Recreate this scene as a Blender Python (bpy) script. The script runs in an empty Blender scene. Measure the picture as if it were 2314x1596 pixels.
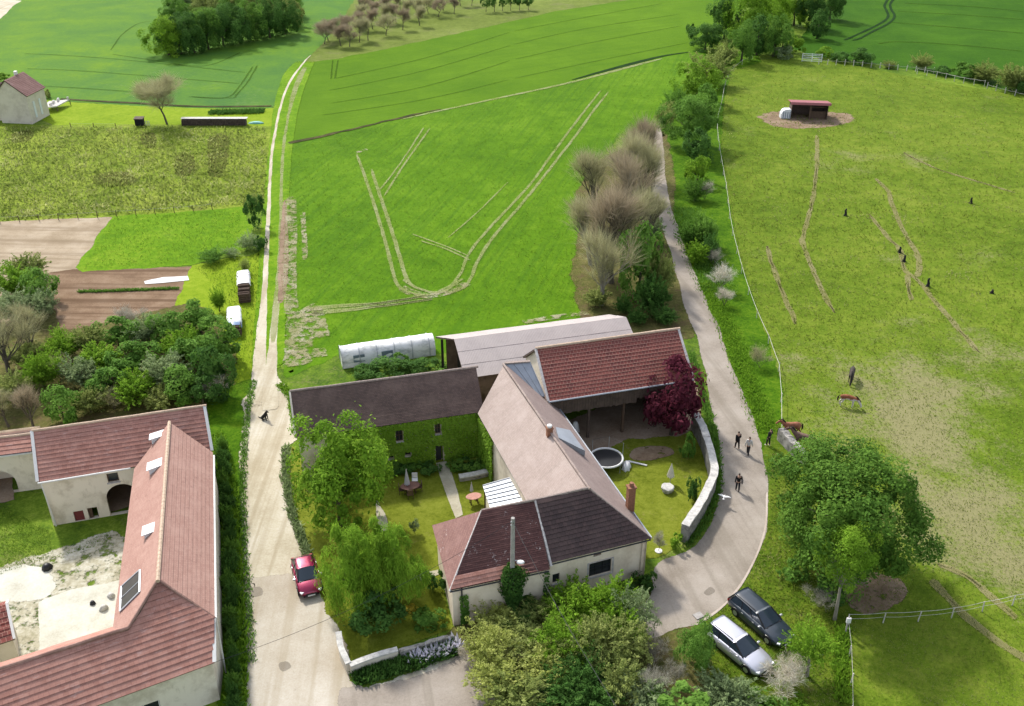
import bpy, bmesh, math, random
import numpy as np
from mathutils import Vector, Matrix, noise
from mathutils.geometry import tessellate_polygon

scene = bpy.context.scene
COL = scene.collection
R = math.radians

# ---------------------------------------------------------------- camera
CAM_H, PITCH, FPX, CX, CY = 48.5, R(30), 2252.0, 1157.0, 798.0
cam_data = bpy.data.cameras.new('camera')
cam_data.sensor_width = 36.0
cam_data.lens = 36.0 * FPX / 2314.0
cam_data.clip_start, cam_data.clip_end = 0.5, 6000
cam = bpy.data.objects.new('camera', cam_data)
COL.objects.link(cam)
cam.location = (0, 0, CAM_H)
cam.rotation_euler = (R(90) - PITCH, 0, 0)
scene.camera = cam

# ---------------------------------------------------------------- light
SUN_EL = R(43)
SH = Vector((0.53, -0.85)).normalized()          # direction shadows fall on the ground
world = bpy.data.worlds.new('World')
scene.world = world
world.use_nodes = True
wn = world.node_tree
sky = wn.nodes.new('ShaderNodeTexSky')
sky.sky_type = 'NISHITA'
sky.sun_disc = False
sky.sun_elevation = SUN_EL
to_sun = Vector((-SH.x, -SH.y))
sky.sun_rotation = math.atan2(to_sun.x, to_sun.y)
sky.air_density, sky.dust_density = 1.0, 2.0
wn.nodes['Background'].inputs[1].default_value = 0.15
hsv = wn.nodes.new('ShaderNodeHueSaturation')          # thin white cloud veil
hsv.inputs['Saturation'].default_value = 0.5
hsv.inputs['Value'].default_value = 1.08
wn.links.new(sky.outputs[0], hsv.inputs['Color'])
wn.links.new(hsv.outputs[0], wn.nodes['Background'].inputs[0])
sun_data = bpy.data.lights.new('sun', 'SUN')
sun_data.energy = 2.6
sun_data.angle = R(4.0)
sun_data.color = (1.0, 0.955, 0.88)
sun = bpy.data.objects.new('sun', sun_data)
COL.objects.link(sun)
d = Vector((SH.x * math.cos(SUN_EL), SH.y * math.cos(SUN_EL), -math.sin(SUN_EL)))
sun.rotation_euler = d.to_track_quat('-Z', 'Y').to_euler()
scene.view_settings.view_transform = 'Standard'
scene.view_settings.look = 'None'
scene.view_settings.gamma = 1.0
scene.view_settings.exposure = 0.98

# ---------------------------------------------------------------- picture -> place
def P(x, y, z=0.0):
    u, v = (x - CX) / FPX, (y - CY) / FPX
    dy = math.cos(PITCH) - v * math.sin(PITCH)
    dz = -math.sin(PITCH) - v * math.cos(PITCH)
    t = (z - CAM_H) / dz
    return Vector((u * t, dy * t, z))

def depth(p):
    return p[1] * math.cos(PITCH) - (p[2] - CAM_H) * math.sin(PITCH)

# ---------------------------------------------------------------- materials
def srgb(r, g, b):
    return tuple(((c / 255) / 12.92 if c <= 10 else ((c / 255 + 0.055) / 1.055) ** 2.4) for c in (r, g, b))

class NT:
    def __init__(s, name):
        s.m = bpy.data.materials.new(name)
        s.m.use_nodes = True
        s.t = s.m.node_tree
        s.t.nodes.clear()
        s._pos = None
    def n(s, typ, **kw):
        nd = s.t.nodes.new(typ)
        for k, v in kw.items():
            setattr(nd, k, v)
        return nd
    def link(s, a, b):
        s.t.links.new(a, b)
    def put(s, sock, v):
        if hasattr(v, 'is_linked') or isinstance(v, bpy.types.NodeSocket):
            s.link(v, sock)
        elif isinstance(v, (tuple, list)) and len(v) == 3 and sock.type == 'RGBA':
            sock.default_value = (*v, 1)
        else:
            sock.default_value = v
    def pos(s):
        if s._pos is None:
            s._pos = s.n('ShaderNodeNewGeometry').outputs['Position']
        return s._pos
    def obj(s):
        return s.n('ShaderNodeTexCoord').outputs['Object']
    def uv(s):
        return s.n('ShaderNodeTexCoord').outputs['UV']
    def map(s, vec, scale=(1, 1, 1), rot=(0, 0, 0), loc=(0, 0, 0)):
        nd = s.n('ShaderNodeMapping')
        s.link(vec, nd.inputs[0])
        nd.inputs['Scale'].default_value = scale
        nd.inputs['Rotation'].default_value = rot
        nd.inputs['Location'].default_value = loc
        return nd.outputs[0]
    def noise(s, scale, detail=3, rough=0.6, vec=None, dist=0.0):
        nd = s.n('ShaderNodeTexNoise')
        s.link(vec or s.pos(), nd.inputs['Vector'])
        nd.inputs['Scale'].default_value = scale
        nd.inputs['Detail'].default_value = detail
        nd.inputs['Roughness'].default_value = rough
        nd.inputs['Distortion'].default_value = dist
        return nd.outputs['Fac']
    def ramp(s, fac, stops):
        nd = s.n('ShaderNodeValToRGB')
        s.put(nd.inputs[0], fac)
        els = nd.color_ramp.elements
        while len(els) < len(stops):
            els.new(0.5)
        for e, (p, c) in zip(els, stops):
            e.position = p
            e.color = (*c, 1) if isinstance(c, (tuple, list)) else (c, c, c, 1)
        return nd.outputs[0]
    def step(s, fac, a, b):
        nd = s.n('ShaderNodeMapRange')
        nd.interpolation_type = 'SMOOTHSTEP'
        s.put(nd.inputs[0], fac)
        nd.inputs[1].default_value, nd.inputs[2].default_value = a, b
        return nd.outputs[0]
    def mix(s, fac, a, b, mode='MIX'):
        nd = s.n('ShaderNodeMix', data_type='RGBA', blend_type=mode)
        s.put(nd.inputs[0], fac)
        s.put(nd.inputs[6], a)
        s.put(nd.inputs[7], b)
        return nd.outputs[2]
    def math(s, op, a, b=0.0, c=0.0):
        nd = s.n('ShaderNodeMath', operation=op)
        s.put(nd.inputs[0], a)
        s.put(nd.inputs[1], b)
        s.put(nd.inputs[2], c)
        return nd.outputs[0]
    def attr(s, name):
        return s.n('ShaderNodeAttribute', attribute_name=name).outputs['Fac']
    def rnd(s):
        return s.n('ShaderNodeObjectInfo').outputs['Random']
    def bump(s, h, strength=0.5, dist=0.05):
        nd = s.n('ShaderNodeBump')
        nd.inputs['Strength'].default_value = strength
        nd.inputs['Distance'].default_value = dist
        s.link(h, nd.inputs['Height'])
        return nd.outputs[0]
    def out(s, color, rough=0.85, bump=None, alpha=None, spec=0.25, metal=0.0, trans=None, coat=0.0):
        b = s.n('ShaderNodeBsdfPrincipled')
        s.put(b.inputs['Base Color'], color)
        s.put(b.inputs['Roughness'], rough)
        b.inputs['Specular IOR Level'].default_value = spec
        b.inputs['Metallic'].default_value = metal
        b.inputs['Coat Weight'].default_value = coat
        if bump is not None:
            s.link(bump, b.inputs['Normal'])
        sh = b.outputs[0]
        if trans is not None:
            t = s.n('ShaderNodeBsdfTranslucent')
            s.put(t.inputs[0], color)
            mx = s.n('ShaderNodeMixShader')
            mx.inputs[0].default_value = trans
            s.link(sh, mx.inputs[1])
            s.link(t.outputs[0], mx.inputs[2])
            sh = mx.outputs[0]
        if alpha is not None:
            tr = s.n('ShaderNodeBsdfTransparent')
            mx = s.n('ShaderNodeMixShader')
            s.put(mx.inputs[0], alpha)
            s.link(tr.outputs[0], mx.inputs[1])
            s.link(sh, mx.inputs[2])
            sh = mx.outputs[0]
        o = s.n('ShaderNodeOutputMaterial')
        s.link(sh, o.inputs[0])
        return s.m

def ragged(n, gap=0.0, nscale=2.2, cover=1.0):
    """coverage of a ground sheet: frays towards its border, can be patchy"""
    e = n.attr('edge')
    a = n.math('ADD', n.math('MULTIPLY', e, 1.5), n.math('SUBTRACT', n.noise(nscale, 4, 0.75), 0.78))
    a = n.step(a, 0.0, 0.12)
    if gap > 0:
        g = n.step(n.noise(0.9, 4, 0.7), gap - 0.06, gap + 0.1)
        a = n.math('MULTIPLY', a, g)
    if cover < 1:
        a = n.math('MULTIPLY', a, cover)
    return a

def grass(name, dark, mid, light, dry=None, dry_at=0.6, stripe=None, edge=True, fine=5.0, big=0.06, gap=0.0, flecks=None, lodark=None, tex=1.0, cover=1.0, nscale=2.2, spots=()):
    def ds(c):
        if c is None: return None
        l = 0.3 * c[0] + 0.6 * c[1] + 0.1 * c[2]
        return tuple(x * 1.0 + l * 0.0 for x in c)
    dark, mid, light, dry, flecks, lodark = (ds(c) for c in (dark, mid, light, dry, flecks, lodark))
    n = NT(name)
    p = n.pos()
    nb = n.noise(big, 4, 0.65)
    nm = n.noise(big * 9, 4, 0.7, dist=0.4)
    nf = n.noise(fine, 4, 0.8)
    nc = n.noise(1.3, 4, 0.75, vec=n.map(p, loc=(5, 50, 0)))
    f = n.math('ADD', n.math('ADD', n.math('MULTIPLY', nb, 0.34), n.math('MULTIPLY', nc, 0.24 * tex)), n.math('ADD', n.math('MULTIPLY', nm, 0.28), n.math('MULTIPLY', nf, 0.30 * tex)))
    md = 0.31 + 0.27 * tex
    c = n.ramp(f, [(md - 0.10, dark), (md, mid), (md + 0.10, light)])
    if dry is not None:
        dn = n.math('ADD', n.math('MULTIPLY', n.noise(big * 1.7, 5, 0.7, vec=n.map(p, loc=(31, 7, 0))), 0.62), n.math('MULTIPLY', n.noise(fine * 0.8, 4, 0.8), 0.40))
        for sx, sy, sr, amt in spots:
            dv = n.n('ShaderNodeVectorMath', operation='DISTANCE')
            n.link(p, dv.inputs[0]); dv.inputs[1].default_value = (sx, sy, 0)
            dd = n.math('ADD', dv.outputs['Value'], n.math('MULTIPLY', n.math('SUBTRACT', n.noise(0.12, 4, 0.7), 0.5), sr * 1.2))
            dn = n.math('ADD', dn, n.math('MULTIPLY', n.step(dd, sr, sr * 0.15), amt))
        c = n.mix(n.step(dn, dry_at - 0.07, dry_at + 0.09), c, dry)
    if lodark is not None:
        ln = n.math('ADD', n.math('MULTIPLY', n.noise(0.35, 5, 0.75, vec=n.map(p, loc=(9, 77, 0))), 0.6), n.math('MULTIPLY', n.noise(3.1, 4, 0.8), 0.4))
        c = n.mix(n.step(ln, 0.58, 0.68), c, lodark)
    if stripe is not None:
        ang, sc, amt, col = stripe
        st = n.noise(sc, 4, 0.7, vec=n.map(n.map(p, rot=(0, 0, R(ang))), scale=(1, 0.02, 1)))
        c = n.mix(n.math('MULTIPLY', n.step(st, 0.42, 0.68), amt), c, col)
    if flecks is not None:
        fn = n.noise(7.0, 3, 0.85, vec=n.map(p, loc=(3, 9, 2)))
        c = n.mix(n.step(fn, 0.64, 0.72), c, flecks)
    bp = n.bump(nf, 0.5, 0.12)
    return n.out(c, 0.95, bp, alpha=ragged(n, gap, nscale, cover) if edge else None, spec=0.05)

def soil(name, dark, mid, light, gap=0.0, fine=6.0, big=0.3, streak=None, edge=True, nscale=2.2, cover=1.0):
    n = NT(name)
    nb = n.noise(big, 5, 0.65)
    nf = n.noise(fine, 4, 0.8)
    f = n.math('ADD', n.math('MULTIPLY', nb, 0.62), n.math('MULTIPLY', nf, 0.38))
    dark, mid, light = (tuple(min(.8, x * 1.18) for x in q) for q in (dark, mid, light))
    c = n.ramp(f, [(0.38, dark), (0.5, mid), (0.62, light)])
    sp = n.noise(2.3, 5, 0.8, vec=n.map(n.pos(), loc=(4, 44, 0)))
    c = n.mix(n.math('MULTIPLY', n.step(sp, 0.58, 0.72), 0.45), c, tuple(x * 0.62 for x in dark))
    if streak is not None:
        ang, sc, amt, col = streak
        st = n.noise(sc, 3, 0.6, vec=n.map(n.map(n.pos(), rot=(0, 0, R(ang))), scale=(1, 0.03, 1)))
        c = n.mix(n.math('MULTIPLY', n.step(st, 0.45, 0.65), amt), c, col)
    return n.out(c, 0.95, n.bump(nf, 0.3, 0.05), alpha=ragged(n, gap, nscale, cover) if edge else None, spec=0.08)

def plaster(name, col, stain, amt=0.5, scale=0.6):
    n = NT(name)
    p = n.pos()
    a = n.noise(scale, 5, 0.7)
    b = n.noise(2.2, 5, 0.75, vec=n.map(p, scale=(1, 1, 0.35)))
    c = n.mix(n.math('MULTIPLY', n.step(a, 0.42, 0.68), amt), col, stain)
    c = n.mix(n.math('MULTIPLY', n.step(b, 0.56, 0.72), amt * 0.7), c, stain)
    fine = n.noise(14, 3, 0.7)
    c = n.mix(n.math('MULTIPLY', n.step(fine, 0.55, 0.75), 0.12), c, tuple(x * 0.55 for x in col))
    return n.out(c, 0.92, n.bump(fine, 0.25, 0.02), spec=0.1)

def tiles(name, cols, joint, row=0.3, col=0.24, lichen=None, lich_at=0.62, wear=None, streaks=0.0, mort=0.009):
    """tile colour per tile from a brick pattern laid along the roof's own UV (metres)"""
    n = NT(name)
    uv = n.uv()
    br = n.n('ShaderNodeTexBrick')
    n.link(uv, br.inputs['Vector'])
    br.inputs['Scale'].default_value = 1.0
    br.inputs['Brick Width'].default_value = col
    br.inputs['Row Height'].default_value = row
    br.inputs['Mortar Size'].default_value = mort
    br.inputs['Mortar Smooth'].default_value = 0.2
    br.inputs['Color1'].default_value = (*cols[0], 1)
    br.inputs['Color2'].default_value = (*cols[1], 1)
    br.inputs['Mortar'].default_value = (*joint, 1)
    c = br.outputs[0]
    v = n.noise(0.7, 5, 0.7)
    c = n.mix(n.math('MULTIPLY', n.step(v, 0.4, 0.7), 0.6), c, cols[2])
    if streaks > 0:
        s = n.noise(1.6, 4, 0.7, vec=n.map(uv, scale=(1.6, 0.16, 1)))
        c = n.mix(n.math('MULTIPLY', n.step(s, 0.48, 0.7), streaks), c, tuple(x * 0.5 for x in cols[2]))
    if wear is not None:
        w = n.noise(1.9, 4, 0.75, vec=n.map(uv, scale=(0.6, 2.2, 1)))
        c = n.mix(n.math('MULTIPLY', n.step(w, 0.55, 0.68), 0.65), c, wear)
    if lichen is not None:
        l = n.math('ADD', n.math('MULTIPLY', n.noise(0.5, 4, 0.7), 0.4), n.math('MULTIPLY', n.noise(5.5, 4, 0.8), 0.6))
        c = n.mix(n.step(l, lich_at, lich_at + 0.07), c, lichen)
    fine = n.noise(18, 3, 0.7)
    return n.out(c, 0.85, n.bump(fine, 0.2, 0.015), spec=0.2)

def flat(name, col, rough=0.7, metal=0.0, var=0.25, scale=3.0, spec=0.3, coat=0.0, bumpd=0.01):
    n = NT(name)
    a = n.noise(scale, 5, 0.7, vec=n.obj())
    c = n.mix(n.math('MULTIPLY', n.step(a, 0.35, 0.7), var), col, tuple(x * 0.45 for x in col))
    return n.out(c, rough, n.bump(a, 0.15, bumpd), metal=metal, spec=spec, coat=coat)

def leafmat(name, dark, mid, light, trans=0.4):
    n = NT(name)
    v = n.attr('lv')
    r = n.rnd()
    f = n.math('ADD', n.math('MULTIPLY', v, 0.8), n.math('MULTIPLY', r, 0.2))
    g = lambda c: tuple(min(0.7, x * 1.5) for x in c)
    c = n.ramp(f, [(0.05, g(dark)), (0.5, g(mid)), (0.95, g(light))])
    return n.out(c, 0.8, spec=0.08, trans=trans)

# ---------------------------------------------------------------- objects
def tag(o, label=None, cat=None, group=None, kind=None):
    if label: o['label'] = label
    if cat: o['category'] = cat
    if group: o['group'] = group
    if kind: o['kind'] = kind
    return o

def thing(name, label, cat, loc=(0, 0, 0), rz=0.0, group=None):
    o = bpy.data.objects.new(name, None)
    o.empty_display_size = 0.3
    COL.objects.link(o)
    o.location = loc
    o.rotation_euler = (0, 0, rz)
    return tag(o, label, cat, group)

def link(name, me, parent=None):
    o = bpy.data.objects.new(name, me)
    COL.objects.link(o)
    if parent is not None:
        o.parent = parent
    return o

def copy_tree(o, parent=None):
    c = o.copy()
    COL.objects.link(c)
    if parent is not None:
        c.parent = parent
    for ch in list(o.children):
        copy_tree(ch, c)
    return c

class MB:
    """collects shapes and links them as one mesh object"""
    def __init__(s):
        s.v, s.f, s.mi, s.uv = [], [], [], {}
    def add(s, vs, fs, mi=0):
        o = len(s.v)
        s.v += [tuple(v) for v in vs]
        for f in fs:
            s.f.append(tuple(i + o for i in f))
            s.mi.append(mi)
        return s
    def box(s, c, size, rz=0.0, mi=0, M=None):
        hx, hy, hz = size[0] / 2, size[1] / 2, size[2] / 2
        vs = [Vector((x * hx, y * hy, z * hz)) for z in (-1, 1) for y in (-1, 1) for x in (-1, 1)]
        rot = M if M is not None else Matrix.Rotation(rz, 3, 'Z')
        vs = [rot @ v + Vector(c) for v in vs]
        return s.add(vs, [(0, 2, 3, 1), (4, 5, 7, 6), (0, 1, 5, 4), (2, 6, 7, 3), (0, 4, 6, 2), (1, 3, 7, 5)], mi)
    def bar(s, a, b, w, h, mi=0):
        a, b = Vector(a), Vector(b)
        z = (b - a).normalized()
        up = Vector((0, 0, 1)) if abs(z.z) < 0.95 else Vector((0, 1, 0))
        x = z.cross(up).normalized()
        y = x.cross(z)
        M = Matrix((x, y, z)).transposed()
        return s.box((a + b) / 2, (w, h, (b - a).length), M=M, mi=mi)
    def tube(s, pts, rad, n=6, mi=0, cap=True):
        pts = [Vector(p) for p in pts]
        if not hasattr(rad, '__len__'): rad = [rad] * len(pts)
        rings = []
        for i, p in enumerate(pts):
            t = (pts[min(i + 1, len(pts) - 1)] - pts[max(i - 1, 0)]).normalized()
            up = Vector((0, 0, 1)) if abs(t.z) < 0.9 else Vector((1, 0, 0))
            x = t.cross(up).normalized()
            y = t.cross(x)
            rings.append([p + (x * math.cos(2 * math.pi * k / n) + y * math.sin(2 * math.pi * k / n)) * rad[i] for k in range(n)])
        vs = [v for r in rings for v in r]
        fs = [(i * n + k, i * n + (k + 1) % n, (i + 1) * n + (k + 1) % n, (i + 1) * n + k) for i in range(len(pts) - 1) for k in range(n)]
        if cap:
            fs += [tuple(range(n))[::-1], tuple((len(pts) - 1) * n + k for k in range(n))]
        return s.add(vs, fs, mi)
    def lathe(s, prof, n=16, c=(0, 0, 0), sx=1, sy=1, mi=0, wob=0.0, seed=0):
        rnd = random.Random(seed)
        vs, fs = [], []
        w = [[1 + rnd.uniform(-wob, wob) for _ in range(n)] for _ in prof]
        for i, (r, z) in enumerate(prof):
            for k in range(n):
                a = 2 * math.pi * k / n
                vs.append((c[0] + r * sx * math.cos(a) * w[i][k], c[1] + r * sy * math.sin(a) * w[i][k], c[2] + z))
        for i in range(len(prof) - 1):
            for k in range(n):
                fs.append((i * n + k, i * n + (k + 1) % n, (i + 1) * n + (k + 1) % n, (i + 1) * n + k))
        fs.append(tuple(range(n))[::-1])
        fs.append(tuple((len(prof) - 1) * n + k for k in range(n)))
        return s.add(vs, fs, mi)
    def build(s, name, mats, parent=None, smooth=False, world=False, bevel=0.0):
        me = bpy.data.meshes.new(name)
        off = Vector(parent.location) if (world and parent is not None) else Vector((0, 0, 0))
        me.from_pydata([tuple(Vector(v) - off) for v in s.v], [], s.f)
        if not isinstance(mats, (list, tuple)): mats = [mats]
        for m in mats: me.materials.append(m)
        me.polygons.foreach_set('material_index', s.mi)
        if smooth:
            me.polygons.foreach_set('use_smooth', [True] * len(s.f))
        if s.uv:
            uvl = me.uv_layers.new(name='UVMap')
            for p in me.polygons:
                for li, vi in zip(p.loop_indices, p.vertices):
                    uvl.data[li].uv = s.uv.get(vi, (0, 0))
        me.update()
        o = link(name, me, parent)
        if bevel > 0:
            b = o.modifiers.new('bevel', 'BEVEL')
            b.width = bevel
            b.segments = 2
            b.limit_method = 'ANGLE'
        return o

def smooth_line(pts, closed=False, sub=6):
    """Catmull-Rom through 2-D points"""
    out, n = [], len(pts)
    for i in range(n if closed else n - 1):
        g = lambda k: np.array(pts[k % n] if closed else pts[max(0, min(n - 1, k))], float)
        p0, p1, p2, p3 = g(i - 1), g(i), g(i + 1), g(i + 2)
        for j in range(sub):
            t = j / sub
            out.append(0.5 * (2 * p1 + (p2 - p0) * t + (2 * p0 - 5 * p1 + 4 * p2 - p3) * t * t + (3 * p1 - p0 - 3 * p2 + p3) * t ** 3))
    if not closed: out.append(np.array(pts[-1], float))
    return out

def resample(pts, closed=False, near=0.5):
    out, n = [], len(pts)
    for i in range(n if closed else n - 1):
        a, b = np.array(pts[i], float), np.array(pts[(i + 1) % n], float)
        step = max(near, math.hypot(*a) / 160)
        k = max(1, int(np.linalg.norm(b - a) / step))
        out += [a + (b - a) * j / k for j in range(k)]
    if not closed: out.append(np.array(pts[-1], float))
    return out

def edge_mesh(name, vs, fs, e, mat, z):
    me = bpy.data.meshes.new(name)
    me.from_pydata([(v[0], v[1], z) for v in vs], [], fs)
    at = me.attributes.new('edge', 'FLOAT', 'POINT')
    at.data.foreach_set('value', np.array(e, dtype=np.float32))
    me.materials.append(mat)
    me.update()
    return me

LAYER = [0.0, 0]
def nextz(rib=False):
    if rib:
        LAYER[1] += 1
        return 0.055 + 0.0015 * (LAYER[1] % 14)
    LAYER[0] += 0.0013
    return LAYER[0]

def sheet(name, px, mat, fade=0.7, jit=0.35, curve=False, world_pts=False, kind='structure', z=None, label=None, cat=None):
    """a flat piece of ground laid on the one below, its border frayed"""
    w = [np.array(p, float) for p in px] if world_pts else [np.array(P(x, y)[:2]) for x, y in px]
    area = 0.5 * sum(w[i][0] * w[(i + 1) % len(w)][1] - w[(i + 1) % len(w)][0] * w[i][1] for i in range(len(w)))
    if area < 0: w = w[::-1]
    if curve: w = smooth_line(w, True)
    w = resample(w, True)
    n = len(w)
    nrm = []
    for i in range(n):
        t = w[(i + 1) % n] - w[i - 1]
        t /= (np.linalg.norm(t) + 1e-9)
        nrm.append(np.array([-t[1], t[0]]))
    outer, inner = [], []
    for i in range(n):
        q = Vector((w[i][0] * 0.35, w[i][1] * 0.35, len(name)))
        j = jit * noise.noise(q) + 0.5 * jit * noise.noise(q * 3.1)
        outer.append(w[i] + nrm[i] * (j - fade * 0.5))
        inner.append(w[i] + nrm[i] * (j + fade * 0.5))
    vs = outer + inner
    e = [0.0] * n + [1.0] * n
    fs = [(i, (i + 1) % n, n + (i + 1) % n, n + i) for i in range(n)]
    tri = tessellate_polygon([[Vector((p[0], p[1], 0)) for p in inner]])
    for a, b, c in tri:
        pa, pb, pc = inner[a], inner[b], inner[c]
        cr = (pb[0] - pa[0]) * (pc[1] - pa[1]) - (pb[1] - pa[1]) * (pc[0] - pa[0])
        fs.append((n + a, n + b, n + c) if cr > 0 else (n + a, n + c, n + b))
    o = link(name, edge_mesh(name, vs, fs, e, mat, z if z is not None else nextz()))
    return tag(o, label, cat, kind=kind)

def blob(name, px, mat, kind='structure', soft=1.7):
    """a soft edged patch: edge strength grows from the rim to the middle"""
    w = smooth_line([np.array(P(x, y)[:2]) for x, y in px], True, 8)
    c = sum(w) / len(w); n = len(w); rings = (1.0, 0.85, 0.65, 0.4)
    vs = [c + (p - c) * t for t in rings for p in w] + [c]
    e = [min(1.0, (1 - t) * soft) for t in rings for p in w] + [1.0]
    k = len(rings)
    fs = [(r * n + i, r * n + (i + 1) % n, (r + 1) * n + (i + 1) % n, (r + 1) * n + i) for r in range(k - 1) for i in range(n)]
    fs += [((k - 1) * n + i, (k - 1) * n + (i + 1) % n, k * n) for i in range(n)]
    a = 0.5 * sum(w[i][0] * w[(i + 1) % n][1] - w[(i + 1) % n][0] * w[i][1] for i in range(n))
    if a < 0: fs = [f[::-1] for f in fs]
    return tag(link(name, edge_mesh(name, vs, fs, e, mat, nextz())), kind=kind)

def ribbon(name, px, width, mat, fade=None, jit=0.1, curve=True, kind='structure', z=None):
    w = [np.array(P(x, y)[:2]) for x, y in px]
    wd = width if hasattr(width, '__len__') else [width] * len(px)
    pts = [np.array([p[0], p[1], k]) for p, k in zip(w, wd)]
    if curve: pts = smooth_line(pts)
    out = []
    for i in range(len(pts) - 1):
        a, b = pts[i], pts[i + 1]
        k = max(1, int(np.linalg.norm((b - a)[:2]) / max(0.5, a[1] / 160)))
        out += [a + (b - a) * j / k for j in range(k)]
    pts = out + [pts[-1]]
    vs, e, fs = [], [], []
    for i, p in enumerate(pts):
        t = (pts[min(i + 1, len(pts) - 1)] - pts[max(i - 1, 0)])[:2]
        t /= (np.linalg.norm(t) + 1e-9)
        nr = np.array([-t[1], t[0]])
        hw = p[2] / 2
        fd = fade if fade is not None else hw * 0.8
        q = Vector((p[0] * 0.5, p[1] * 0.5, 3.3))
        j1, j2 = jit * noise.noise(q), jit * noise.noise(q + Vector((0, 0, 9)))
        c = p[:2]
        for s_, ee in ((-hw + j1 - fd * 0.4, 0), (-hw + j1 + fd * 0.6, 1), (hw + j2 - fd * 0.6, 1), (hw + j2 + fd * 0.4, 0)):
            vs.append(c + nr * s_)
            e.append(ee * min(1.0, i / (0.06 * len(pts)), (len(pts) - 1 - i) / (0.06 * len(pts))))
        if i:
            b = 4 * i
            for k in range(3):
                fs.append((b - 4 + k, b + k, b + k + 1, b - 4 + k + 1)[::-1])
    o = link(name, edge_mesh(name, vs, fs, e, mat, z if z is not None else nextz(True)))
    return tag(o, kind=kind)

# ================================================================ GROUND
KG = 1.95
def C(r, g, b, k=None):
    return tuple(min(0.85, c / (k or KG)) for c in srgb(r, g, b))

M = {}
M['meadow'] = grass('rough_grass', C(78, 110, 38), C(118, 150, 45), C(160, 185, 70), dry=C(158, 156, 100), dry_at=0.6, edge=False, big=0.09)
M['crop_near'] = grass('young_crop', C(82, 126, 14), C(105, 151, 20), C(128, 170, 36), stripe=(16, 1.6, 0.5, C(74, 122, 26)), dry=C(150, 166, 84), dry_at=0.68, big=0.03, fine=3.0, tex=0.75)
M['crop_mid'] = grass('light_crop', C(90, 134, 16), C(104, 146, 20), C(116, 158, 26), stripe=(62, 0.7, 0.3, C(86, 128, 18)), big=0.012, fine=2.0, tex=0.6)
M['crop_far'] = grass('bluish_crop', C(84, 132, 66), C(104, 150, 58), C(130, 170, 44), dry=C(136, 162, 104), dry_at=0.62, big=0.012, fine=1.5, tex=0.5)
M['crop_right'] = grass('deep_green_crop', C(52, 98, 18), C(66, 112, 18), C(84, 130, 24), big=0.014, fine=1.6, stripe=(90, 0.5, 0.3, C(58, 104, 24)), tex=0.5)
M['orchard'] = grass('orchard_grass', C(108, 126, 52), C(128, 146, 62), C(148, 164, 80), dry=C(150, 148, 104), dry_at=0.6)
_q = [P(1960, 900), P(2200, 830), P(2240, 1200), P(2080, 1060), P(2000, 350), P(2240, 1080), P(1840, 260)]
M['paddock'] = grass('grazed_grass', C(92, 120, 28), C(120, 147, 40), C(148, 165, 60), dry=C(166, 162, 114), dry_at=0.645, big=0.05, fine=4.0, flecks=C(170, 166, 116), lodark=C(76, 106, 20),
    spots=[(q.x, q.y, r_, a_) for q, r_, a_ in zip(_q, (15, 16, 13, 12, 16, 16, 9), (.11, .10, .10, .06, .05, .04, .06))])
M['dry_paddock'] = grass('worn_grass', C(136, 140, 86), C(158, 154, 108), C(184, 176, 138), dry=C(132, 152, 62), dry_at=0.52, big=0.1, flecks=C(214, 206, 184), gap=0.36, cover=0.85, nscale=0.7)
M['lawn'] = grass('mown_lawn', C(132, 164, 28), C(152, 182, 38), C(172, 194, 56), big=0.12)
M['lawn_green'] = grass('green_lawn', C(96, 142, 22), C(120, 166, 26), C(150, 184, 46), big=0.12, dry=C(156, 168, 84), dry_at=0.66)
M['wild'] = grass('wild_meadow', C(100, 126, 38), C(144, 168, 52), C(184, 198, 84), dry=C(136, 132, 78), dry_at=0.60, big=0.14, flecks=C(196, 196, 124), lodark=C(84, 92, 50))
M['court_lawn'] = grass('courtyard_lawn', C(112, 126, 34), C(140, 152, 48), C(158, 168, 64), big=0.2, dry=C(166, 156, 98), dry_at=0.64)
M['verge'] = grass('verge_grass', C(74, 104, 22), C(104, 132, 34), C(140, 156, 54), big=0.3, dry=C(156, 148, 96), dry_at=0.62)
M['dark_verge'] = grass('lush_verge', C(58, 96, 12), C(86, 130, 16), C(120, 154, 34), big=0.3, lodark=C(64, 88, 24))
M['shade_floor'] = grass('scrub_floor', C(84, 92, 44), C(116, 116, 62), C(146, 140, 86), big=0.3, dry=C(122, 104, 76), dry_at=0.55)
M['road'] = soil('pale_gravel', C(196, 184, 158), C(218, 208, 184), C(232, 224, 206), streak=(0, 1.1, 0.55, C(192, 176, 144)), big=0.22)
M['tarmac'] = soil('worn_tarmac', C(158, 147, 134), C(178, 167, 154), C(192, 182, 170), streak=(-12, 0.9, 0.4, C(150, 140, 124)), big=0.25, fine=9)
M['front_road'] = soil('worn_pale_tarmac', C(192, 180, 160), C(210, 200, 182), C(224, 216, 202), streak=(-4, 0.9, 0.5, C(192, 176, 146)), big=0.16, fine=9)
M['floor'] = soil('earth_floor', C(150, 126, 104), C(170, 148, 126), C(188, 168, 148))
M['kerb'] = soil('kerb_stones', C(196, 180, 166), C(210, 196, 182), C(220, 208, 196))
M['concrete'] = soil('pale_concrete', C(208, 204, 186), C(228, 226, 210), C(240, 238, 226), big=0.5)
M['path'] = soil('path_slab', C(188, 180, 156), C(206, 198, 174), C(220, 214, 192), big=0.8)
M['gravel_yard'] = soil('rubbly_yard', C(176, 170, 140), C(206, 200, 176), C(232, 228, 210), gap=0.42, big=0.5, fine=4)
M['earth'] = soil('bare_earth', C(128, 104, 82), C(150, 124, 100), C(170, 146, 122), streak=(91, 0.8, 0.75, C(112, 86, 64)))
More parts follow.
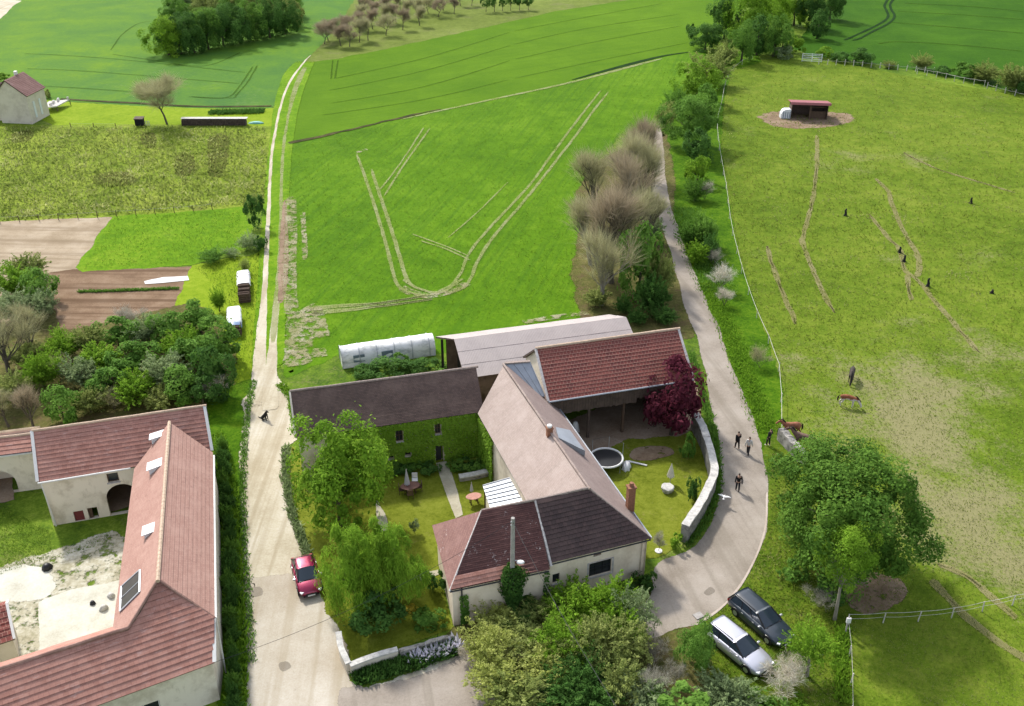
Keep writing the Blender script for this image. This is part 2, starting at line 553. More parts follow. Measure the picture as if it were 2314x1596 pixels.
M['tan_earth'] = soil('dry_tilled_earth', C(166, 148, 122), C(186, 168, 142), C(204, 188, 164), streak=(93, 0.7, 0.55, C(150, 130, 104)))
M['dirt'] = soil('trodden_dirt', C(126, 104, 84), C(158, 136, 112), C(178, 158, 134), gap=0.36, nscale=0.8)
M['rut'] = soil('wheel_rut', C(150, 164, 88), C(172, 178, 116), C(192, 194, 146), gap=0.34, cover=0.62, nscale=7)
M['trail'] = soil('animal_trail', C(150, 146, 88), C(166, 158, 108), C(180, 170, 126), gap=0.33, cover=0.6, nscale=5)
M['stony'] = soil('stony_strip', C(146, 150, 88), C(186, 178, 140), C(212, 206, 180), gap=0.47, cover=0.7)
M['tram'] = grass('tramline', C(74, 112, 14), C(80, 120, 16), C(88, 126, 20), gap=0.2, cover=0.5)
M['tram_dark'] = grass('deep_tramline', C(26, 58, 18), C(34, 70, 22), C(44, 84, 26))
M['bank'] = soil('field_bank', C(50, 54, 24), C(74, 74, 38), C(104, 98, 58), gap=0.3)

big = MB()
big.add([(-3500, -1500, 0), (3500, -1500, 0), (3500, 5000, 0), (-3500, 5000, 0)], [(0, 1, 2, 3)])
tag(big.build('ground', M['meadow']), kind='structure')

# far fields
sheet('field_upper', [(640, 325), (645, 300), (655, 250), (668, 180), (690, 140), (780, 128), (860, 112), (1100, 60), (1250, 25), (1420, 0), (1480, -40), (1560, -110), (1700, -110), (1690, 0), (1650, 70), (1570, 118), (1400, 158), (1150, 215), (900, 268), (720, 308)], M['crop_mid'], jit=0.3)
sheet('field_left', [(-700, 215), (-40, 221), (150, 228), (300, 238), (420, 243), (560, 246), (612, 244), (640, 215), (655, 180), (690, 135), (728, 100), (765, 60), (800, 0), (830, -130), (0, -130), (-900, 0)], M['crop_far'], jit=0.4)
sheet('orchard_ground', [(688, 142), (730, 100), (765, 60), (803, 0), (840, -120), (1560, -110), (1470, -40), (1420, 0), (1250, 26), (1100, 61), (860, 113), (770, 131)], M['orchard'], jit=0.5)
sheet('field_right', [(1910, -120), (1890, 0), (1830, 60), (1795, 110), (1840, 128), (1930, 136), (2100, 165), (2314, 212), (2700, 290), (2700, -120)], M['crop_right'], jit=0.4)
sheet('farm_track', [(0, -4), (26, 0), (48, 2), (30, 12), (14, 28), (0, 42), (-90, 90), (-120, 60)], M['road'], jit=0.3)
sheet('field_central', [(634, 700), (640, 560), (644, 400), (648, 325), (720, 309), (900, 270), (1150, 217), (1400, 160), (1500, 128), (1590, 112), (1600, 140), (1560, 180), (1515, 240), (1480, 290), (1400, 300), (1330, 380), (1300, 450), (1310, 520), (1325, 600), (1335, 700), (1330, 760), (1100, 790), (980, 800), (760, 800), (650, 850), (630, 800)], M['crop_near'], jit=0.4, fade=1.2)
sheet('lawn_far', [(100, 226), (150, 231), (300, 240), (420, 245), (560, 248), (630, 244), (622, 286), (310, 284), (130, 286), (96, 268)], M['lawn'])
sheet('wild_meadow', [(-400, 275), (0, 283), (130, 284), (310, 283), (612, 287), (608, 380), (604, 460), (560, 466), (380, 482), (250, 491), (0, 503), (-500, 512)], M['wild'], fade=1.5)
sheet('tilled_plot', [(-300, 510), (0, 502), (150, 495), (255, 492), (218, 545), (172, 612), (120, 640), (110, 760), (-200, 800)], M['tan_earth'], fade=0.5)
sheet('vegetable_plot', [(112, 616), (180, 610), (300, 607), (434, 603), (412, 690), (395, 730), (230, 745), (100, 790), (60, 760), (104, 700)], M['earth'], fade=0.5)
sheet('grass_plot', [(256, 490), (400, 482), (548, 468), (566, 520), (556, 560), (434, 598), (300, 606), (190, 613), (176, 604), (214, 550)], M['lawn_green'], fade=0.8)
sheet('lawn_roadside', [(436, 601), (480, 592), (560, 580), (596, 566), (590, 690), (578, 800), (566, 880), (552, 920), (520, 950), (490, 960), (470, 900), (430, 800), (380, 740), (400, 690)], M['lawn'], fade=0.8)
sheet('scrub_floor', [(-300, 760), (60, 740), (110, 700), (130, 760), (300, 720), (430, 690), (480, 720), (520, 800), (520, 900), (470, 930), (200, 990), (-300, 1050)], M['shade_floor'], fade=2.0)
sheet('lane_edge_left', [(470, 900), (565, 860), (570, 900), (560, 980), (550, 1060), (548, 1200), (556, 1400), (568, 1620), (500, 1620), (486, 1400), (480, 1000)], M['dark_verge'], fade=0.6)
sheet('paddock', [(1650, 155), (1700, 138), (1760, 132), (1900, 142), (2100, 182), (2314, 218), (2700, 300), (3300, 900), (3300, 1700), (1905, 1700), (1915, 1400), (1860, 1320), (1780, 1050), (1762, 960), (1755, 830), (1700, 690), (1660, 560), (1636, 420), (1624, 320), (1632, 210)], M['paddock'], fade=0.5)
blob('worn_earth', [(1700, 262), (1760, 248), (1850, 250), (1930, 256), (1940, 275), (1880, 290), (1800, 294), (1730, 285)], M['dirt'])
blob('worn_earth', [(1890, 1330), (1940, 1290), (2030, 1300), (2060, 1340), (2010, 1385), (1930, 1390)], M['dirt'])
sheet('hedge_bank', [(1490, 300), (1520, 240), (1570, 170), (1620, 130), (1700, 110), (1720, 140), (1650, 160), (1634, 220), (1626, 330), (1638, 430), (1664, 570), (1705, 700), (1756, 840), (1762, 970), (1760, 1040), (1740, 1060), (1705, 960), (1650, 800), (1580, 640), (1530, 540), (1512, 420)], M['dark_verge'], fade=0.9)
sheet('roadside_grass', [(1732, 1010), (1762, 960), (1790, 1050), (1870, 1330), (1915, 1420), (1910, 1700), (1500, 1700), (1490, 1440), (1600, 1405), (1650, 1355), (1700, 1290), (1732, 1200), (1738, 1100)], M['verge'], fade=0.7)
sheet('scrub_floor', [(1300, 620), (1320, 520), (1310, 440), (1350, 370), (1450, 320), (1500, 300), (1520, 420), (1500, 560), (1545, 680), (1560, 760), (1480, 770), (1330, 730)], M['shade_floor'], fade=2.0)
sheet('courtyard', [(650, 1150), (660, 1010), (700, 1060), (1000, 1042), (1110, 1010), (1200, 1130), (1100, 1160), (985, 1200), (985, 1260), (1020, 1420), (790, 1500), (740, 1410), (715, 1330), (680, 1240)], M['court_lawn'], fade=0.4)
sheet('garden_lawn', [(1290, 1000), (1560, 930), (1600, 1040), (1608, 1080), (1560, 1190), (1500, 1250), (1460, 1260), (1380, 1150)], M['court_lawn'], fade=0.4)
sheet('barn_floor', [(1275, 960), (1420, 900), (1580, 860), (1575, 960), (1530, 985), (1420, 990), (1340, 1020), (1300, 1030)], M['floor'], fade=0.9)
sheet('bramble_floor', [(1000, 1450), (1030, 1420), (1240, 1370), (1470, 1320), (1560, 1420), (1600, 1500), (1560, 1720), (900, 1720), (1040, 1540), (1060, 1490)], M['shade_floor'], fade=1.0)

# roads
sheet('lane', [(570, 855), (590, 850), (626, 852), (634, 876), (660, 900), (672, 985), (655, 1008), (640, 1040), (638, 1110), (650, 1165), (668, 1212), (690, 1256), (712, 1320), (726, 1390), (760, 1424), (780, 1475), (778, 1545), (830, 1560), (930, 1536), (1040, 1492), (1120, 1470), (1130, 1720), (560, 1720), (568, 1560), (560, 1400), (550, 1250), (547, 1100), (552, 1000), (560, 920)], M['road'], fade=0.9, jit=0.6)
sheet('pavement_patch', [(556, 1312), (610, 1306), (668, 1306), (720, 1320), (726, 1390), (760, 1424), (780, 1475), (778, 1545), (800, 1560), (780, 1720), (562, 1720), (570, 1560)], M['front_road'], fade=0.8, jit=0.4)
sheet('cross_road', [(770, 1720), (775, 1560), (840, 1562), (930, 1538), (1040, 1494), (1120, 1472), (1140, 1720)], M['tarmac'], fade=0.8, jit=0.35)
sheet('village_road', [(1484, 296), (1474, 380), (1479, 450), (1520, 580), (1546, 680), (1582, 780), (1604, 880), (1614, 940), (1628, 1000), (1632, 1100), (1612, 1180), (1566, 1240), (1500, 1270), (1478, 1300), (1455, 1370), (1300, 1430), (1310, 1520), (1470, 1440), (1530, 1418), (1590, 1402), (1642, 1358), (1690, 1290), (1726, 1200), (1732, 1100), (1712, 990), (1690, 920), (1650, 830), (1625, 750), (1590, 670), (1545, 560), (1506, 430), (1494, 300)], M['tarmac'], fade=0.45, jit=0.18, curve=True)
M['patch'] = soil('road_patch', C(140, 130, 116), C(158, 148, 134), C(172, 162, 148), cover=0.4, nscale=6)
for pts in ([(628, 1500), (650, 1494), (660, 1510), (636, 1520)], [(1588, 1340), (1606, 1326), (1618, 1338), (1600, 1348)], [(560, 1330), (590, 1326), (596, 1346), (566, 1352)]):
    blob('road_patch', pts, M['patch'], soft=1.5)
ribbon('kerb', [(1733, 1110), (1728, 1200), (1694, 1290), (1645, 1359), (1592, 1402), (1570, 1414)], 0.14, M['kerb'], fade=0.06, jit=0.05)
sheet('barn_floor', [(224, 1166), (262, 1155), (298, 1145), (306, 1050), (230, 1060)], M['floor'], fade=0.2)
sheet('barn_floor', [(-60, 1150), (28, 1128), (30, 1060), (-60, 1070)], M['floor'], fade=0.2)
ribbon('track_grass', [(604, 850), (612, 700), (618, 560), (626, 430), (636, 320), (650, 230), (672, 165), (695, 135)], [3.0, 3.0, 3.0, 3.2, 3.4, 4.2, 4.6, 4.0], M['lawn_green'], fade=0.5)
ribbon('wheel_track', [(586, 930), (585, 862), (592, 740), (598, 660), (604, 540), (609, 440), (613, 360), (621, 305), (632, 250), (646, 205), (664, 172), (688, 140), (706, 122)], [1.5, 1.3, 0.9, 0.55, 0.45, 0.36, 0.34, 0.34, 0.32, 0.3, 0.3, 0.3, 0.3], M['road'], fade=0.2)
ribbon('wheel_track', [(612, 930), (611, 862), (616, 790), (622, 720), (627, 668)], [1.4, 1.2, 0.75, 0.6, 0.45], M['road'], fade=0.25)
ribbon('wheel_track', [(617, 780), (619, 755), (620, 745), (624, 690), (632, 600), (635, 500), (636, 420), (641, 330), (652, 262), (668, 200), (692, 146)], [0.5, 0.6, 0.6, 0.6, 0.5, 0.4, 0.35, 0.4, 0.4, 0.9, 1.0], M['rut'], fade=0.2)
ribbon('bare_strip', [(634, 690), (640, 620), (642, 540), (643, 450)], [0.5, 1.0, 0.9, 0.3], M['dirt'], fade=0.3)
for pts, wd, mt in (
    ([(656, 440), (658, 520), (655, 620), (660, 720)], 1.4, 'stony'),
    ([(672, 830), (676, 760), (680, 700)], 2.6, 'stony'),
    ([(690, 695), (708, 705), (716, 740), (724, 765)], 2.0, 'stony'),
    ([(684, 480), (687, 520), (690, 590)], 0.6, 'stony'),
    ([(655, 790), (690, 800), (740, 796)], 1.6, 'stony'),
    ([(804, 343), (828, 410), (848, 470), (866, 530), (882, 590), (894, 636), (912, 656), (945, 666), (985, 668)], 0.5, 'rut'),
    ([(838, 380), (858, 440), (878, 500), (900, 570), (916, 624), (934, 648), (970, 660)], 0.55, 'rut'),
    ([(806, 346), (820, 340), (830, 338)], 0.7, 'stony'),
    ([(972, 290), (940, 335), (905, 385), (868, 445)], 0.35, 'rut'),
    ([(958, 288), (925, 340), (890, 390), (858, 430)], 0.3, 'rut'),
    ([(1362, 200), (1330, 240), (1290, 292), (1240, 360), (1196, 420), (1110, 512), (1062, 570), (1042, 616), (1020, 645), (985, 660)], 0.45, 'rut'),
    ([(1380, 202), (1345, 246), (1300, 308), (1200, 436), (1120, 530), (1080, 590), (1066, 626), (1046, 652), (1000, 668)], 0.5, 'rut'),
    ([(1150, 410), (1080, 480), (1010, 540)], 0.2, 'rut'),
    ([(905, 650), (935, 664), (975, 668), (1025, 656), (1056, 640)], 1.3, 'stony'),
    ([(910, 632), (950, 655), (1000, 660), (1045, 630)], 0.5, 'rut'),
    ([(975, 667), (900, 680), (840, 688), (760, 693), (690, 700)], [0.5, 0.5, 0.6, 0.9, 1.2], 'rut'),
    ([(980, 676), (900, 688), (850, 694), (780, 702), (700, 708)], [0.5, 0.5, 0.6, 0.9, 1.2], 'rut'),
    ([(930, 530), (1000, 555), (1060, 580)], 0.3, 'rut'),
    ([(950, 545), (1010, 565), (1064, 590)], 0.3, 'rut'),
    ([(1180, 730), (1250, 718), (1330, 708)], 0.8, 'stony')):
    wd = [q * (0.7 if mt == 'rut' else 0.85) for q in wd] if hasattr(wd, '__len__') else wd * (0.7 if mt == 'rut' else 0.85)
    hw_ = max(wd) / 2 if hasattr(wd, '__len__') else wd / 2
    ribbon('field_rut', pts, wd, M[mt], jit=0.08, fade=hw_ * 1.3)
for a, b, c in (((748, 180), (960, 132), (1157, 72)), ((740, 206), (960, 160), (1157, 102)), ((735, 236), (960, 196), (1157, 136)), ((720, 262), (960, 225), (1157, 179)),
                ((1157, 72), (1300, 44), (1500, 8)), ((1157, 102), (1320, 66), (1540, 32)), ((1157, 136), (1330, 98), (1545, 58)), ((1157, 179), (1350, 138), (1560, 96)),
                ((752, 136), (750, 160), (748, 180)), ((764, 136), (760, 160), (757, 178))):
    ribbon('tramline', [a, b, c], 0.26, M['tram'], fade=0.15)
for pts in ([(52, 122), (150, 126), (280, 136), (420, 150), (560, 165)], [(57, 156), (170, 160), (330, 172), (550, 190)], [(90, 195), (200, 201), (310, 209)], [(420, 219), (520, 222), (535, 214), (560, 185), (582, 148)], [(430, 219), (512, 221), (545, 190), (572, 150)], [(250, 115), (275, 80), (310, 55), (345, 48)], [(252, 123), (340, 136), (420, 148), (480, 146), (545, 118)]):
    ribbon('tramline', pts, 0.3, M['tram'], fade=0.12)
for pts in ([(1907, 92), (1930, 82), (1960, 68), (1988, 54), (2003, 44), (2007, 35), (2003, 24), (1999, 12), (2010, -6)], [(1926, 92), (1944, 87), (1974, 71), (2004, 56), (2019, 43), (2021, 33), (2014, 22), (2012, 10), (2022, -6)]):
    ribbon('tramline', pts, 0.55, M['tram_dark'], fade=0.2)
for pts in ([(2025, 26), (2170, 34), (2314, 45)], [(2012, 51), (2150, 62), (2314, 76)], [(1985, 100), (2030, 95), (2160, 102), (2314, 117)], [(2040, 8), (2200, 16), (2314, 27)]):
    ribbon('tramline', pts, 0.6, M['tram'], fade=0.25)
ribbon('field_boundary', [(650, 325), (720, 310), (800, 292), (900, 268), (1000, 246)], [0.8, 0.8, 0.7, 0.6, 0.4], M['bank'], fade=0.2, jit=0.4)
ribbon('field_boundary', [(1290, 182), (1370, 160), (1430, 144), (1500, 127), (1560, 118)], [0.3, 0.9, 1.2, 0.7, 0.4], M['tram_dark'], fade=0.3)
ribbon('field_boundary', [(900, 272), (1000, 250), (1157, 216), (1290, 187), (1430, 150), (1500, 132)], [0.3, 0.5, 0.6, 0.7, 0.9, 0.4], M['rut'], fade=0.3)
ribbon('field_boundary', [(132, 224), (230, 230), (310, 234), (440, 241), (580, 241), (615, 240)], [0.7, 0.7, 0.8, 0.6, 0.7, 0.6], M['bank'], fade=0.2)
for pts, w in (([(1845, 300), (1846, 360), (1842, 410), (1832, 470), (1816, 530), (1815, 555), (1836, 610), (1862, 668), (1888, 712)], 0.45),
               ([(1975, 403), (2003, 430), (2022, 480), (2045, 530), (2070, 572), (2078, 605), (2072, 628)], 0.5),
               ([(1960, 480), (2000, 530), (2032, 565), (2046, 612), (2072, 632), (2100, 665), (2136, 710), (2180, 760), (2215, 800)], 0.45),
               ([(1732, 555), (1745, 600), (1760, 640), (1780, 690), (1800, 735)], 0.4),
               ([(2050, 620), (2054, 660), (2060, 680)], 0.4),
               ([(2100, 1310), (2150, 1360), (2200, 1410), (2260, 1455), (2330, 1500)], 0.55),
               ([(2116, 1275), (2180, 1300), (2240, 1350), (2300, 1400)], 0.4),
               ([(2040, 345), (2090, 370), (2140, 390), (2300, 438)], 0.35)):
    ribbon('animal_trail', pts, w, M['trail'], fade=0.4, jit=0.2)

M['brownish'] = grass('brownish_stubble', C(84, 84, 48), C(104, 100, 60), C(128, 124, 72), cover=0.5, nscale=0.6, big=0.3)
for pts in ([(470, 300), (520, 296), (524, 350), (506, 410), (468, 412), (462, 350)], [(318, 296), (352, 298), (356, 336), (330, 340), (314, 320)], [(390, 350), (440, 346), (444, 396), (396, 404)], [(200, 392), (300, 386), (320, 420), (220, 424)], [(30, 296), (80, 294), (70, 322), (20, 326)]):
    blob('stubble_patch', pts, M['brownish'], soft=1.0)
# yard of the left farm
sheet('yard_gravel', [(-80, 1320), (60, 1270), (150, 1235), (250, 1205), (280, 1230), (250, 1420), (60, 1480), (-60, 1520)], M['gravel_yard'], fade=1.2, jit=0.5)
sheet('rubble_patch', [(-40, 1310), (40, 1285), (100, 1288), (122, 1325), (80, 1355), (-20, 1350)], M['concrete'], fade=0.8, jit=0.3, curve=True)
sheet('concrete_slab', [(90, 1362), (160, 1335), (240, 1322), (280, 1310), (280, 1440), (92, 1500)], M['concrete'], fade=0.25, jit=0.1)
# courtyard path
sheet('garden_path', [(986, 1048), (1008, 1044), (1020, 1074), (1032, 1110), (1046, 1165), (1030, 1172), (1010, 1120), (996, 1078)], M['path'], fade=0.15, jit=0.06)
sheet('garden_path', [(850, 1135), (862, 1150), (876, 1175), (874, 1200), (856, 1195)], M['path'], fade=0.2, jit=0.1, curve=True)
sheet('garden_path', [(930, 1305), (960, 1296), (990, 1290), (990, 1300), (950, 1312)], M['path'], fade=0.2, jit=0.1)
blob('worn_earth', [(1415, 1030), (1440, 1010), (1510, 1008), (1530, 1025), (1480, 1042), (1430, 1044)], M['dirt'])
sheet('plastic_mulch', [(326, 637), (370, 628), (424, 625), (426, 634), (370, 640), (328, 643)], flat('white_fleece', C(240, 240, 238), 0.6, var=0.1), fade=0.12, jit=0.15)

# ================================================================ BUILDINGS
M['plaster'] = plaster('cream_render', (0.74, 0.635, 0.50), (0.46, 0.36, 0.25), 0.5)
M['plaster_old'] = plaster('old_lime_render', (0.68, 0.61, 0.50), (0.38, 0.315, 0.23), 0.65)
M['plaster_white'] = plaster('pale_render', (0.58, 0.52, 0.43), (0.36, 0.31, 0.24), 0.5)
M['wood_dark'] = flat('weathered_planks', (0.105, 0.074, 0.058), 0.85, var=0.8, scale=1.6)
M['wood'] = flat('brown_wood', (0.10, 0.062, 0.04), 0.8, var=0.6)
M['dark'] = flat('dark_recess', (0.012, 0.011, 0.011), 0.9, var=0.3)
M['red_door'] = flat('oxblood_paint', (0.16, 0.035, 0.035), 0.6)
M['glass'] = flat('window_glass', (0.02, 0.024, 0.028), 0.08, var=0.1, spec=0.5)
M['frame_dark'] = flat('dark_frame', (0.03, 0.03, 0.034), 0.5)
M['frame_white'] = flat('white_frame', (0.62, 0.61, 0.58), 0.5, var=0.15)
M['brick'] = flat('chimney_brick', (0.26, 0.12, 0.07), 0.9, var=0.6, scale=5)
M['zinc'] = flat('zinc_sheet', (0.36, 0.38, 0.41), 0.42, metal=0.35, var=0.3, scale=1.2)
M['metal_white'] = flat('pale_metal', (0.62, 0.64, 0.66), 0.4, var=0.2)
M['joint'] = flat('tile_gap_shade', (0.075, 0.040, 0.034), 0.9)  # riser colour: shaded gap under each course and its mortar, painted dark
M['joint_dark'] = flat('dark_tile_gap_shade', (0.02, 0.016, 0.016), 0.9)
PK = [(0.365, 0.182, 0.142), (0.29, 0.138, 0.106), (0.40, 0.218, 0.174)]
M['pink_tile'] = tiles('salmon_tile', PK, (0.22, 0.10, 0.08), row=0.34, col=0.27, wear=(0.43, 0.28, 0.25))
M['pink_smooth'] = tiles('salmon_small_tile', [(0.355, 0.21, 0.170), (0.31, 0.175, 0.14), (0.39, 0.245, 0.20)], (0.22, 0.125, 0.10), row=0.16, col=0.17)
M['pale_tile'] = tiles('pale_pink_tile', [(0.365, 0.295, 0.260), (0.315, 0.25, 0.218), (0.395, 0.325, 0.29)], (0.24, 0.185, 0.16), row=0.11, col=0.16, lichen=(0.26, 0.195, 0.165), lich_at=0.655, streaks=0.25)
M['brown_tile'] = tiles('old_brown_tile', [(0.140, 0.092, 0.074), (0.098, 0.067, 0.057), (0.175, 0.120, 0.098)], (0.045, 0.034, 0.033), row=0.12, col=0.16, lichen=(0.24, 0.19, 0.165), lich_at=0.69, streaks=0.35)
M['red_tile'] = tiles('red_clay_tile', [(0.20, 0.058, 0.046), (0.13, 0.042, 0.037), (0.24, 0.085, 0.066)], (0.36, 0.215, 0.165), row=0.32, col=0.30, mort=0.014, wear=(0.28, 0.125, 0.10), lichen=(0.42, 0.28, 0.22), lich_at=0.70)
M['hip_tile'] = tiles('mossy_maroon_tile', [(0.095, 0.042, 0.038), (0.070, 0.032, 0.030), (0.12, 0.058, 0.052)], (0.05, 0.026, 0.025), row=0.13, col=0.16, lichen=(0.50, 0.45, 0.43), lich_at=0.60)
M['hip_side'] = tiles('mossy_brown_tile', [(0.24, 0.13, 0.11), (0.19, 0.10, 0.088), (0.27, 0.16, 0.14)], (0.10, 0.06, 0.055), row=0.13, col=0.16, lichen=(0.52, 0.45, 0.42), lich_at=0.595)
M['black_tile'] = tiles('dark_slate_tile', [(0.082, 0.052, 0.049), (0.056, 0.039, 0.038), (0.105, 0.070, 0.064)], (0.022, 0.016, 0.016), row=0.3, col=0.3, lichen=(0.16, 0.11, 0.095), lich_at=0.70)
M['shaded_slope'] = tiles('shaded_pale_tile', [(0.25, 0.19, 0.17), (0.22, 0.165, 0.15), (0.28, 0.22, 0.20)], (0.19, 0.145, 0.13), row=0.11, col=0.16)  # darker copy of the pale tile, the sunless slope's shade put into colour
M['ridge_pale'] = flat('pale_ridge_tile', (0.50, 0.37, 0.27), 0.85, var=0.5, scale=5)
M['ridge_old'] = flat('old_ridge_tile', (0.30, 0.24, 0.21), 0.9, var=0.7, scale=6)
M['mortar_white'] = flat('lime_mortar', (0.52, 0.48, 0.46), 0.9, var=0.6, scale=5)
M['fibre'] = NT('fibre_cement')
_n = M['fibre']
_u = _n.uv()
_w = _n.n('ShaderNodeTexWave')
_n.link(_u, _w.inputs[0])
_w.inputs['Scale'].default_value = 2.2
_s = _n.noise(0.6, 5, 0.7)
_c = _n.mix(_n.math('MULTIPLY', _n.step(_s, 0.4, 0.7), 0.5), (0.37, 0.325, 0.31), (0.29, 0.255, 0.245))
_c = _n.mix(_n.math('MULTIPLY', _n.step(_n.noise(2.0, 4, 0.7, vec=_n.map(_u, scale=(2.5, 0.2, 1))), 0.6, 0.75), 0.35), _c, (0.22, 0.18, 0.17))
M['fibre'] = _n.out(_c, 0.85, _n.bump(_w.outputs[1], 0.5, 0.03), spec=0.2)

def clip(poly, k, lim, keep_gt):
    out = []
    for i in range(len(poly)):
        a, b = poly[i], poly[(i + 1) % len(poly)]
        ia, ib = (a[k] > lim) == keep_gt, (b[k] > lim) == keep_gt
        if ia: out.append(a)
        if ia != ib:
            t = (lim - a[k]) / (b[k] - a[k])
            out.append(tuple(a[j] + (b[j] - a[j]) * t for j in range(2)))
    return out

def slope(name, pts, eave, mat, parent, row=0.32, lift=0.035, thick=0.11, joint='joint', over=0.0):
    """a roof slope: every course of tiles is its own tilted strip lapping the one below"""
    pts = [Vector(p) for p in pts]
    U = (pts[eave[1]] - pts[eave[0]]).normalized()
    n = Vector((0, 0, 0))
    c = sum(pts, Vector((0, 0, 0))) / len(pts)
    for i in range(len(pts)):
        n += (pts[i] - c).cross(pts[(i + 1) % len(pts)] - c)
    n.normalize()
    if n.z < 0: n = -n
    U = (U - n * U.dot(n)).normalized()
    V = n.cross(U)
    if V.z < 0: V = -V; U = -U
    o = pts[eave[0]]
    poly = [((p - o).dot(U), (p - o).dot(V)) for p in pts]
    if sum(poly[i][0] * poly[(i + 1) % len(poly)][1] - poly[(i + 1) % len(poly)][0] * poly[i][1] for i in range(len(poly))) < 0: poly = poly[::-1]
    W = lambda u, v, h: o + U * u + V * v + n * h
    sag = lambda u, v: 0.018 * (1 + noise.noise(Vector((u * 0.45, v * 0.45, len(poly)))))
    mb = MB()
    # slab under the tiles: planks, dark so the course gaps look shaded
    k = len(poly)
    top = [W(u, v, -0.004) for u, v in poly]
    bot = [W(u, v, -thick) for u, v in poly]
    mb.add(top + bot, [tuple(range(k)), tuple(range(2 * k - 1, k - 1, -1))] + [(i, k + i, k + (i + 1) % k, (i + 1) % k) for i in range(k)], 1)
    vmin, vmax = min(p[1] for p in poly), max(p[1] for p in poly)
    rows = max(1, round((vmax - vmin) / row))
    rh = (vmax - vmin) / rows
    rnd = random.Random(len(name) + int(vmax * 100))
    for r in range(rows):
        v0, v1 = vmin + r * rh, vmin + (r + 1) * rh
        q = clip(clip(poly, 1, v0 - 1e-6, True), 1, v1 + 1e-6, False)
        if len(q) < 3: continue
        us = [p[0] for p in q]
        u0, u1 = min(us), max(us)
        seg = 1.3
        a = u0
        ph = rnd.uniform(-0.6, 0)
        while a < u1 - 1e-4:
            b = min(u1, a + seg + (ph if a == u0 else 0))
            qq = clip(clip(q, 0, a - 1e-7, True), 0, b + 1e-7, False) if (u1 - u0) > seg else q
            if len(qq) >= 3:
                j = rnd.uniform(-0.006, 0.008)
                s0 = len(mb.v)
                vs = [W(u, v, 0.004 + sag(u, v) + (lift + j) * (1 - (v - v0) / rh)) for u, v in qq]
                mb.add(vs, [tuple(range(len(qq)))], 0)
                for i, (u, v) in enumerate(qq): mb.uv[s0 + i] = (u, v)
                low = [p for p in qq if abs(p[1] - v0) < 1e-4]
                if len(low) >= 2:
                    la, lb = min(low), max(low)
                    mb.add([W(la[0], v0, 0.0), W(lb[0], v0, 0.0), W(lb[0], v0, 0.004 + sag(lb[0], v0) + lift + j), W(la[0], v0, 0.004 + sag(la[0], v0) + lift + j)], [(0, 1, 2, 3)], 2)  # dark riser: shade below the course lip put into colour, with mortar
            a = b
            if (u1 - u0) <= seg: break
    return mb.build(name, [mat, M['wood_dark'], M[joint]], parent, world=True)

def ridge(name, a, b, mat, parent, r=0.11, seg=0.38, up=0.045):
    a, b = Vector(a), Vector(b)
    L = (b - a).length
    k = max(1, int(L / seg))
    mb = MB()
    for i in range(k):
        p, q = a.lerp(b, i / k), a.lerp(b, (i + 1) / k + 0.012)
        wv = lambda t: Vector((0, 0, up + 0.03 * noise.noise(Vector((t * L * 0.5, L, 1)))))
        mb.tube([p + wv(i / k), q + wv((i + 1) / k)], [r * 0.92, r * 1.06], 7)
    return mb.build(name, mat, parent, world=True)

def lin(a, b, t):
    return Vector(a) + (Vector(b) - Vector(a)) * t

class Wall:
    """upright wall from a to b (plan points, outside on the right hand), with real openings"""
    def __init__(s, a, b, prof, z0=-0.1, th=0.32):
        s.a, s.b = Vector((a[0], a[1])), Vector((b[0], b[1]))
        s.L = (s.b - s.a).length
        s.u = (s.b - s.a) / s.L
        s.n = Vector((s.u.y, -s.u.x))
        s.prof = [(t * s.L, z) for t, z in prof]
        s.z0, s.th, s.holes = z0, th, []
    def p(s, d, z, off=0.0):
        q = s.a + s.u * d + s.n * off
        return Vector((q.x, q.y, z))
    def hole(s, pts):
        s.holes.append(pts)
        return s
    def rect(s, d0, d1, z0, z1):
        return s.hole([(d0, z0), (d1, z0), (d1, z1), (d0, z1)])
    def arch(s, d0, d1, zs, zt, k=12):
        c, r = (d0 + d1) / 2, (d1 - d0) / 2
        return s.hole([(d0, 0.02), (d1, 0.02)] + [(c + r * math.cos(math.pi * i / k), zs + (zt - zs) * math.sin(math.pi * i / k)) for i in range(k + 1)])
    def into(s, mb, mi=0, ends=False):
        outer = [(0, s.z0), (s.L, s.z0)] + [(d, z) for d, z in reversed(s.prof)]
        loops = [outer] + [h[::-1] for h in s.holes]
        flatp = [q for l in loops for q in l]
        tri = tessellate_polygon([[Vector((d, z, 0)) for d, z in l] for l in loops])
        for off, rev in ((0.0, False), (-s.th, True)):
            vs = [s.p(d, z, off) for d, z in flatp]
            fs = []
            for t in tri:
                A, B, Cc = (flatp[i] for i in t)
                cr = (B[0] - A[0]) * (Cc[1] - A[1]) - (B[1] - A[1]) * (Cc[0] - A[0])
                f = t if cr > 0 else (t[0], t[2], t[1])
                fs.append(f if not rev else f[::-1])
            mb.add(vs, fs, mi)
        for h in s.holes:
            k = len(h)
            vs = [s.p(d, z, 0) for d, z in h] + [s.p(d, z, -s.th) for d, z in h]
            mb.add(vs, [(i, k + i, k + (i + 1) % k, (i + 1) % k) for i in range(k)], mi)
        if ends:
            for d in (0, s.L):
                zt = s.prof[0][1] if d == 0 else s.prof[-1][1]
                mb.add([s.p(d, s.z0), s.p(d, zt), s.p(d, zt, -s.th), s.p(d, s.z0, -s.th)], [(0, 1, 2, 3)], mi)
            k = len(s.prof)
            vs = [s.p(d, z) for d, z in s.prof] + [s.p(d, z, -s.th) for d, z in s.prof]
            mb.add(vs, [(i, i + 1, k + i + 1, k + i) for i in range(k - 1)], mi)
        return s

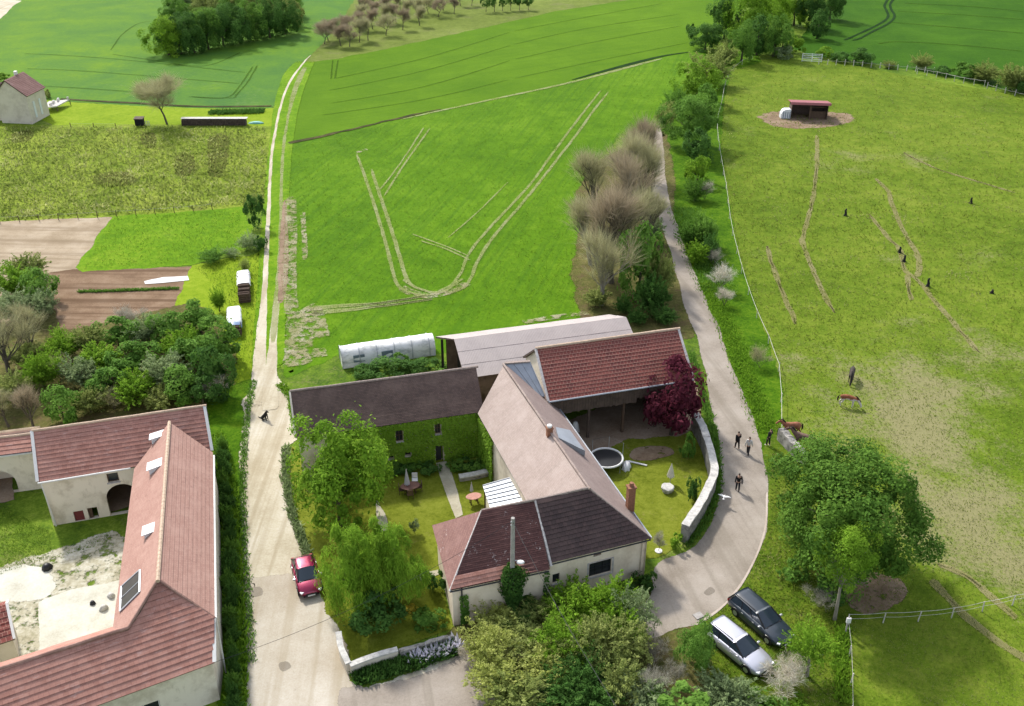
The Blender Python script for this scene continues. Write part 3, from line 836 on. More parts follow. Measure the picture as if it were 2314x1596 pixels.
def window(w, d0, d1, z0, z1, parent, bars=2, frame='frame_dark', sill=True, rows=1, name='window'):
    """frame, glazing bars and pane set into an opening of wall w"""
    mb = MB()
    f, o = 0.06, -0.14
    for a, b in (((d0, z0), (d1, z0)), ((d0, z1), (d1, z1)), ((d0, z0), (d0, z1)), ((d1, z0), (d1, z1))):
        ins = lambda q: (min(max(q[0], d0 + f / 2), d1 - f / 2), min(max(q[1], z0 + f / 2), z1 - f / 2))
        a, b = ins(a), ins(b)
        mb.bar(w.p(a[0], a[1], o), w.p(b[0], b[1], o), f, 0.07)
    for i in range(1, bars):
        d_ = d0 + (d1 - d0) * i / bars
        mb.bar(w.p(d_, z0 + f, o + 0.002), w.p(d_, z1 - f, o + 0.002), 0.04, 0.05)
    for i in range(1, rows):
        z_ = z0 + (z1 - z0) * i / rows
        mb.bar(w.p(d0 + f, z_, o + 0.004), w.p(d1 - f, z_, o + 0.004), 0.035, 0.045)
    fr = mb.build(name, M[frame], parent, world=True)
    pane = MB()
    vs = [w.p(d, z, oo) for oo in (o - 0.03, o - 0.045) for d, z in ((d0 + .02, z0 + .02), (d1 - .02, z0 + .02), (d1 - .02, z1 - .02), (d0 + .02, z1 - .02))]
    pane.add(vs, [(0, 1, 2, 3), (7, 6, 5, 4)])
    pn = MB(); pn.v, pn.f, pn.mi = pane.v, pane.f, pane.mi
    off = Vector(parent.location)
    pn.v = [tuple(Vector(v) - off) for v in pn.v]
    pn.build('pane', M['glass'], fr)
    if sill:
        sb = MB()
        sb.bar(w.p(d0 - 0.08, z0 - 0.05, 0.03), w.p(d1 + 0.08, z0 - 0.05, 0.03), 0.16, 0.08)
        sb.v = [tuple(Vector(v) - off) for v in sb.v]
        sb.build('sill', M['mortar_white'], fr)
    return fr

def panel(w, d0, d1, z0, z1, off, th, name, mat, parent):
    mb = MB()
    mb.bar(w.p((d0 + d1) / 2, z0, off), w.p((d0 + d1) / 2, z1, off), th, d1 - d0)
    # bar's section: first axis is z x up; make sure the long side runs along the wall
    mb = MB()
    vs = [w.p(d, z, o) for o in (off, off - th) for d, z in ((d0, z0), (d1, z0), (d1, z1), (d0, z1))]
    mb.add(vs, [(0, 1, 2, 3), (7, 6, 5, 4), (0, 4, 5, 1), (1, 5, 6, 2), (2, 6, 7, 3), (3, 7, 4, 0)])
    return mb.build(name, mat, parent, world=True)

def V2(p): return (p[0], p[1])

# ---------------------------------------------------------------- left farm (salmon roofs)
def left_farm():
    u1 = Vector((0.9595, 0.2818)); n1 = Vector((-0.2818, 0.9595))
    zA = 4.25                                   # eave of the back wing and the long wing
    eL, eR = P(85, 1090, zA), P(300, 1055, zA)
    rL, rR = P(72, 975, 6.75), P(462, 918, 6.75)
    b = thing('farmhouse', 'long salmon tiled farmhouse of three joined wings left of the gravel lane', 'farmhouse', (P(300, 1250)[0], P(300, 1250)[1], 0))
    # roof points
    peak = P(357, 1310, 6.75)
    r2b = P(383, 955, 6.7)
    eRb, eRf = P(480, 1024, 4.6), P(484, 1397, 4.6)
    fR, fL = P(485, 1498, 3.3), P(120, 1632, 3.3)
    n3 = Vector((-0.462, 0.887))
    r3R, r3L = P(290, 1420, 5.4), P(0, 1513, 5.4)
    d3 = (fL - fR)
    fL = fR + d3.normalized() * 16
    r3L = r3R + (r3L - r3R).normalized() * 14
    eLb, eLf = P(304, 1060, 4.3), P(256, 1430, 4.3)
    # back wing : front slope, back slope
    eRx = eL + (rR - rL) * 1.0
    slope('roof', [eL, eRx, rR, rL], (0, 1), M['pink_tile'], b, row=0.33)
    back = [rL, rR, rR + Vector((*(n1 * 2.7), -2.5)), rL + Vector((*(n1 * 2.7), -2.5))]
    slope('roof', back, (3, 2), M['pink_tile'], b, row=0.33)
    ridge('ridge_tiles', rL, rR, M['ridge_pale'], b)
    # long wing
    mid = r3R + (eLf - r3R) * 0.0
    slope('roof', [eLb, eLf, r3R, peak, r2b], (0, 1), M['pink_smooth'], b, row=0.16, lift=0.012)
    up = (r2b - peak).normalized()
    slope('roof', [eRf, eRb, r2b, peak], (0, 1), M['pink_smooth'], b, row=0.30, lift=0.022)
    ridge('ridge_tiles', r2b, peak, M['ridge_pale'], b, r=0.13)
    # front wing
    slope('roof', [fR, eRf, peak, r3R, r3L, fL], (0, 5), M['pink_tile'], b, row=0.36)
    bk = Vector((n3.x * 2.6, n3.y * 2.6, -1.9))
    slope('roof', [r3R + bk, r3L + bk, r3L, r3R], (0, 1), M['pink_tile'], b, row=0.36)
    ridge('ridge_tiles', r3R, r3L, M['pink_smooth'], b, r=0.12)
    ridge('ridge_tiles', peak, eRf, M['pink_smooth'], b, r=0.09)
    ridge('ridge_tiles', peak, r3R, M['pink_smooth'], b, r=0.09)
    # verges
    for p, q in ((eL, rL), (rR, lin(rR, eRx, 0.93)), (lin(eRf, fR, 0.03), fR)):
        vb = MB(); vb.bar(Vector(p) + Vector((0, 0, 0.05)), Vector(q) + Vector((0, 0, 0.05)), 0.22, 0.12)
        vb.build('verge_board', M['frame_white'], b, world=True)
    for nm, pa, pb, r_ in (('gutter', lin(eRb, eRf, 0.02) + Vector((0.1, 0.03, -0.02)), eRf + Vector((0.1, 0.0, -0.02)), 0.075),
            ('gutter', eL + Vector((0.05, -0.1, -0.03)), lin(eL, eR, 0.98) + Vector((0.0, -0.1, -0.03)), 0.075),
            ('downpipe', eL + Vector((0.25, -0.06, -0.05)), Vector((eL.x + 0.3, eL.y + 0.22, 0)), 0.05),
            ('downpipe', eRf + Vector((0.1, 0.0, -0.05)), Vector((eRf.x + 0.06, eRf.y - 0.05, 0)), 0.05)):
        g = MB(); g.tube([pa, pb], r_, 7); g.build(nm, M['frame_white'], b, world=True)
    # walls
    wm = MB()
    wf_a = Vector((eL.x, eL.y)) + n1 * 0.22 + u1 * 0.15
    wf_b = wf_a + u1 * 7.6
    front = Wall(wf_a, wf_b, [(0, 4.35), (1, 4.35)])
    # openings located from the picture
    def along(x, y, z):
        q = P(x, y, z); return (Vector((q.x, q.y)) - wf_a).dot(u1)
    L0, L1 = along(222, 1160, 1.0), along(296, 1140, 1.0)
    front.arch(4.05, 6.35, 1.55, 2.75)
    front.rect(4.45, 5.25, 3.05, 3.85)
    front.rect(1.55, 2.25, 0.02, 0.95)
    front.rect(2.55, 3.25, 0.02, 1.05)
    front.into(wm)
    gl = Wall(wf_a + n1 * 5.0, wf_a, [(0, 4.35), (0.5, 6.55), (1, 4.35)]).into(wm)
    bw = Wall(wf_a + n1 * 5.0 + u1 * 11.7, wf_a + n1 * 5.0, [(0, 4.3), (1, 4.3)]).into(wm)
    gr = Wall(wf_a + u1 * 11.7, wf_a + n1 * 5.0 + u1 * 11.7, [(0, 4.4), (0.5, 6.55), (1, 4.4)]).into(wm)
    # long wing's outer wall and gable foot
    ew_a = Vector((eRf.x - 0.12, eRf.y)); ew_b = Vector((eRb.x - 0.12, eRb.y))
    fw = Vector((fR.x, fR.y)) + n3 * 0.15 - Vector((0.12, 0))
    pk = 0.0
    Wall(ew_a, ew_b + (ew_b - ew_a) * 0.02, [(0, 4.5), (1, 4.5)]).into(wm)
    Wall(fw, ew_a, [(0, 3.3), (1, 4.5)]).into(wm)
    iw_a, iw_b = Vector((eLb.x + 0.15, eLb.y)), Vector((eLf.x + 0.15, eLf.y - 1.0))
    Wall(iw_a, iw_b, [(0, 4.2), (1, 4.2)]).into(wm)
    u3 = Vector((-n3.y, n3.x))
    fwall = Wall(fw + u3 * 14, fw, [(0, 3.25), (1, 3.25)])
    fwall.rect(14 - 5.1, 14 - 3.3, 0.5, 1.75)
    fwall.into(wm)
    Wall(fw + n3 * 5.2, fw + n3 * 5.2 + u3 * 14, [(0, 3.3), (1, 3.3)]).into(wm)
    wm.build('wall', M['plaster_old'], b, world=True)
    window(fwall, 14 - 5.1, 14 - 3.3, 0.5, 1.75, b, bars=2, frame='frame_white')
    window(front, 4.45, 5.25, 3.05, 3.85, b, bars=1, frame='wood', sill=True)
    panel(front, 1.58, 2.22, 0.03, 0.93, -0.08, 0.05, 'door', M['red_door'], b)['label'] = 'low oxblood painted stable door'
    panel(front, 2.60, 2.85, 0.03, 1.0, -0.12, 0.05, 'door', M['wood'], b)['label'] = 'low brown stable door standing open'
    # lucarnes in the left slope
    for x, y, big_ in ((357, 985, 0.8), (353, 1055, 1.0), (344, 1200, 1.0)):
        c = P(x, y, 6.0)
        axis = Vector((r2b.x - peak.x, r2b.y - peak.y)).normalized()
        out = Vector((-axis.y, axis.x))
        if out.x > 0: out = -out
        mb = MB()
        w, h, L = 0.85 * big_, 0.80 * big_, 0.95
        A = Vector((axis.x, axis.y, 0)); O = Vector((out.x, out.y, 0)); Z = Vector((0, 0, 1))
        base = c - O * 0.15 - Z * 0.5
        v = [base + A * s * w / 2 + O * o_ + Z * z for o_, z in ((0.62, -0.1), (0.62, h * 0.72), (-0.35, h * 1.05), (-0.35, 0.1)) for s in (-1, 1)]
        mb.add(v, [(0, 1, 3, 2), (2, 3, 5, 4), (0, 2, 4, 6), (1, 7, 5, 3)])
        dm = mb.build('dormer', M['metal_white'], b, world=True)
        off = Vector(b.location)
        g2 = MB()
        v = [base + A * s * (w / 2 - 0.07) + O * 0.626 + Z * z - off for z in (0.22, h * 0.64) for s in (-1, 1)]
        g2.add(v, [(0, 1, 3, 2)]); g2.build('pane', M['glass'], dm)
        r2 = MB()
        v = [base + A * s * (w / 2 + 0.07) + O * o_ + Z * z - off for zz in (0.0, 0.05) for o_, z in ((0.78, h * 0.70 + zz), (-0.4, h * 1.1 + zz)) for s in (-1, 1)]
        r2.add(v, [(0, 2, 3, 1), (4, 5, 7, 6), (0, 1, 5, 4), (2, 6, 7, 3), (0, 4, 6, 2), (1, 3, 7, 5)])
        r2.build('roof', M['metal_white'], dm)
    # solar / roof light panel
    def on_left(x, y):
        A_, B_, C_ = eLb, eLf, peak
        nn = (B_ - A_).cross(C_ - A_).normalized()
        o = Vector((0, 0, CAM_H)); dd = P(x, y, 0) - o
        t = (A_ - o).dot(nn) / dd.dot(nn)
        return o + dd * t, nn if nn.z > 0 else -nn
    q = [on_left(*p) for p in ((278, 1328), (320, 1290), (319, 1340), (275, 1384))]
    nn = q[0][1]
    mb = MB()
    vs = [p + nn * 0.13 for p, _ in q] + [p + nn * 0.03 for p, _ in q]
    mb.add(vs, [(0, 1, 2, 3)[::-1], (0, 1, 2, 3), (0, 4, 5, 1), (1, 5, 6, 2), (2, 6, 7, 3), (3, 7, 4, 0)][1:])
    m = flat('solar_glass', (0.035, 0.028, 0.03), 0.3, var=0.7, scale=2.5, spec=0.5)
    sp = mb.build('roof_light', m, b, world=True)
    fr = MB()
    pp = [p + nn * 0.13 for p, _ in q]
    for i in range(4): fr.bar(pp[i], pp[(i + 1) % 4], 0.09, 0.07)
    fr.bar((pp[0] + pp[3]) / 2, (pp[1] + pp[2]) / 2, 0.05, 0.06)
    fr.v = [tuple(Vector(v) - Vector(b.location)) for v in fr.v]
    fr.build('frame', M['zinc'], sp)
    return b
left_farm()

def yard_gate_building():
    zT = 3.75
    a, c = P(72, 1018, zT), P(0, 1027, zT)
    u = Vector((c.x - a.x, c.y - a.y)).normalized()
    far = Vector((a.x, a.y)) + u * 9
    b = thing('cart_shed', 'low cream cart shed with an arched opening, built against the salmon farmhouse gable', 'shed', (a.x, a.y, 0))
    A2 = Vector((a.x, a.y)) + Vector((0.25, 0.2))
    n = Vector((-u.y, u.x));
    if n.y < 0: n = -n
    w = Wall(far, A2, [(0, zT), (1, zT)])
    L = w.L
    q = P(8, 1085, 1.5)
    d0 = (Vector((q.x, q.y)) - far).dot(-u)
    w.arch(d0 - 1.7, d0 + 0.75, 1.0, 2.2)
    mb = MB(); w.into(mb)
    Wall(A2 + n * 2.4, far + n * 2.4, [(0, 4.3), (1, 4.3)]).into(mb)
    Wall(far + n * 2.4, far, [(0, 4.3), (1, 3.7)]).into(mb)
    mb.build('wall', M['plaster_old'], b, world=True)
    up = Vector((n.x * 1.3, n.y * 1.3, 0.75))
    e0 = a - Vector((n.x, n.y, 0)) * 0.15; e1 = Vector((far.x, far.y, zT)) - Vector((n.x, n.y, 0)) * 0.15
    slope('roof', [e1, e0, e0 + up, e1 + up], (0, 1), M['pink_tile'], b, row=0.36)
    dn = Vector((n.x * 1.3, n.y * 1.3, -0.7))
    slope('roof', [e1 + up, e0 + up, e0 + up + dn, e1 + up + dn], (3, 2), M['pink_tile'], b, row=0.36)
    ridge('ridge_tiles', e0 + up, e1 + up, M['ridge_pale'], b)
    fl = MB()
    fl.bar(e0 + Vector((0, 0, -0.1)), e1 + Vector((0, 0, -0.1)), 0.16, 0.12)
    fl.build('eaves_board', M['frame_white'], b, world=True)
yard_gate_building()

def yard_outbuilding():
    """small roof and pale gable at the lower left edge"""
    t0, t1 = P(16, 1366, 3.2), P(24, 1447, 2.3)
    b = thing('outbuilding', 'small outbuilding with oxblood tiles and a grey gable in the farm yard corner', 'outbuilding', (t0.x, t0.y, 0))
    u = Vector((-0.88, -0.47)); n = Vector((0.47, -0.88))
    rd = Vector((t0.x, t0.y, 3.2)); ev = rd + Vector((n.x * 2.1, n.y * 2.1, -1.15)); bk = rd + Vector((-n.x * 0.9, -n.y * 0.9, -0.5))
    far = Vector((u.x * 6, u.y * 6, 0))
    slope('roof', [ev, ev + far, rd + far, rd], (0, 1), M['red_tile'], b, row=0.4)
    slope('roof', [bk, rd, rd + far, bk + far], (0, 3), M['red_tile'], b, row=0.4)
    for q_ in (ev, bk):
        mb = MB(); mb.bar(rd + Vector((0, 0, .05)), q_ + Vector((0, 0, .05)), 0.16, 0.1)
        mb.build('verge_board', M['frame_white'], b, world=True)
    wm = MB()
    e2, b2, r2 = (Vector((q.x, q.y)) - u * -0.12 for q in (ev, bk, rd))
    e2 = e2 - n * 0.15
    Wall(e2, b2, [(0, 2.0), (0.70, 3.1), (1, 2.65)]).into(wm)
    Wall(e2 + u * 5.7, e2, [(0, 2.0), (1, 2.0)]).into(wm)
    Wall(b2, b2 + u * 5.7, [(0, 2.6), (1, 2.6)]).into(wm)
    wm.build('wall', M['plaster_white'], b, world=True)
yard_outbuilding()

# ---------------------------------------------------------------- central farm
GZ = {}
def ivy_barn():
    ze, zr = 4.4, 6.95
    a, c = P(668, 990, ze), P(1082, 932, ze)
    u = Vector((c.x - a.x, c.y - a.y)).normalized(); n = Vector((-u.y, u.x))
    L = 14.9
    U, N = Vector((u.x, u.y, 0)), Vector((n.x, n.y, 0))
    b = thing('stone_barn', 'long barn with a dark brown tiled roof above an ivy covered wall', 'barn', (a.x, a.y, 0))
    e0, e1 = a, a + U * L
    r0, r1 = e0 + N * 2.75 + Vector((0, 0, zr - ze)), e1 + N * 2.75 + Vector((0, 0, zr - ze))
    slope('roof', [e0, e1, r1, r0], (0, 1), M['brown_tile'], b, row=0.125, lift=0.012, joint='joint_dark')
    slope('roof', [r0, r1, e1 + N * 5.5, e0 + N * 5.5], (3, 2), M['brown_tile'], b, row=0.125, lift=0.012, joint='joint_dark')
    ridge('ridge_tiles', r0, r1, M['ridge_old'], b, r=0.1)
    A = Vector((a.x, a.y)) + n * 0.2 + u * 0.18
    f = Wall(A, A + u * (L - 0.4), [(0, ze), (1, ze)])
    GZ['barn_wall'] = f
    GZ['openings'] = []
    def loc(x, y, z):
        q = P(x, y, z); return (Vector((q.x, q.y)) - A).dot(u)
    for x0, x1, z0, z1, kind in ((891, 908, 2.55, 3.65, 'w'), (984, 998, 2.75, 3.75, 'w'), (876, 890, 0.95, 1.35, 'v'), (917, 931, 1.0, 1.45, 'v'), (986, 1004, 0.02, 1.62, 'd')):
        ym = {'w': 975, 'v': 1033, 'd': 1030}[kind]
        d0, d1 = loc(x0, ym, (z0 + z1) / 2), loc(x1, ym, (z0 + z1) / 2)
        f.rect(d0, d1, z0, z1)
        GZ['openings'].append((d0, d1, z0, z1, kind))
    wm = MB(); f.into(wm)
    Wall(A + n * 5.1, A, [(0, ze), (0.5, zr - 0.12), (1, ze)]).into(wm)
    Wall(A + n * 5.1 + u * (L - 0.4), A + n * 5.1, [(0, ze), (1, ze)]).into(wm)
    wm.build('wall', M['plaster_old'], b, world=True)
    for d0, d1, z0, z1, k in GZ['openings']:
        if k == 'w': window(f, d0, d1, z0, z1, b, bars=2, frame='wood', sill=True, rows=2)
        elif k == 'v': panel(f, d0, d1, z0, z1, -0.25, 0.04, 'vent', M['dark'], b)
        else: panel(f, d0 + 0.02, d1 - 0.14, z0, z1 - 0.02, -0.2, 0.05, 'door', M['frame_dark'], b)
    vb = MB()
    vb.bar(e0 + Vector((0, 0, 0.02)), r0 + Vector((0, 0, 0.02)), 0.14, 0.12)
    vb.build('verge_board', M['plaster_old'], b, world=True)
    return e0, e1, r0, r1, u, n
BARN = ivy_barn()

def main_house():
    e0, e1, r0, r1, u, n = BARN
    top = P(1137, 823, 7.0)
    K = P(1330, 1103, 6.6)
    CR = P(1470, 1217, 3.4)
    LE0, LE1 = P(1080, 935, 4.45), P(1200, 1153, 4.2)
    RE0 = P(1236, 888, 3.4)
    b = thing('main_house', 'tall house with a broad pale pink tiled roof between courtyard and garden', 'house', (P(1230, 1090)[0], P(1230, 1090)[1], 0))
    axis = (K - top); axis.z = 0; axis.normalize()
    left = Vector((axis.y, -axis.x, 0))
    if left.x > 0: left = -left
    slope('roof', [LE0, LE1, K + axis * 0.5 + left * 1.3 + Vector((0, 0, -1.1)), K, top], (0, 1), M['pale_tile'], b, row=0.115, lift=0.009)
    slope('roof', [CR, RE0, top, K], (0, 1), M['shaded_slope'], b, row=0.115, lift=0.009)
    ridge('ridge_tiles', top, K, M['pale_tile'], b, r=0.09)
    wm = MB()
    W1 = Wall(V2(LE0 - left * 0.2), V2(LE1 - left * 0.2 + axis * 0.0), [(0, 4.45), (1, 4.2)])
    # outside must look left: direction with outside on the right
    if W1.n.dot(Vector((left.x, left.y))) < 0:
        W1 = Wall(V2(LE1 - left * 0.2), V2(LE0 - left * 0.2), [(0, 4.2), (1, 4.45)])
    W1.into(wm)
    GZ['house_wall'] = W1
    ra, rb = CR + left * 0.25, RE0 + left * 0.25
    Wall(V2(ra), V2(rb), [(0, 3.3), (1, 3.3)]).into(wm)
    Wall(V2(rb), V2(LE0 - left * 0.2), [(0, 3.3), (0.6, 6.6), (1, 4.4)]).into(wm)
    wm.build('wall', M['plaster_old'], b, world=True)
    # chimneys
    def chimney(x, y, z, h, w, pot):
        base = P(x, y, z)
        mb = MB()
        mb.box((base.x, base.y, z + h / 2), (w, w * 0.85, h), rz=0.3)
        mb.box((base.x, base.y, z + h - 0.05), (w * 1.2, w * 1.05, 0.14), rz=0.3)
        c = mb.build('chimney', M['brick'], b, world=True)
        p2 = MB()
        if pot:
            p2.lathe([(w * 0.42, 0), (w * 0.5, 0.12), (w * 0.42, 0.2), (w * 0.1, 0.24)], 10, c=(base.x - b.location.x, base.y - b.location.y, z + h))
            p2.build('cap', M['frame_white'], c)
        else:
            p2.lathe([(w * 0.34, 0), (w * 0.28, 0.3), (w * 0.18, 0.3)], 8, c=(base.x - b.location.x, base.y - b.location.y, z + h))
            p2.build('pot', M['brick'], c)
    chimney(1241, 1000, 5.9, 1.35, 0.42, True)
    chimney(1422, 1165, 3.0, 2.6, 0.52, False)
    # raised roof light on the far slope
    mb = MB()
    t = [P(1256, 968, 6.35), P(1288, 975, 5.55), P(1322, 1022, 5.0), P(1262, 992, 6.3)]
    zz = Vector((0, 0, 0.12))
    mb.add([p + zz for p in t] + [p - zz * 3 for p in t], [(0, 1, 2, 3), (0, 4, 5, 1), (1, 5, 6, 2), (2, 6, 7, 3), (3, 7, 4, 0)])
    mb.build('roof_light', M['zinc'], b, world=True)
    fb = MB()
    g0, g1 = RE0 + Vector((0, 0, 0.02)), CR + Vector((0, 0, 0.02))
    fb.tube([g0 - left * 0.08, g1 - left * 0.08], 0.07, 6)
    fb.build('gutter', M['zinc'], b, world=True)
    return top, K, CR, LE0, LE1, left, axis
HOUSE = main_house()

def cottage():
    top, K, CR, LE0, LE1, left, axis = HOUSE
    CL, M1 = P(1017, 1335, 3.35), P(1241, 1288, 3.3)
    M2 = P(1243, 1273, 3.55)
    CRf = P(1470, 1217, 3.4)
    RS, RM, KK = P(1088, 1155, 6.25), P(1208, 1131, 6.5), K + Vector((0, -0.02, -0.02))
    BL = P(977, 1188, 3.4)
    b = thing('cottage', 'low cream cottage with a hipped roof, half mossy maroon and half black tiles', 'house', (CL.x, CL.y, 0))
    RMf = lin(RM, KK, 0.02)
    slope('roof', [CL, M1, RM, RS], (0, 1), M['hip_tile'], b, row=0.13, lift=0.012, joint='joint_dark')['label'] = 'mossy maroon slope'
    slope('roof', [M2, CRf, KK, RMf], (0, 1), M['black_tile'], b, row=0.31, lift=0.045, joint='joint_dark')['label'] = 'near black slope of wide tiles'
    slope('roof', [BL, CL, RS], (0, 1), M['hip_side'], b, row=0.13, lift=0.012, joint='joint_dark')['label'] = 'lichen speckled brown hip'
    uv = (M1 - CL); uv.z = 0; uv.normalize(); nv = Vector((-uv.y, uv.x, 0))
    BR = BL + uv * 9.0
    slope('roof', [BL, RS, RM, KK, BR + Vector((0, 0, 0.2))], (0, 4), M['hip_side'], b, row=0.13, lift=0.012, joint='joint_dark')
    # newer tile courses along the front eave of the maroon half
    off = Vector((0, -0.02, 0.09))
    c0, c1 = lin(CL, RS, 0.17), lin(M1, RM, 0.17)
    rz_ = Vector((0, -0.02, 0.10))
    slope('eave_courses', [CL + off, M1 + off + rz_, c1 + off + rz_, c0 + off], (0, 1), M['pink_tile'], b, row=0.28, lift=0.03)
    ridge('ridge_tiles', RS, RM, M['ridge_old'], b); ridge('ridge_tiles', RM, KK, M['ridge_old'], b)
    ridge('hip_mortar', RS, CL, M['mortar_white'], b, r=0.07)
    ridge('valley_mortar', RM + Vector((0.05, 0, 0)), lin(M1, M2, 0.5) + Vector((0.08, 0.0, 0.05)), M['mortar_white'], b, r=0.10)
    ridge('hip_mortar', KK, CRf, M['ridge_old'], b, r=0.08)
    wm = MB()
    A = V2(CL + uv * 0.2 + nv * 0.2); B = V2(M1 + nv * 0.2 - uv * 0.05)
    Wall(A, B, [(0, 3.35), (1, 3.3)]).into(wm, ends=True)
    C0 = V2(M2 + nv * 0.18 - uv * 0.02); u2 = (CRf - M2); u2.z = 0; u2.normalize()
    C1 = V2(CRf + Vector((-u2.y, u2.x, 0)) * 0.18 - u2 * 0.2)
    f = Wall(C0, C1, [(0, 3.5), (1, 3.35)])
    def loc(x, y, z):
        q = P(x, y, z); return (Vector((q.x, q.y)) - Vector(C0)).dot(Vector((u2.x, u2.y)))
    dw0, dw1 = loc(1331, 1290, 1.75), loc(1380, 1275, 1.75)
    ds0, ds1 = loc(1249, 1310, 1.9), loc(1265, 1305, 1.9)
    dv0, dv1 = loc(1338, 1252, 3.0), loc(1356, 1248, 3.0)
    f.rect(dw0, dw1, 1.15, 2.35); f.rect(max(0.1, ds0), ds1, 1.5, 2.3); f.rect(dv0, dv1, 2.9, 3.15)
    f.into(wm)
    Wall(C1, V2(CRf + nv * 4.6 - u2 * 0.6), [(0, 3.35), (1, 3.35)]).into(wm)
    Wall(V2(BL + uv * 0.25 - nv * 0.2), A, [(0, 3.3), (1, 3.3)]).into(wm)
    Wall(V2(BR), V2(BL + uv * 0.25 - nv * 0.2), [(0, 3.3), (1, 3.3)]).into(wm)
    Wall(B, C0, [(0, 3.3), (1, 3.3)]).into(wm)
    wm.build('wall', M['plaster'], b, world=True)
    window(f, dw0, dw1, 1.15, 2.35, b, bars=3, rows=2)
    window(f, max(0.1, ds0), ds1, 1.5, 2.3, b, bars=1)
    panel(f, dv0, dv1, 2.9, 3.15, -0.1, 0.05, 'vent', M['wood'], b)
    fr = MB()
    for p_, q_ in (((dw0 - 0.1, 1.05), (dw0 - 0.1, 2.45)), ((dw1 + 0.1, 1.05), (dw1 + 0.1, 2.45)), ((dw0 - 0.1, 2.45), (dw1 + 0.1, 2.45))):
        fr.bar(f.p(p_[0], p_[1], 0.005), f.p(q_[0], q_[1], 0.005), 0.14, 0.03)
    fr.build('window_surround', M['mortar_white'], b, world=True)
    d_ = Vector((A[0], A[1], 0)) + uv * 0.6 - nv * 0.08
    for nm, pa, pb in (('gutter', CL + Vector((0, -0.09, -0.04)), M1 + Vector((0, -0.09, -0.04))), ('gutter', M2 + Vector((0, -0.09, -0.06)), CRf + Vector((0, -0.09, -0.06))), ('downpipe', d_ + Vector((0, 0, 3.3)), d_)):
        g = MB(); g.tube([pa, pb], 0.052, 6); g.build(nm, M['frame_dark'], b, world=True)
    GZ['cot'] = (A, B, C0, C1, uv, nv)
cottage()

def red_barn():
    ze, zr = 4.5, 7.4
    a, c = P(1239, 908, ze), P(1562, 859, ze)
    u = Vector((c.x - a.x, c.y - a.y)).normalized(); n = Vector((-u.y, u.x))
    U, N = Vector((u.x, u.y, 0)), Vector((n.x, n.y, 0)); L = (c - a).length + 0.2
    b = thing('open_barn', 'open fronted barn with a worn red tile roof beside the village road', 'barn', (a.x, a.y, 0))
    e0, e1 = a, a + U * L
    r0, r1 = e0 + N * 3.75 + Vector((0, 0, zr - ze)), e1 + N * 3.75 + Vector((0, 0, zr - ze))
    slope('roof', [e0, e1, r1, r0], (0, 1), M['red_tile'], b, row=0.32, lift=0.03)
    slope('roof', [r0, r1, e1 + N * 7.5, e0 + N * 7.5], (3, 2), M['red_tile'], b, row=0.32, lift=0.03)
    ridge('ridge_tiles', r0, r1, M['ridge_pale'], b, r=0.13)
    A = Vector((a.x, a.y)) + n * 0.25 + u * 0.2
    wm = MB()
    Wall(A + n * 7.0, A, [(0, ze), (0.5, zr - 0.1), (1, ze)]).into(wm)
    wm.build('wall', M['plaster_white'], b, world=True)
    w2 = MB()
    Wall(A + u * (L - 0.4), A + u * (L - 0.4) + n * 7.0, [(0, ze), (0.5, zr - 0.1), (1, ze)]).into(w2)
    Wall(A + u * (L - 0.4) + n * 7.0, A + n * 7.0, [(0, ze), (1, ze)]).into(w2)
    w2.build('plank_wall', M['wood_dark'], b, world=True)
    sk = MB(); rnd = random.Random(4)
    k = int((L - 0.4) / 0.24)
    for i in range(k):
        q = A + u * (0.12 + i * 0.24)
        z0 = 2.95 + rnd.uniform(-0.06, 0.08) + (0.35 if i > k * 0.62 else 0)
        sk.box((q.x, q.y, (z0 + 4.42) / 2), (0.22, 0.035 + rnd.random() * 0.02, 4.42 - z0), rz=math.atan2(u.y, u.x))
    sk.build('plank_skirt', M['wood_dark'], b, world=True)
    for s in (0.3, 3.5, 6.6, 9.6, L - 0.6):
        m = MB(); q = A + u * s + n * 0.15
        m.box((q.x, q.y, 2.2), (0.2, 0.2, 4.4), rz=math.atan2(u.y, u.x))
        m.build('post', M['wood_dark'] if s != 6.6 else M['wood'], b, world=True)
    fb = MB()
    fb.tube([e0 - N * 0.07, e1 - N * 0.07], 0.07, 6)
    fb.build('gutter', M['zinc'], b, world=True)
    for pa, pb in ((e0, r0), (e1, r1)):
        vb = MB(); vb.bar(pa + Vector((0, 0, .04)), pb + Vector((0, 0, .04)), 0.2, 0.12)
        vb.build('verge_board', M['mortar_white'], b, world=True)
    return r0, e0, u, n
RB = red_barn()

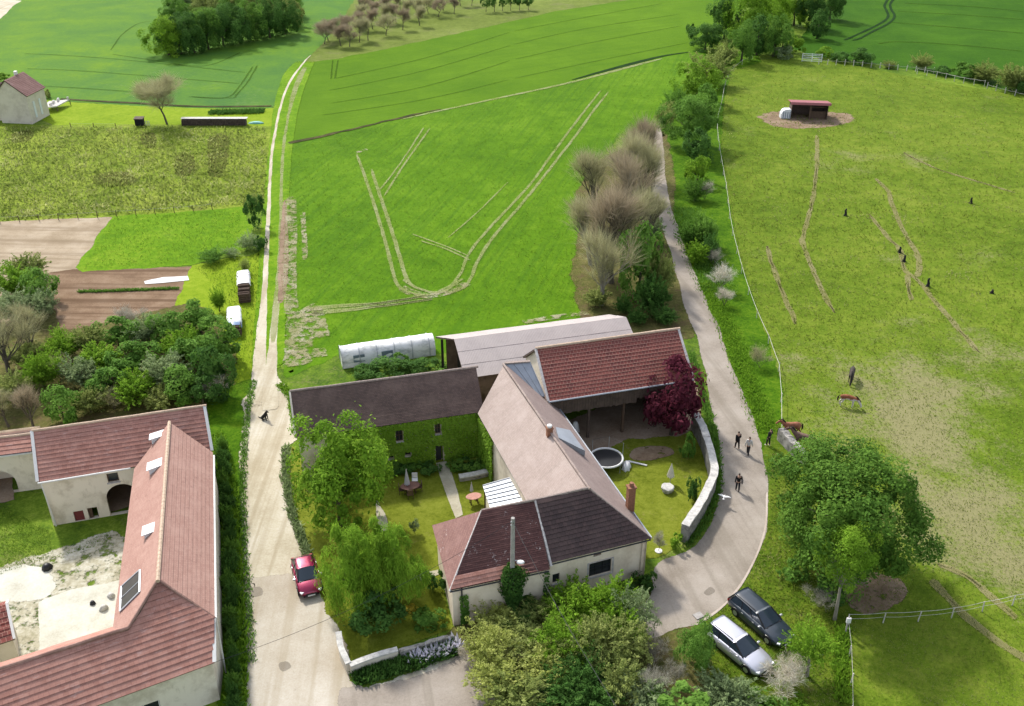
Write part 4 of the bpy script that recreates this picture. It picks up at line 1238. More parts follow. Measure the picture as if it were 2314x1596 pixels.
def hangar():
    zb, zr, zf = 3.9, 4.9, 3.3
    f0, f1 = P(1026, 767, zr), P(1415, 717, zr)
    b0, b1 = P(977, 747, zb), P(1368, 704, zb)
    u = (f1 - f0); u.z = 0; u.normalize(); n = Vector((-u.y, u.x, 0))
    b = thing('hangar', 'open ended hangar with a pale grey sheet roof at the crop field edge', 'hangar', (f0.x, f0.y, 0))
    b0 = f0 + n * 2.6 + Vector((0, 0, zb - zr)) - u * 1.2
    b1 = b0 + u * ((f1 - f0).length + 0.5)
    slope('roof', [b0, f0, f1, b1], (0, 3), M['fibre'], b, row=1.6, lift=0.02)
    e0, e1 = f0 - n * 4.3 + Vector((0, 0, zf - zr)), f1 - n * 4.3 + Vector((0, 0, zf - zr))
    slope('roof', [e0, e1, f1, f0], (0, 1), M['fibre'], b, row=1.6, lift=0.02)
    wm = MB()
    Wall(V2(b1 - n * 0.2 - u * 0.2), V2(b0 - n * 0.2 + u * 0.9), [(0, zb - .05), (1, zb - .05)]).into(wm)
    Wall(V2(e1 + n * 0.2 - u * 0.2), V2(b1 - n * 0.2 - u * 0.2), [(0, zf), (0.6, zr - .1), (1, zb - .05)]).into(wm)
    Wall(V2(e0 + n * 0.2 + u * 0.8), V2(e1 + n * 0.2 - u * 0.2), [(0, zf - .05), (1, zf - .05)]).into(wm)
    wm.build('plank_wall', M['wood_dark'], b, world=True)
    gw = MB()
    g0 = Wall(V2(f0 + n * 1.6 + u * 1.5), V2(e0 + n * 0.2 + u * 1.5), [(0, 1.4), (1, 1.4)]); g0.into(gw, ends=True)
    gw.build('half_wall', M['wood'], b, world=True)
    for q in (b0 - n * 0.4 + u * 0.5, f0 - n * 0.1 + u * 0.35, e0 + n * 0.3 + u * 0.35):
        m = MB(); zt = zb - .1 if q.y > f0.y else zr - .25
        zt = {0: zb - .15}.get(0) if (q - b0).length < 1 else (zr - .15 if (q - f0).length < 1 else zf - .1)
        m.box((q.x, q.y, zt / 2), (0.22, 0.22, zt)); m.build('post', M['dark'], b, world=True)
hangar()

def metal_link():
    r0, e0, u, n = RB
    top = HOUSE[0]
    q = [P(1141, 822, 6.75), P(1197, 818, 6.75), P(1231, 895, 4.75), P(1213, 898, 4.75)]
    b = thing('link_roof', 'grey zinc sheet roof between the pale pink house and the red tiled barn', 'roof', (q[2].x, q[2].y, 0))
    mb = MB()
    z = Vector((0, 0, 0.08))
    mb.add([p for p in q] + [p - z for p in q], [(3, 2, 1, 0), (4, 5, 6, 7), (0, 1, 5, 4), (1, 2, 6, 5), (2, 3, 7, 6), (3, 0, 4, 7)])
    for t in (0.0, 0.33, 0.66, 1.0):
        mb.bar(lin(q[0], q[1], t) + Vector((0, 0, 0.03)), lin(q[3], q[2], t) + Vector((0, 0, 0.03)), 0.06, 0.05)
    mb.build('sheet', M['zinc'], b, world=True)
    rd = MB()
    rd.bar(q[0] + Vector((0, 0, .06)), q[1] + Vector((0, 0, .06)), 0.25, 0.1)
    rd.build('ridge_cap', M['ridge_old'], b, world=True)
    w = MB()
    Wall(V2(q[3] + Vector((0, .15, 0))), V2(q[2] + Vector((0, .15, 0))), [(0, 4.65), (1, 4.65)]).into(w)
    w.build('wall', M['wood_dark'], b, world=True)
metal_link()

def lean_to():
    q = [P(1091, 1098, 2.35), P(1157, 1079, 3.3), P(1189, 1131, 3.3), P(1107, 1147, 2.35)]
    b = thing('lean_to', 'lean-to with a striped white and grey metal roof in the courtyard', 'lean-to', (q[3].x, q[3].y, 0))
    k = 6
    ms = [M['metal_white'], flat('grey_sheet', (0.40, 0.43, 0.47), 0.45, metal=0.2)]
    mb = MB()
    for i in range(k):
        a, c = lin(q[0], q[3], i / k), lin(q[0], q[3], (i + 1) / k)
        e, f = lin(q[1], q[2], i / k), lin(q[1], q[2], (i + 1) / k)
        z = Vector((0, 0, 0.05))
        mb.add([a, c, f, e, a - z, c - z, f - z, e - z], [(0, 1, 2, 3), (7, 6, 5, 4), (0, 4, 5, 1), (2, 6, 7, 3)], 0 if i in (0, 2) else 1)
        mb.bar(a + z * .8, e + z * .8, 0.045, 0.06, 1)
    mb.build('roof', ms, b, world=True)
    for p in (q[0], q[3]):
        m = MB(); m.box((p.x + .15, p.y - .02, 1.15), (0.12, 0.12, 2.3)); m.build('post', M['wood'], b, world=True)
    w = MB()
    Wall(V2(lin(q[0], q[1], .08)), V2(lin(q[3], q[2], .08)), [(0, 2.2), (1, 2.2)]).into(w, ends=True)
    w.build('wall', M['plaster_old'], b, world=True)
lean_to()

def far_house():
    b = thing('far_house', 'pale house with a blank gable by the lawn beyond the wild meadow', 'house', (P(40, 281)[0], P(40, 281)[1], 0))
    g0, g1 = P(6, 278), P(74, 281)
    u = (g1 - g0); u.z = 0; W_ = u.length; u.normalize(); n = Vector((-u.y, u.x, 0))
    he, hr, D = 4.6, 6.9, 5.2
    a, c = g0, g0 + u * W_
    A, B = V2(a), V2(c)
    wm = MB()
    Wall(A, B, [(0, he), (0.42, hr), (1, he)]).into(wm)
    Wall(B, V2(c + n * D), [(0, he), (1, he)]).into(wm)
    Wall(V2(c + n * D), V2(a + n * D), [(0, he), (0.58, hr), (1, he)]).into(wm)
    Wall(V2(a + n * D), A, [(0, he), (1, he)]).into(wm)
    wm.build('wall', M['plaster_white'], b, world=True)
    Z = Vector((0, 0, 1))
    rf, rb = a + u * W_ * 0.42 + Z * (hr + .08) - n * 0.15, a + u * W_ * 0.42 + Z * (hr + .08) + n * (D + .15)
    slope('roof', [c + Z * (he - .05) + u * .25 - n * .15, c + n * (D + .15) + Z * (he - .05) + u * .25, rb, rf], (0, 1), M['hip_side'], b, row=0.3)
    slope('roof', [a + Z * (he - .05) - u * .25 - n * .15, a + n * (D + .15) + Z * (he - .05) - u * .25, rb, rf], (0, 1), M['hip_side'], b, row=0.3)
    # side wing to the left
    wz, wr = 3.4, 5.6
    s0 = a + n * 1.2
    w2 = MB()
    Wall(V2(s0 - u * 9), V2(s0), [(0, wz), (1, wz)]).into(w2)
    w2.build('wall', M['plaster_old'], b, world=True)
    slope('roof', [s0 - u * 9 - n * .2 + Z * wz, s0 - n * .2 + Z * wz, s0 + u * 1.5 + n * 2.4 + Z * wr, s0 - u * 9 + n * 2.4 + Z * wr], (0, 1), M['brown_tile'], b, row=0.3)
    ch = MB(); q = s0 + u * 2.0 + n * 2.4
    ch.box((q.x, q.y, 6.7), (0.45, 0.45, 1.6)); ch.build('chimney', M['frame_white'], b, world=True)
    for s in (0.3, 0.62):
        q = c + n * D * s + u * 0.03
        wn_ = MB(); wn_.box((q.x, q.y, 2.0), (0.06, 0.5, 2.6), rz=math.atan2(u.y, u.x)); wn_.build('shutter', M['metal_white'], b, world=True)
far_house()

def field_shelter():
    a, c = P(1786, 268), P(1868, 271)
    u = (c - a); u.z = 0; L = u.length; u.normalize(); n = Vector((-u.y, u.x, 0)); Z = Vector((0, 0, 1))
    b = thing('field_shelter', 'open wooden animal shelter with an oxblood sheet roof, alone in the grazed paddock', 'shelter', (a.x, a.y, 0))
    D, hf, hb = 3.0, 2.85, 2.2
    wm = MB()
    for p, q, z0, z1 in ((a, a + n * D, hf, hb), (c + n * D, c, hb, hf), (a + n * D, c + n * D, hb, hb)):
        Wall(V2(q), V2(p), [(0, z1 - .06), (1, z0 - .06)], th=0.06).into(wm, ends=True)
    wm.build('plank_wall', M['wood_dark'], b, world=True)
    pr = MB()
    pr.box(tuple(a + u * L * .52 + n * .1 + Z * 1.35), (0.3, 0.2, 2.7))
    pr.build('post', M['wood'], b, world=True)
    hw = MB()
    q0, q1 = a + u * L * .55 + n * .5, c - u * 0.1 + n * .5
    hw.bar(q0 + Z * 0.6, q1 + Z * 0.6, 0.06, 1.2); hw.bar(q0 + Z * 1.85, q1 + Z * 1.85, 0.05, 0.12)
    hw.build('half_gate', M['wood'], b, world=True)
    rf = MB()
    p = [a - u * .3 - n * .5 + Z * hf, c + u * .3 - n * .5 + Z * hf, c + u * .3 + n * (D + .3) + Z * (hb), a - u * .3 + n * (D + .3) + Z * (hb)]
    rf.add(p + [q - Z * .08 for q in p], [(0, 1, 2, 3), (7, 6, 5, 4), (0, 4, 5, 1), (1, 5, 6, 2), (2, 6, 7, 3), (3, 7, 4, 0)])
    rf.build('roof', flat('oxblood_sheet', (0.25, 0.055, 0.065), 0.5), b, world=True)
    fa = MB()
    fa.bar(p[0] - n * .04 - Z * .18, p[1] - n * .04 - Z * .18, 0.06, 0.42)
    fa.build('fascia', flat('pink_fascia', (0.36, 0.13, 0.15), 0.55), b, world=True)
    # white water tank at its left side
    t = P(1774, 266)
    tb = thing('water_tank', 'white plastic tank with dark ribs standing against the left side of the animal shelter', 'tank', (t.x, t.y, 0))
    m = MB()
    for i in range(13):
        pass
    prof = [(-0.9, 0), (-0.85, 0.8), (-0.6, 1.3), (-0.2, 1.5), (0.7, 1.5), (0.7, 0)]
    vs = [(x, y, z) for y in (-0.6, 0.6) for x, z in prof]
    k = len(prof)
    m.add(vs, [tuple(range(k)), tuple(range(2 * k - 1, k - 1, -1))] + [(i, k + i, k + (i + 1) % k, (i + 1) % k) for i in range(k)])
    m.build('shell', M['metal_white'], tb, bevel=0.05)
    rm_ = flat('blue_grey_rib', (0.16, 0.2, 0.24), 0.5)
    for x in (-0.5, -0.15, 0.2, 0.55):
        rb_ = MB(); rb_.box((x, -0.62, 0.62), (0.1, 0.06, 1.05)); rb_.build('rib', rm_, tb)
field_shelter()

def polytunnel():
    a, c = P(775, 834), P(985, 803)
    u = (c - a); u.z = 0; L = u.length; u.normalize(); n = Vector((-u.y, u.x, 0)); Z = Vector((0, 0, 1))
    b = thing('polytunnel', 'long white plastic polytunnel with a patched side, between the hedge and the crop field', 'polytunnel', (a.x, a.y, 0))
    W_, H = 2.2, 1.75
    mb = MB(); k, s = 12, 16
    vs = []
    rnd = random.Random(2)
    for i in range(s + 1):
        for j in range(k + 1):
            t = math.pi * j / k
            w = 1 + rnd.uniform(-.02, .02)
            q = a + u * (L * i / s) + n * (W_ / 2 - math.cos(t) * W_ / 2 * w) + Z * (H * math.sin(t) ** 0.55 * w)
            vs.append(q)
    fs = [(i * (k + 1) + j, i * (k + 1) + j + 1, (i + 1) * (k + 1) + j + 1, (i + 1) * (k + 1) + j) for i in range(s) for j in range(k)]
    fs += [tuple(range(k + 1)), tuple(s * (k + 1) + j for j in range(k, -1, -1))]
    mb.add(vs, fs)
    n_ = NT('tunnel_plastic')
    f = n_.noise(0.9, 4, 0.7, vec=n_.map(n_.pos(), scale=(1, 1, 2.5)))
    col = n_.ramp(f, [(0.35, (0.38, 0.40, 0.38)), (0.5, (0.66, 0.66, 0.64)), (0.7, (0.78, 0.78, 0.77))])
    mb.build('cover', n_.out(col, 0.4, spec=0.4), b, world=True, smooth=True)
    hp = MB()
    for i in range(0, s + 1, 3):
        pts = [a + u * (L * i / s) + n * (W_ / 2 - math.cos(math.pi * j / k) * W_ / 2 * 1.03) + Z * (H * 1.03 * max(0, math.sin(math.pi * j / k)) ** 0.55) for j in range(k + 1)]
        hp.tube(pts, 0.035, 5)
    hp.build('hoop', M['zinc'], b, world=True)
    pm_ = flat('blue_grey_panel', (0.14, 0.18, 0.21), 0.4)
    for s0 in (0.12, 0.42):
        wn_ = MB(); q0, q1 = a + u * L * s0 - n * .03, a + u * L * (s0 + .12) - n * .03
        wn_.add([q0 + Z * .5 + n * .03, q1 + Z * .5 + n * .03, q1 + Z * 1.2 + n * .12, q0 + Z * 1.2 + n * .12, q0 + Z * .5 + n * .09, q1 + Z * .5 + n * .09, q1 + Z * 1.2 + n * .18, q0 + Z * 1.2 + n * .18], [(0, 1, 2, 3), (7, 6, 5, 4), (0, 4, 5, 1), (1, 5, 6, 2), (2, 6, 7, 3), (3, 7, 4, 0)])
        wn_.build('vent_panel', pm_, b, world=True)
polytunnel()

# ================================================================ VEGETATION
LM = {
 'bright': leafmat('bright_leaves', (0.055, 0.120, 0.010), (0.100, 0.190, 0.014), (0.170, 0.270, 0.026)),
 'green':  leafmat('green_leaves', (0.040, 0.095, 0.014), (0.075, 0.155, 0.022), (0.130, 0.230, 0.040)),
 'mid':    leafmat('mid_green_leaves', (0.026, 0.064, 0.010), (0.055, 0.115, 0.015), (0.100, 0.180, 0.026)),
 'deep':   leafmat('deep_green_leaves', (0.022, 0.055, 0.012), (0.042, 0.098, 0.018), (0.075, 0.150, 0.030)),
 'olive':  leafmat('olive_leaves', (0.088, 0.116, 0.026), (0.145, 0.178, 0.046), (0.225, 0.250, 0.080)),
 'sage':   leafmat('grey_green_leaves', (0.085, 0.120, 0.050), (0.140, 0.185, 0.080), (0.220, 0.270, 0.130)),
 'yellow': leafmat('yellow_green_leaves', (0.150, 0.180, 0.034), (0.215, 0.245, 0.054), (0.300, 0.320, 0.100)),
 'maroon': leafmat('maroon_leaves', (0.022, 0.005, 0.008), (0.048, 0.009, 0.016), (0.090, 0.018, 0.030)),
 'brown':  leafmat('brown_twigs', (0.150, 0.120, 0.075), (0.210, 0.170, 0.115), (0.280, 0.235, 0.165), 0.3),
 'grey':   leafmat('grey_twigs', (0.170, 0.160, 0.120), (0.240, 0.225, 0.180), (0.320, 0.305, 0.255), 0.3),
 'budding': leafmat('budding_twigs', (0.170, 0.165, 0.085), (0.240, 0.225, 0.120), (0.300, 0.290, 0.170), 0.3),
 'straw':  leafmat('dry_straw', (0.300, 0.260, 0.190), (0.420, 0.380, 0.300), (0.560, 0.520, 0.440), 0.2),
 'dark_ivy': leafmat('ivy_leaves', (0.018, 0.048, 0.010), (0.034, 0.080, 0.014), (0.060, 0.120, 0.022)),
 'wall_ivy': leafmat('wall_ivy_leaves', (0.080, 0.150, 0.014), (0.130, 0.230, 0.020), (0.200, 0.310, 0.045)),
 'lilac': leafmat('lilac_petals', (0.30, 0.28, 0.55), (0.42, 0.40, 0.70), (0.62, 0.60, 0.80)),
 'gold': leafmat('golden_leaves', (0.35, 0.26, 0.03), (0.45, 0.36, 0.05), (0.40, 0.42, 0.08)),
}
M['bark'] = flat('bark', (0.10, 0.082, 0.062), 0.95, var=0.6, scale=6)
M['bark_pale'] = flat('pale_bark', (0.26, 0.23, 0.19), 0.95, var=0.6, scale=6)

def leaf_arrays(pos, nrm, l, w, rng, along=None):
    n = len(pos)
    r = rng.normal(size=(n, 3)) if along is None else along
    t = r - nrm * np.sum(r * nrm, 1, keepdims=True)
    t /= np.linalg.norm(t, axis=1, keepdims=True) + 1e-9
    b = np.cross(nrm, t)
    l = np.broadcast_to(np.asarray(l, float).reshape(-1, 1), (n, 1)); w = np.broadcast_to(np.asarray(w, float).reshape(-1, 1), (n, 1))
    v = np.stack([pos - t * l, pos + b * w + nrm * w * 0.25, pos + t * l, pos - b * w + nrm * w * 0.25], 1)
    return v.reshape(-1, 3)

def quad_mesh(name, v, lv, mat=None):
    n = len(v) // 4
    me = bpy.data.meshes.new(name)
    me.vertices.add(4 * n); me.loops.add(4 * n); me.polygons.add(n)
    me.vertices.foreach_set('co', v.astype(np.float32).ravel())
    me.loops.foreach_set('vertex_index', np.arange(4 * n, dtype=np.int32))
    me.polygons.foreach_set('loop_start', np.arange(0, 4 * n, 4, dtype=np.int32))
    at = me.attributes.new('lv', 'FLOAT', 'FACE')
    at.data.foreach_set('value', lv.astype(np.float32))
    me.materials.append(mat)
    me.update()
    return me

def crown(name, seed, clumps, leaves, leaf, droop=0.0, spread=0.30, core=0.62, lowcut=-0.85):
    rng = np.random.default_rng(seed)
    d = rng.normal(size=(clumps, 3)); d /= np.linalg.norm(d, axis=1, keepdims=True)
    d[:, 2] = np.where((d[:, 2] < lowcut), -d[:, 2], d[:, 2])
    rad = np.where(rng.random(clumps) < 0.8, core + 0.2 * rng.random(clumps), 0.35 * rng.random(clumps))
    rad = np.clip(rad * (0.78 + 0.5 * rng.random(clumps)), 0, 1.02)
    c = d * rad[:, None]
    # lop-sided outline
    ph = rng.random(4) * 6.28
    az = np.arctan2(c[:, 1], c[:, 0])
    lob = 1 + 0.18 * np.sin(2 * az + ph[0]) + 0.14 * np.sin(3 * az + ph[1])
    c[:, :2] *= lob[:, None]
    c[:, 2] *= 1 + 0.16 * np.sin(2 * az + ph[2])
    cr = spread * (0.35 + 1.15 * rng.random(clumps) ** 1.3)
    cv = rng.random(clumps)
    k = rng.integers(0, clumps, leaves)
    e = rng.normal(size=(leaves, 3)); e /= np.linalg.norm(e, axis=1, keepdims=True)
    out = np.sum(e * d[k], 1) < -0.25
    e[out] *= -1
    e[:, 2] = np.where((e[:, 2] < -0.5) & (rng.random(leaves) < 0.4), -e[:, 2], e[:, 2])
    pos = c[k] + e * (cr[k] * (0.55 + 0.55 * rng.random(leaves) ** 0.6))[:, None]
    far = rng.random(leaves) < 0.05
    pos[far] += e[far] * (spread * (0.2 + 0.5 * rng.random(far.sum())))[:, None]
    nrm = e * 0.7 + d[k] * 0.25 + rng.normal(size=(leaves, 3)) * 0.5 + np.array([0, 0, 0.35])
    nrm /= np.linalg.norm(nrm, axis=1, keepdims=True)
    sz = leaf * (0.45 + 1.1 * rng.random(leaves) ** 1.5)
    along = None
    if droop > 0:
        along = np.array([0, 0, -1.0]) * droop + rng.normal(size=(leaves, 3)) * 0.35
        pos[:, 2] -= 0.25 * droop * rng.random(leaves) * np.linalg.norm(pos[:, :2], axis=1)
        v = leaf_arrays(pos, nrm, sz * 2.4, sz * 0.4, rng, along)
    else:
        v = leaf_arrays(pos, nrm, sz, sz * 0.58, rng)
    lv = np.clip(0.05 + 0.5 * cv[k] + 0.55 * rng.random(leaves), 0, 1)
    return quad_mesh(name, v, lv)

def feather(name, seed, shoots, leaves, leaf, lean=0.8, taper=0.06):
    """a loose shrub: shoots fan up and out from the base, small leaves along their outer part"""
    rng = np.random.default_rng(seed)
    d = rng.normal(size=(shoots, 3)); d[:, 2] = np.abs(d[:, 2]) * 0.9 - 0.25; d /= np.linalg.norm(d, axis=1, keepdims=True)
    az = np.arctan2(d[:, 1], d[:, 0]); ph = rng.random(2) * 6.28
    L = (0.62 + 0.45 * rng.random(shoots)) * (1 + 0.2 * np.sin(2 * az + ph[0]) + 0.16 * np.sin(3 * az + ph[1]))
    o = rng.normal(size=(shoots, 3)) * np.array([0.28, 0.28, 0.05]) + np.array([0, 0, -0.75])
    tip = d * L[:, None]
    cv = rng.random(shoots)
    k = rng.integers(0, shoots, leaves); t = rng.random(leaves) ** 0.55
    mid = (o + tip) / 2 + np.array([0, 0, 0.22])
    T = t[:, None]
    pos = (1 - T) ** 2 * o[k] + 2 * T * (1 - T) * mid[k] + T * T * tip[k] + rng.normal(size=(leaves, 3)) * (taper * (1.35 - t))[:, None]
    al = tip[k] - mid[k] + rng.normal(size=(leaves, 3)) * 0.45
    al /= np.linalg.norm(al, axis=1, keepdims=True)
    nrm = rng.normal(size=(leaves, 3)) * 0.6 + np.array([0, 0, 0.8]); nrm -= al * np.sum(nrm * al, 1, keepdims=True); nrm /= np.linalg.norm(nrm, axis=1, keepdims=True)
    sz = leaf * (0.5 + 1.0 * rng.random(leaves))
    lv = np.clip(0.05 + 0.45 * cv[k] + 0.3 * t + 0.35 * rng.random(leaves) - 0.1, 0, 1)
    return quad_mesh(name, leaf_arrays(pos, nrm, sz * 1.25, sz * 0.45, rng, al), lv)

CR = {'F': [feather('foliage_feathery', 71, 170, 9000, 0.042), feather('foliage_feathery', 72, 130, 8000, 0.045), feather('foliage_feathery', 73, 220, 10000, 0.040)],
      'f': [feather('foliage_wispy', 74, 130, 6000, 0.036, taper=0.075), feather('foliage_wispy', 75, 110, 5200, 0.038, taper=0.08)],
      'S': [crown('foliage_small', 11, 12, 1500, 0.115, spread=0.38), crown('foliage_small', 12, 14, 1700, 0.10, spread=0.34), crown('foliage_small', 13, 10, 1500, 0.11, spread=0.4)],
      'M': [crown('foliage_medium', 21, 26, 4600, 0.068), crown('foliage_medium', 22, 30, 5000, 0.064), crown('foliage_medium', 23, 22, 4600, 0.07, spread=0.34)],
      'L': [crown('foliage_large', 31, 74, 22000, 0.031, spread=0.25), crown('foliage_large', 32, 64, 22000, 0.031, spread=0.27)],
      'X': [crown('foliage_broad', 41, 170, 58000, 0.022, spread=0.20, core=0.68, lowcut=-0.75)],
      'W': [crown('foliage_drooping', 51, 60, 20000, 0.026, droop=0.75, spread=0.27)],
      'loose': [crown('foliage_loose', 61, 24, 1500, 0.075, spread=0.3), crown('foliage_loose', 62, 20, 1300, 0.08, spread=0.32)]}

def trunk_mesh(name, seed, limbs=6, r=0.05, fork=0.45):
    rnd = random.Random(seed)
    mb = MB()
    lean = (rnd.uniform(-.04, .04), rnd.uniform(-.04, .04))
    mb.tube([(0, 0, -0.03), (lean[0] * .4, lean[1] * .4, fork * .6), (lean[0], lean[1], fork), (lean[0] * 1.5, lean[1] * 1.5, 0.95)], [r * 1.25, r * .9, r * .75, r * .2], 7)
    for i in range(limbs):
        a = 6.28 * i / limbs + rnd.uniform(-.4, .4)
        z0 = fork * rnd.uniform(.75, 1.25)
        L = rnd.uniform(.3, .5)
        p0 = Vector((lean[0], lean[1], z0))
        p1 = p0 + Vector((math.cos(a) * L * .5, math.sin(a) * L * .5, L * .45))
        p2 = p0 + Vector((math.cos(a) * L * 1.05, math.sin(a) * L * 1.05, L * .75))
        mb.tube([p0, p1, p2], [r * .5, r * .32, r * .08], 5)
    me = bpy.data.meshes.new(name)
    me.from_pydata(mb.v, [], mb.f)
    me.materials.append(M['bark'])
    me.polygons.foreach_set('use_smooth', [True] * len(mb.f))
    return me
TR = [trunk_mesh('trunk', 1), trunk_mesh('trunk', 2, 5, 0.045), trunk_mesh('trunk', 3, 7, 0.055)]

def bare_meshes(seed, spread=0.42, ntw=1500, upright=0.9, tw=0.0028, multi=1, tall=False):
    """limbs and twigs of a leafless tree one unit tall"""
    rnd = random.Random(seed); rng = np.random.default_rng(seed)
    mb = MB(); tips = []
    def grow(p, d_, L, r, lev):
        pts, rad = [p], [r]
        q = p.copy()
        for i in range(3):
            d_ = (d_ + Vector((rnd.uniform(-.22, .22), rnd.uniform(-.22, .22), 0.07 * upright))).normalized()
            q = q + d_ * L / 3
            pts.append(q.copy()); rad.append(r * (1 - .22 * (i + 1)))
        mb.tube(pts, rad, 5 if lev < 2 else 3, cap=False)
        if lev >= 1: tips.extend([(pts[1], d_), (pts[2], d_), (pts[3], d_)])
        if lev == 3: return
        for i in range(4 if lev else (11 if tall else 6)):
            t = rnd.uniform(.2, 1.0) if (tall and lev == 0) else rnd.uniform(.35, 1.0)
            j = min(2, int(t * 3)); b = pts[j].lerp(pts[j + 1], t * 3 - j)
            a = rnd.uniform(0, 6.28)
            side = Vector((math.cos(a), math.sin(a), 0))
            nd = (d_ * (0.75 * upright) + side * (spread * 1.5 if lev == 0 else spread * 1.25)).normalized()
            grow(b, nd, L * rnd.uniform(.48, .68) * ((1.05 - .45 * t) if (tall and lev == 0) else 1), r * .45, lev + 1)
    for m in range(multi):
        a = rnd.uniform(0, 6.28)
        o = Vector((math.cos(a), math.sin(a), 0)) * (0.05 * (multi > 1))
        grow(Vector((0, 0, -0.02)), (Vector((0, 0, 1)) + o * 8).normalized(), 0.55 * rnd.uniform(.85, 1.05), (0.027 if tall else 0.020) / math.sqrt(multi), 0)
    zmax = max(v[2] for v in mb.v)
    P0 = np.array([list(t[0]) for t in tips]); D0 = np.array([list(t[1]) for t in tips])
    k = rng.integers(0, len(P0), ntw)
    dr = D0[k] * upright + rng.normal(size=(ntw, 3)) * 0.55; dr[:, 2] += .25
    dr /= np.linalg.norm(dr, axis=1, keepdims=True)
    L = 0.05 + 0.075 * rng.random(ntw)
    pos = P0[k] + dr * L[:, None] * 0.9
    nr = rng.normal(size=(ntw, 3)); nr -= dr * np.sum(nr * dr, 1, keepdims=True); nr /= np.linalg.norm(nr, axis=1, keepdims=True)
    v = leaf_arrays(pos, nr, L, np.full(ntw, tw), rng, dr)
    s = 1 / max(zmax, float(v[:, 2].max()))
    tm = bpy.data.meshes.new('trunk'); tm.from_pydata([tuple(Vector(x) * s) for x in mb.v], [], mb.f); tm.materials.append(M['bark'])
    cm = quad_mesh('twigs', v * s, rng.random(ntw))
    return tm, cm
BARE = {'tall': [bare_meshes(s_, 0.34, 2600, 1.25, 0.0012, tall=True) for s_ in (1, 2, 3, 4)],
        'broad': [bare_meshes(25, 0.62, 7000, 0.86, 0.0016)],
        'round': [bare_meshes(5, 0.52, 3600, 0.95, 0.0020), bare_meshes(6, 0.48, 3600, 1.0, 0.0020)],
        'bush': [bare_meshes(8, 0.45, 2600, 1.1, 0.0024, 4), bare_meshes(9, 0.5, 2600, 1.05, 0.0024, 5)]}

VR = random.Random(7)
def setmat(o, m):
    o.material_slots[0].link = 'OBJECT'
    o.material_slots[0].material = m

def fit(cx, cy, hw, hh, clear):
    zc = 1.5 + clear
    for _ in range(6):
        p = P(cx, cy, zc); Z = depth(p)
        Rr = hw * Z / FPX
        sn = (CAM_H - zc) / (p - Vector((0, 0, CAM_H))).length
        cs = math.sqrt(1 - sn * sn)
        hv = hh * Z / FPX
        V = math.sqrt(max(hv * hv - (Rr * sn) ** 2, (0.5 * Rr * cs) ** 2)) / cs
        zc = V * 0.86 + clear
    return P(cx, cy, zc), Rr, V, zc

def plant(name, kind, cx, cy, hw, hh, label, cat, group=None, clear=0.3, cls=None, trunk=True, bark='bark'):
    """a leafy tree or shrub whose crown is seen at (cx, cy), hw x hh half size"""
    p, Rr, V, zc = fit(cx, cy, hw, hh, clear)
    t = thing(name, label, cat, (p.x, p.y, 0), VR.uniform(0, 6.28), group)
    c = cls or ('S' if Rr < 1.25 else 'M' if Rr < 2.9 else 'L' if Rr < 5.0 else 'X')
    lst = CR[c]
    o = link('crown' if trunk else 'foliage', lst[VR.randrange(len(lst))], t)
    o.location = (0, 0, zc)
    o.scale = (Rr * 0.98, Rr * 0.98, V)
    setmat(o, LM[kind])
    if trunk:
        k = link('trunk', TR[VR.randrange(len(TR))], t)
        h_ = zc + V * 0.35
        k.scale = (max(Rr * 1.25, h_ * .4), max(Rr * 1.25, h_ * .4), h_)
        setmat(k, M[bark])
    return t

def bare(name, proto, bx, by, hpx, label, cat, group=None, kind='brown', wide=1.0, bark='bark'):
    """a leafless tree standing at (bx, by), hpx high in the picture"""
    p = P(bx, by); Z = depth(p)
    cs = p.y / (p - Vector((0, 0, CAM_H))).length
    H = hpx * Z / FPX / cs
    t = thing(name, label, cat, (p.x, p.y, 0), VR.uniform(0, 6.28), group)
    tm, cm = BARE[proto][VR.randrange(len(BARE[proto]))]
    a, b = link('trunk', tm, t), link('crown', cm, t)
    setmat(a, M[bark]); setmat(b, LM[kind])
    for o in (a, b): o.scale = (H * wide, H * wide, H)
    return t

# ---- grove on the far left slope: each tree its own thing
for i, (x, y, w, h, k) in enumerate([(600, -12, 34, 30, 'green'), (545, -10, 34, 30, 'sage'), (485, -6, 34, 30, 'olive'), (425, 2, 36, 32, 'sage'),
    (655, 8, 28, 28, 'green'), (618, 12, 34, 34, 'olive'), (566, 14, 34, 32, 'olive'), (512, 20, 34, 32, 'green'), (458, 26, 34, 32, 'olive'), (404, 38, 34, 34, 'green'),
    (660, 34, 20, 26, 'olive'), (640, 42, 30, 34, 'deep'), (606, 48, 32, 36, 'deep'), (572, 52, 32, 36, 'green'), (538, 60, 33, 36, 'deep'), (500, 66, 34, 38, 'deep'), (466, 72, 34, 38, 'green'),
    (432, 80, 34, 38, 'deep'), (402, 84, 34, 36, 'deep'), (376, 88, 37, 36, 'bright'), (362, 78, 20, 24, 'green')]):
    lab = {'bright': 'bright green tree at the near corner of the dense grove in the far field',
           'deep': 'dark green tree along the shaded near edge of the far field grove',
           'green': 'mid green tree within the dense grove in the far field',
           'olive': 'yellowish green tree within the dense grove in the far field',
           'sage': 'greyish green tree at the back of the far field grove'}[k]
    plant('grove_tree', k, x, y, w * 1.22, h * 1.18, lab, 'tree', 'trees of the far field grove', clear=0.0)

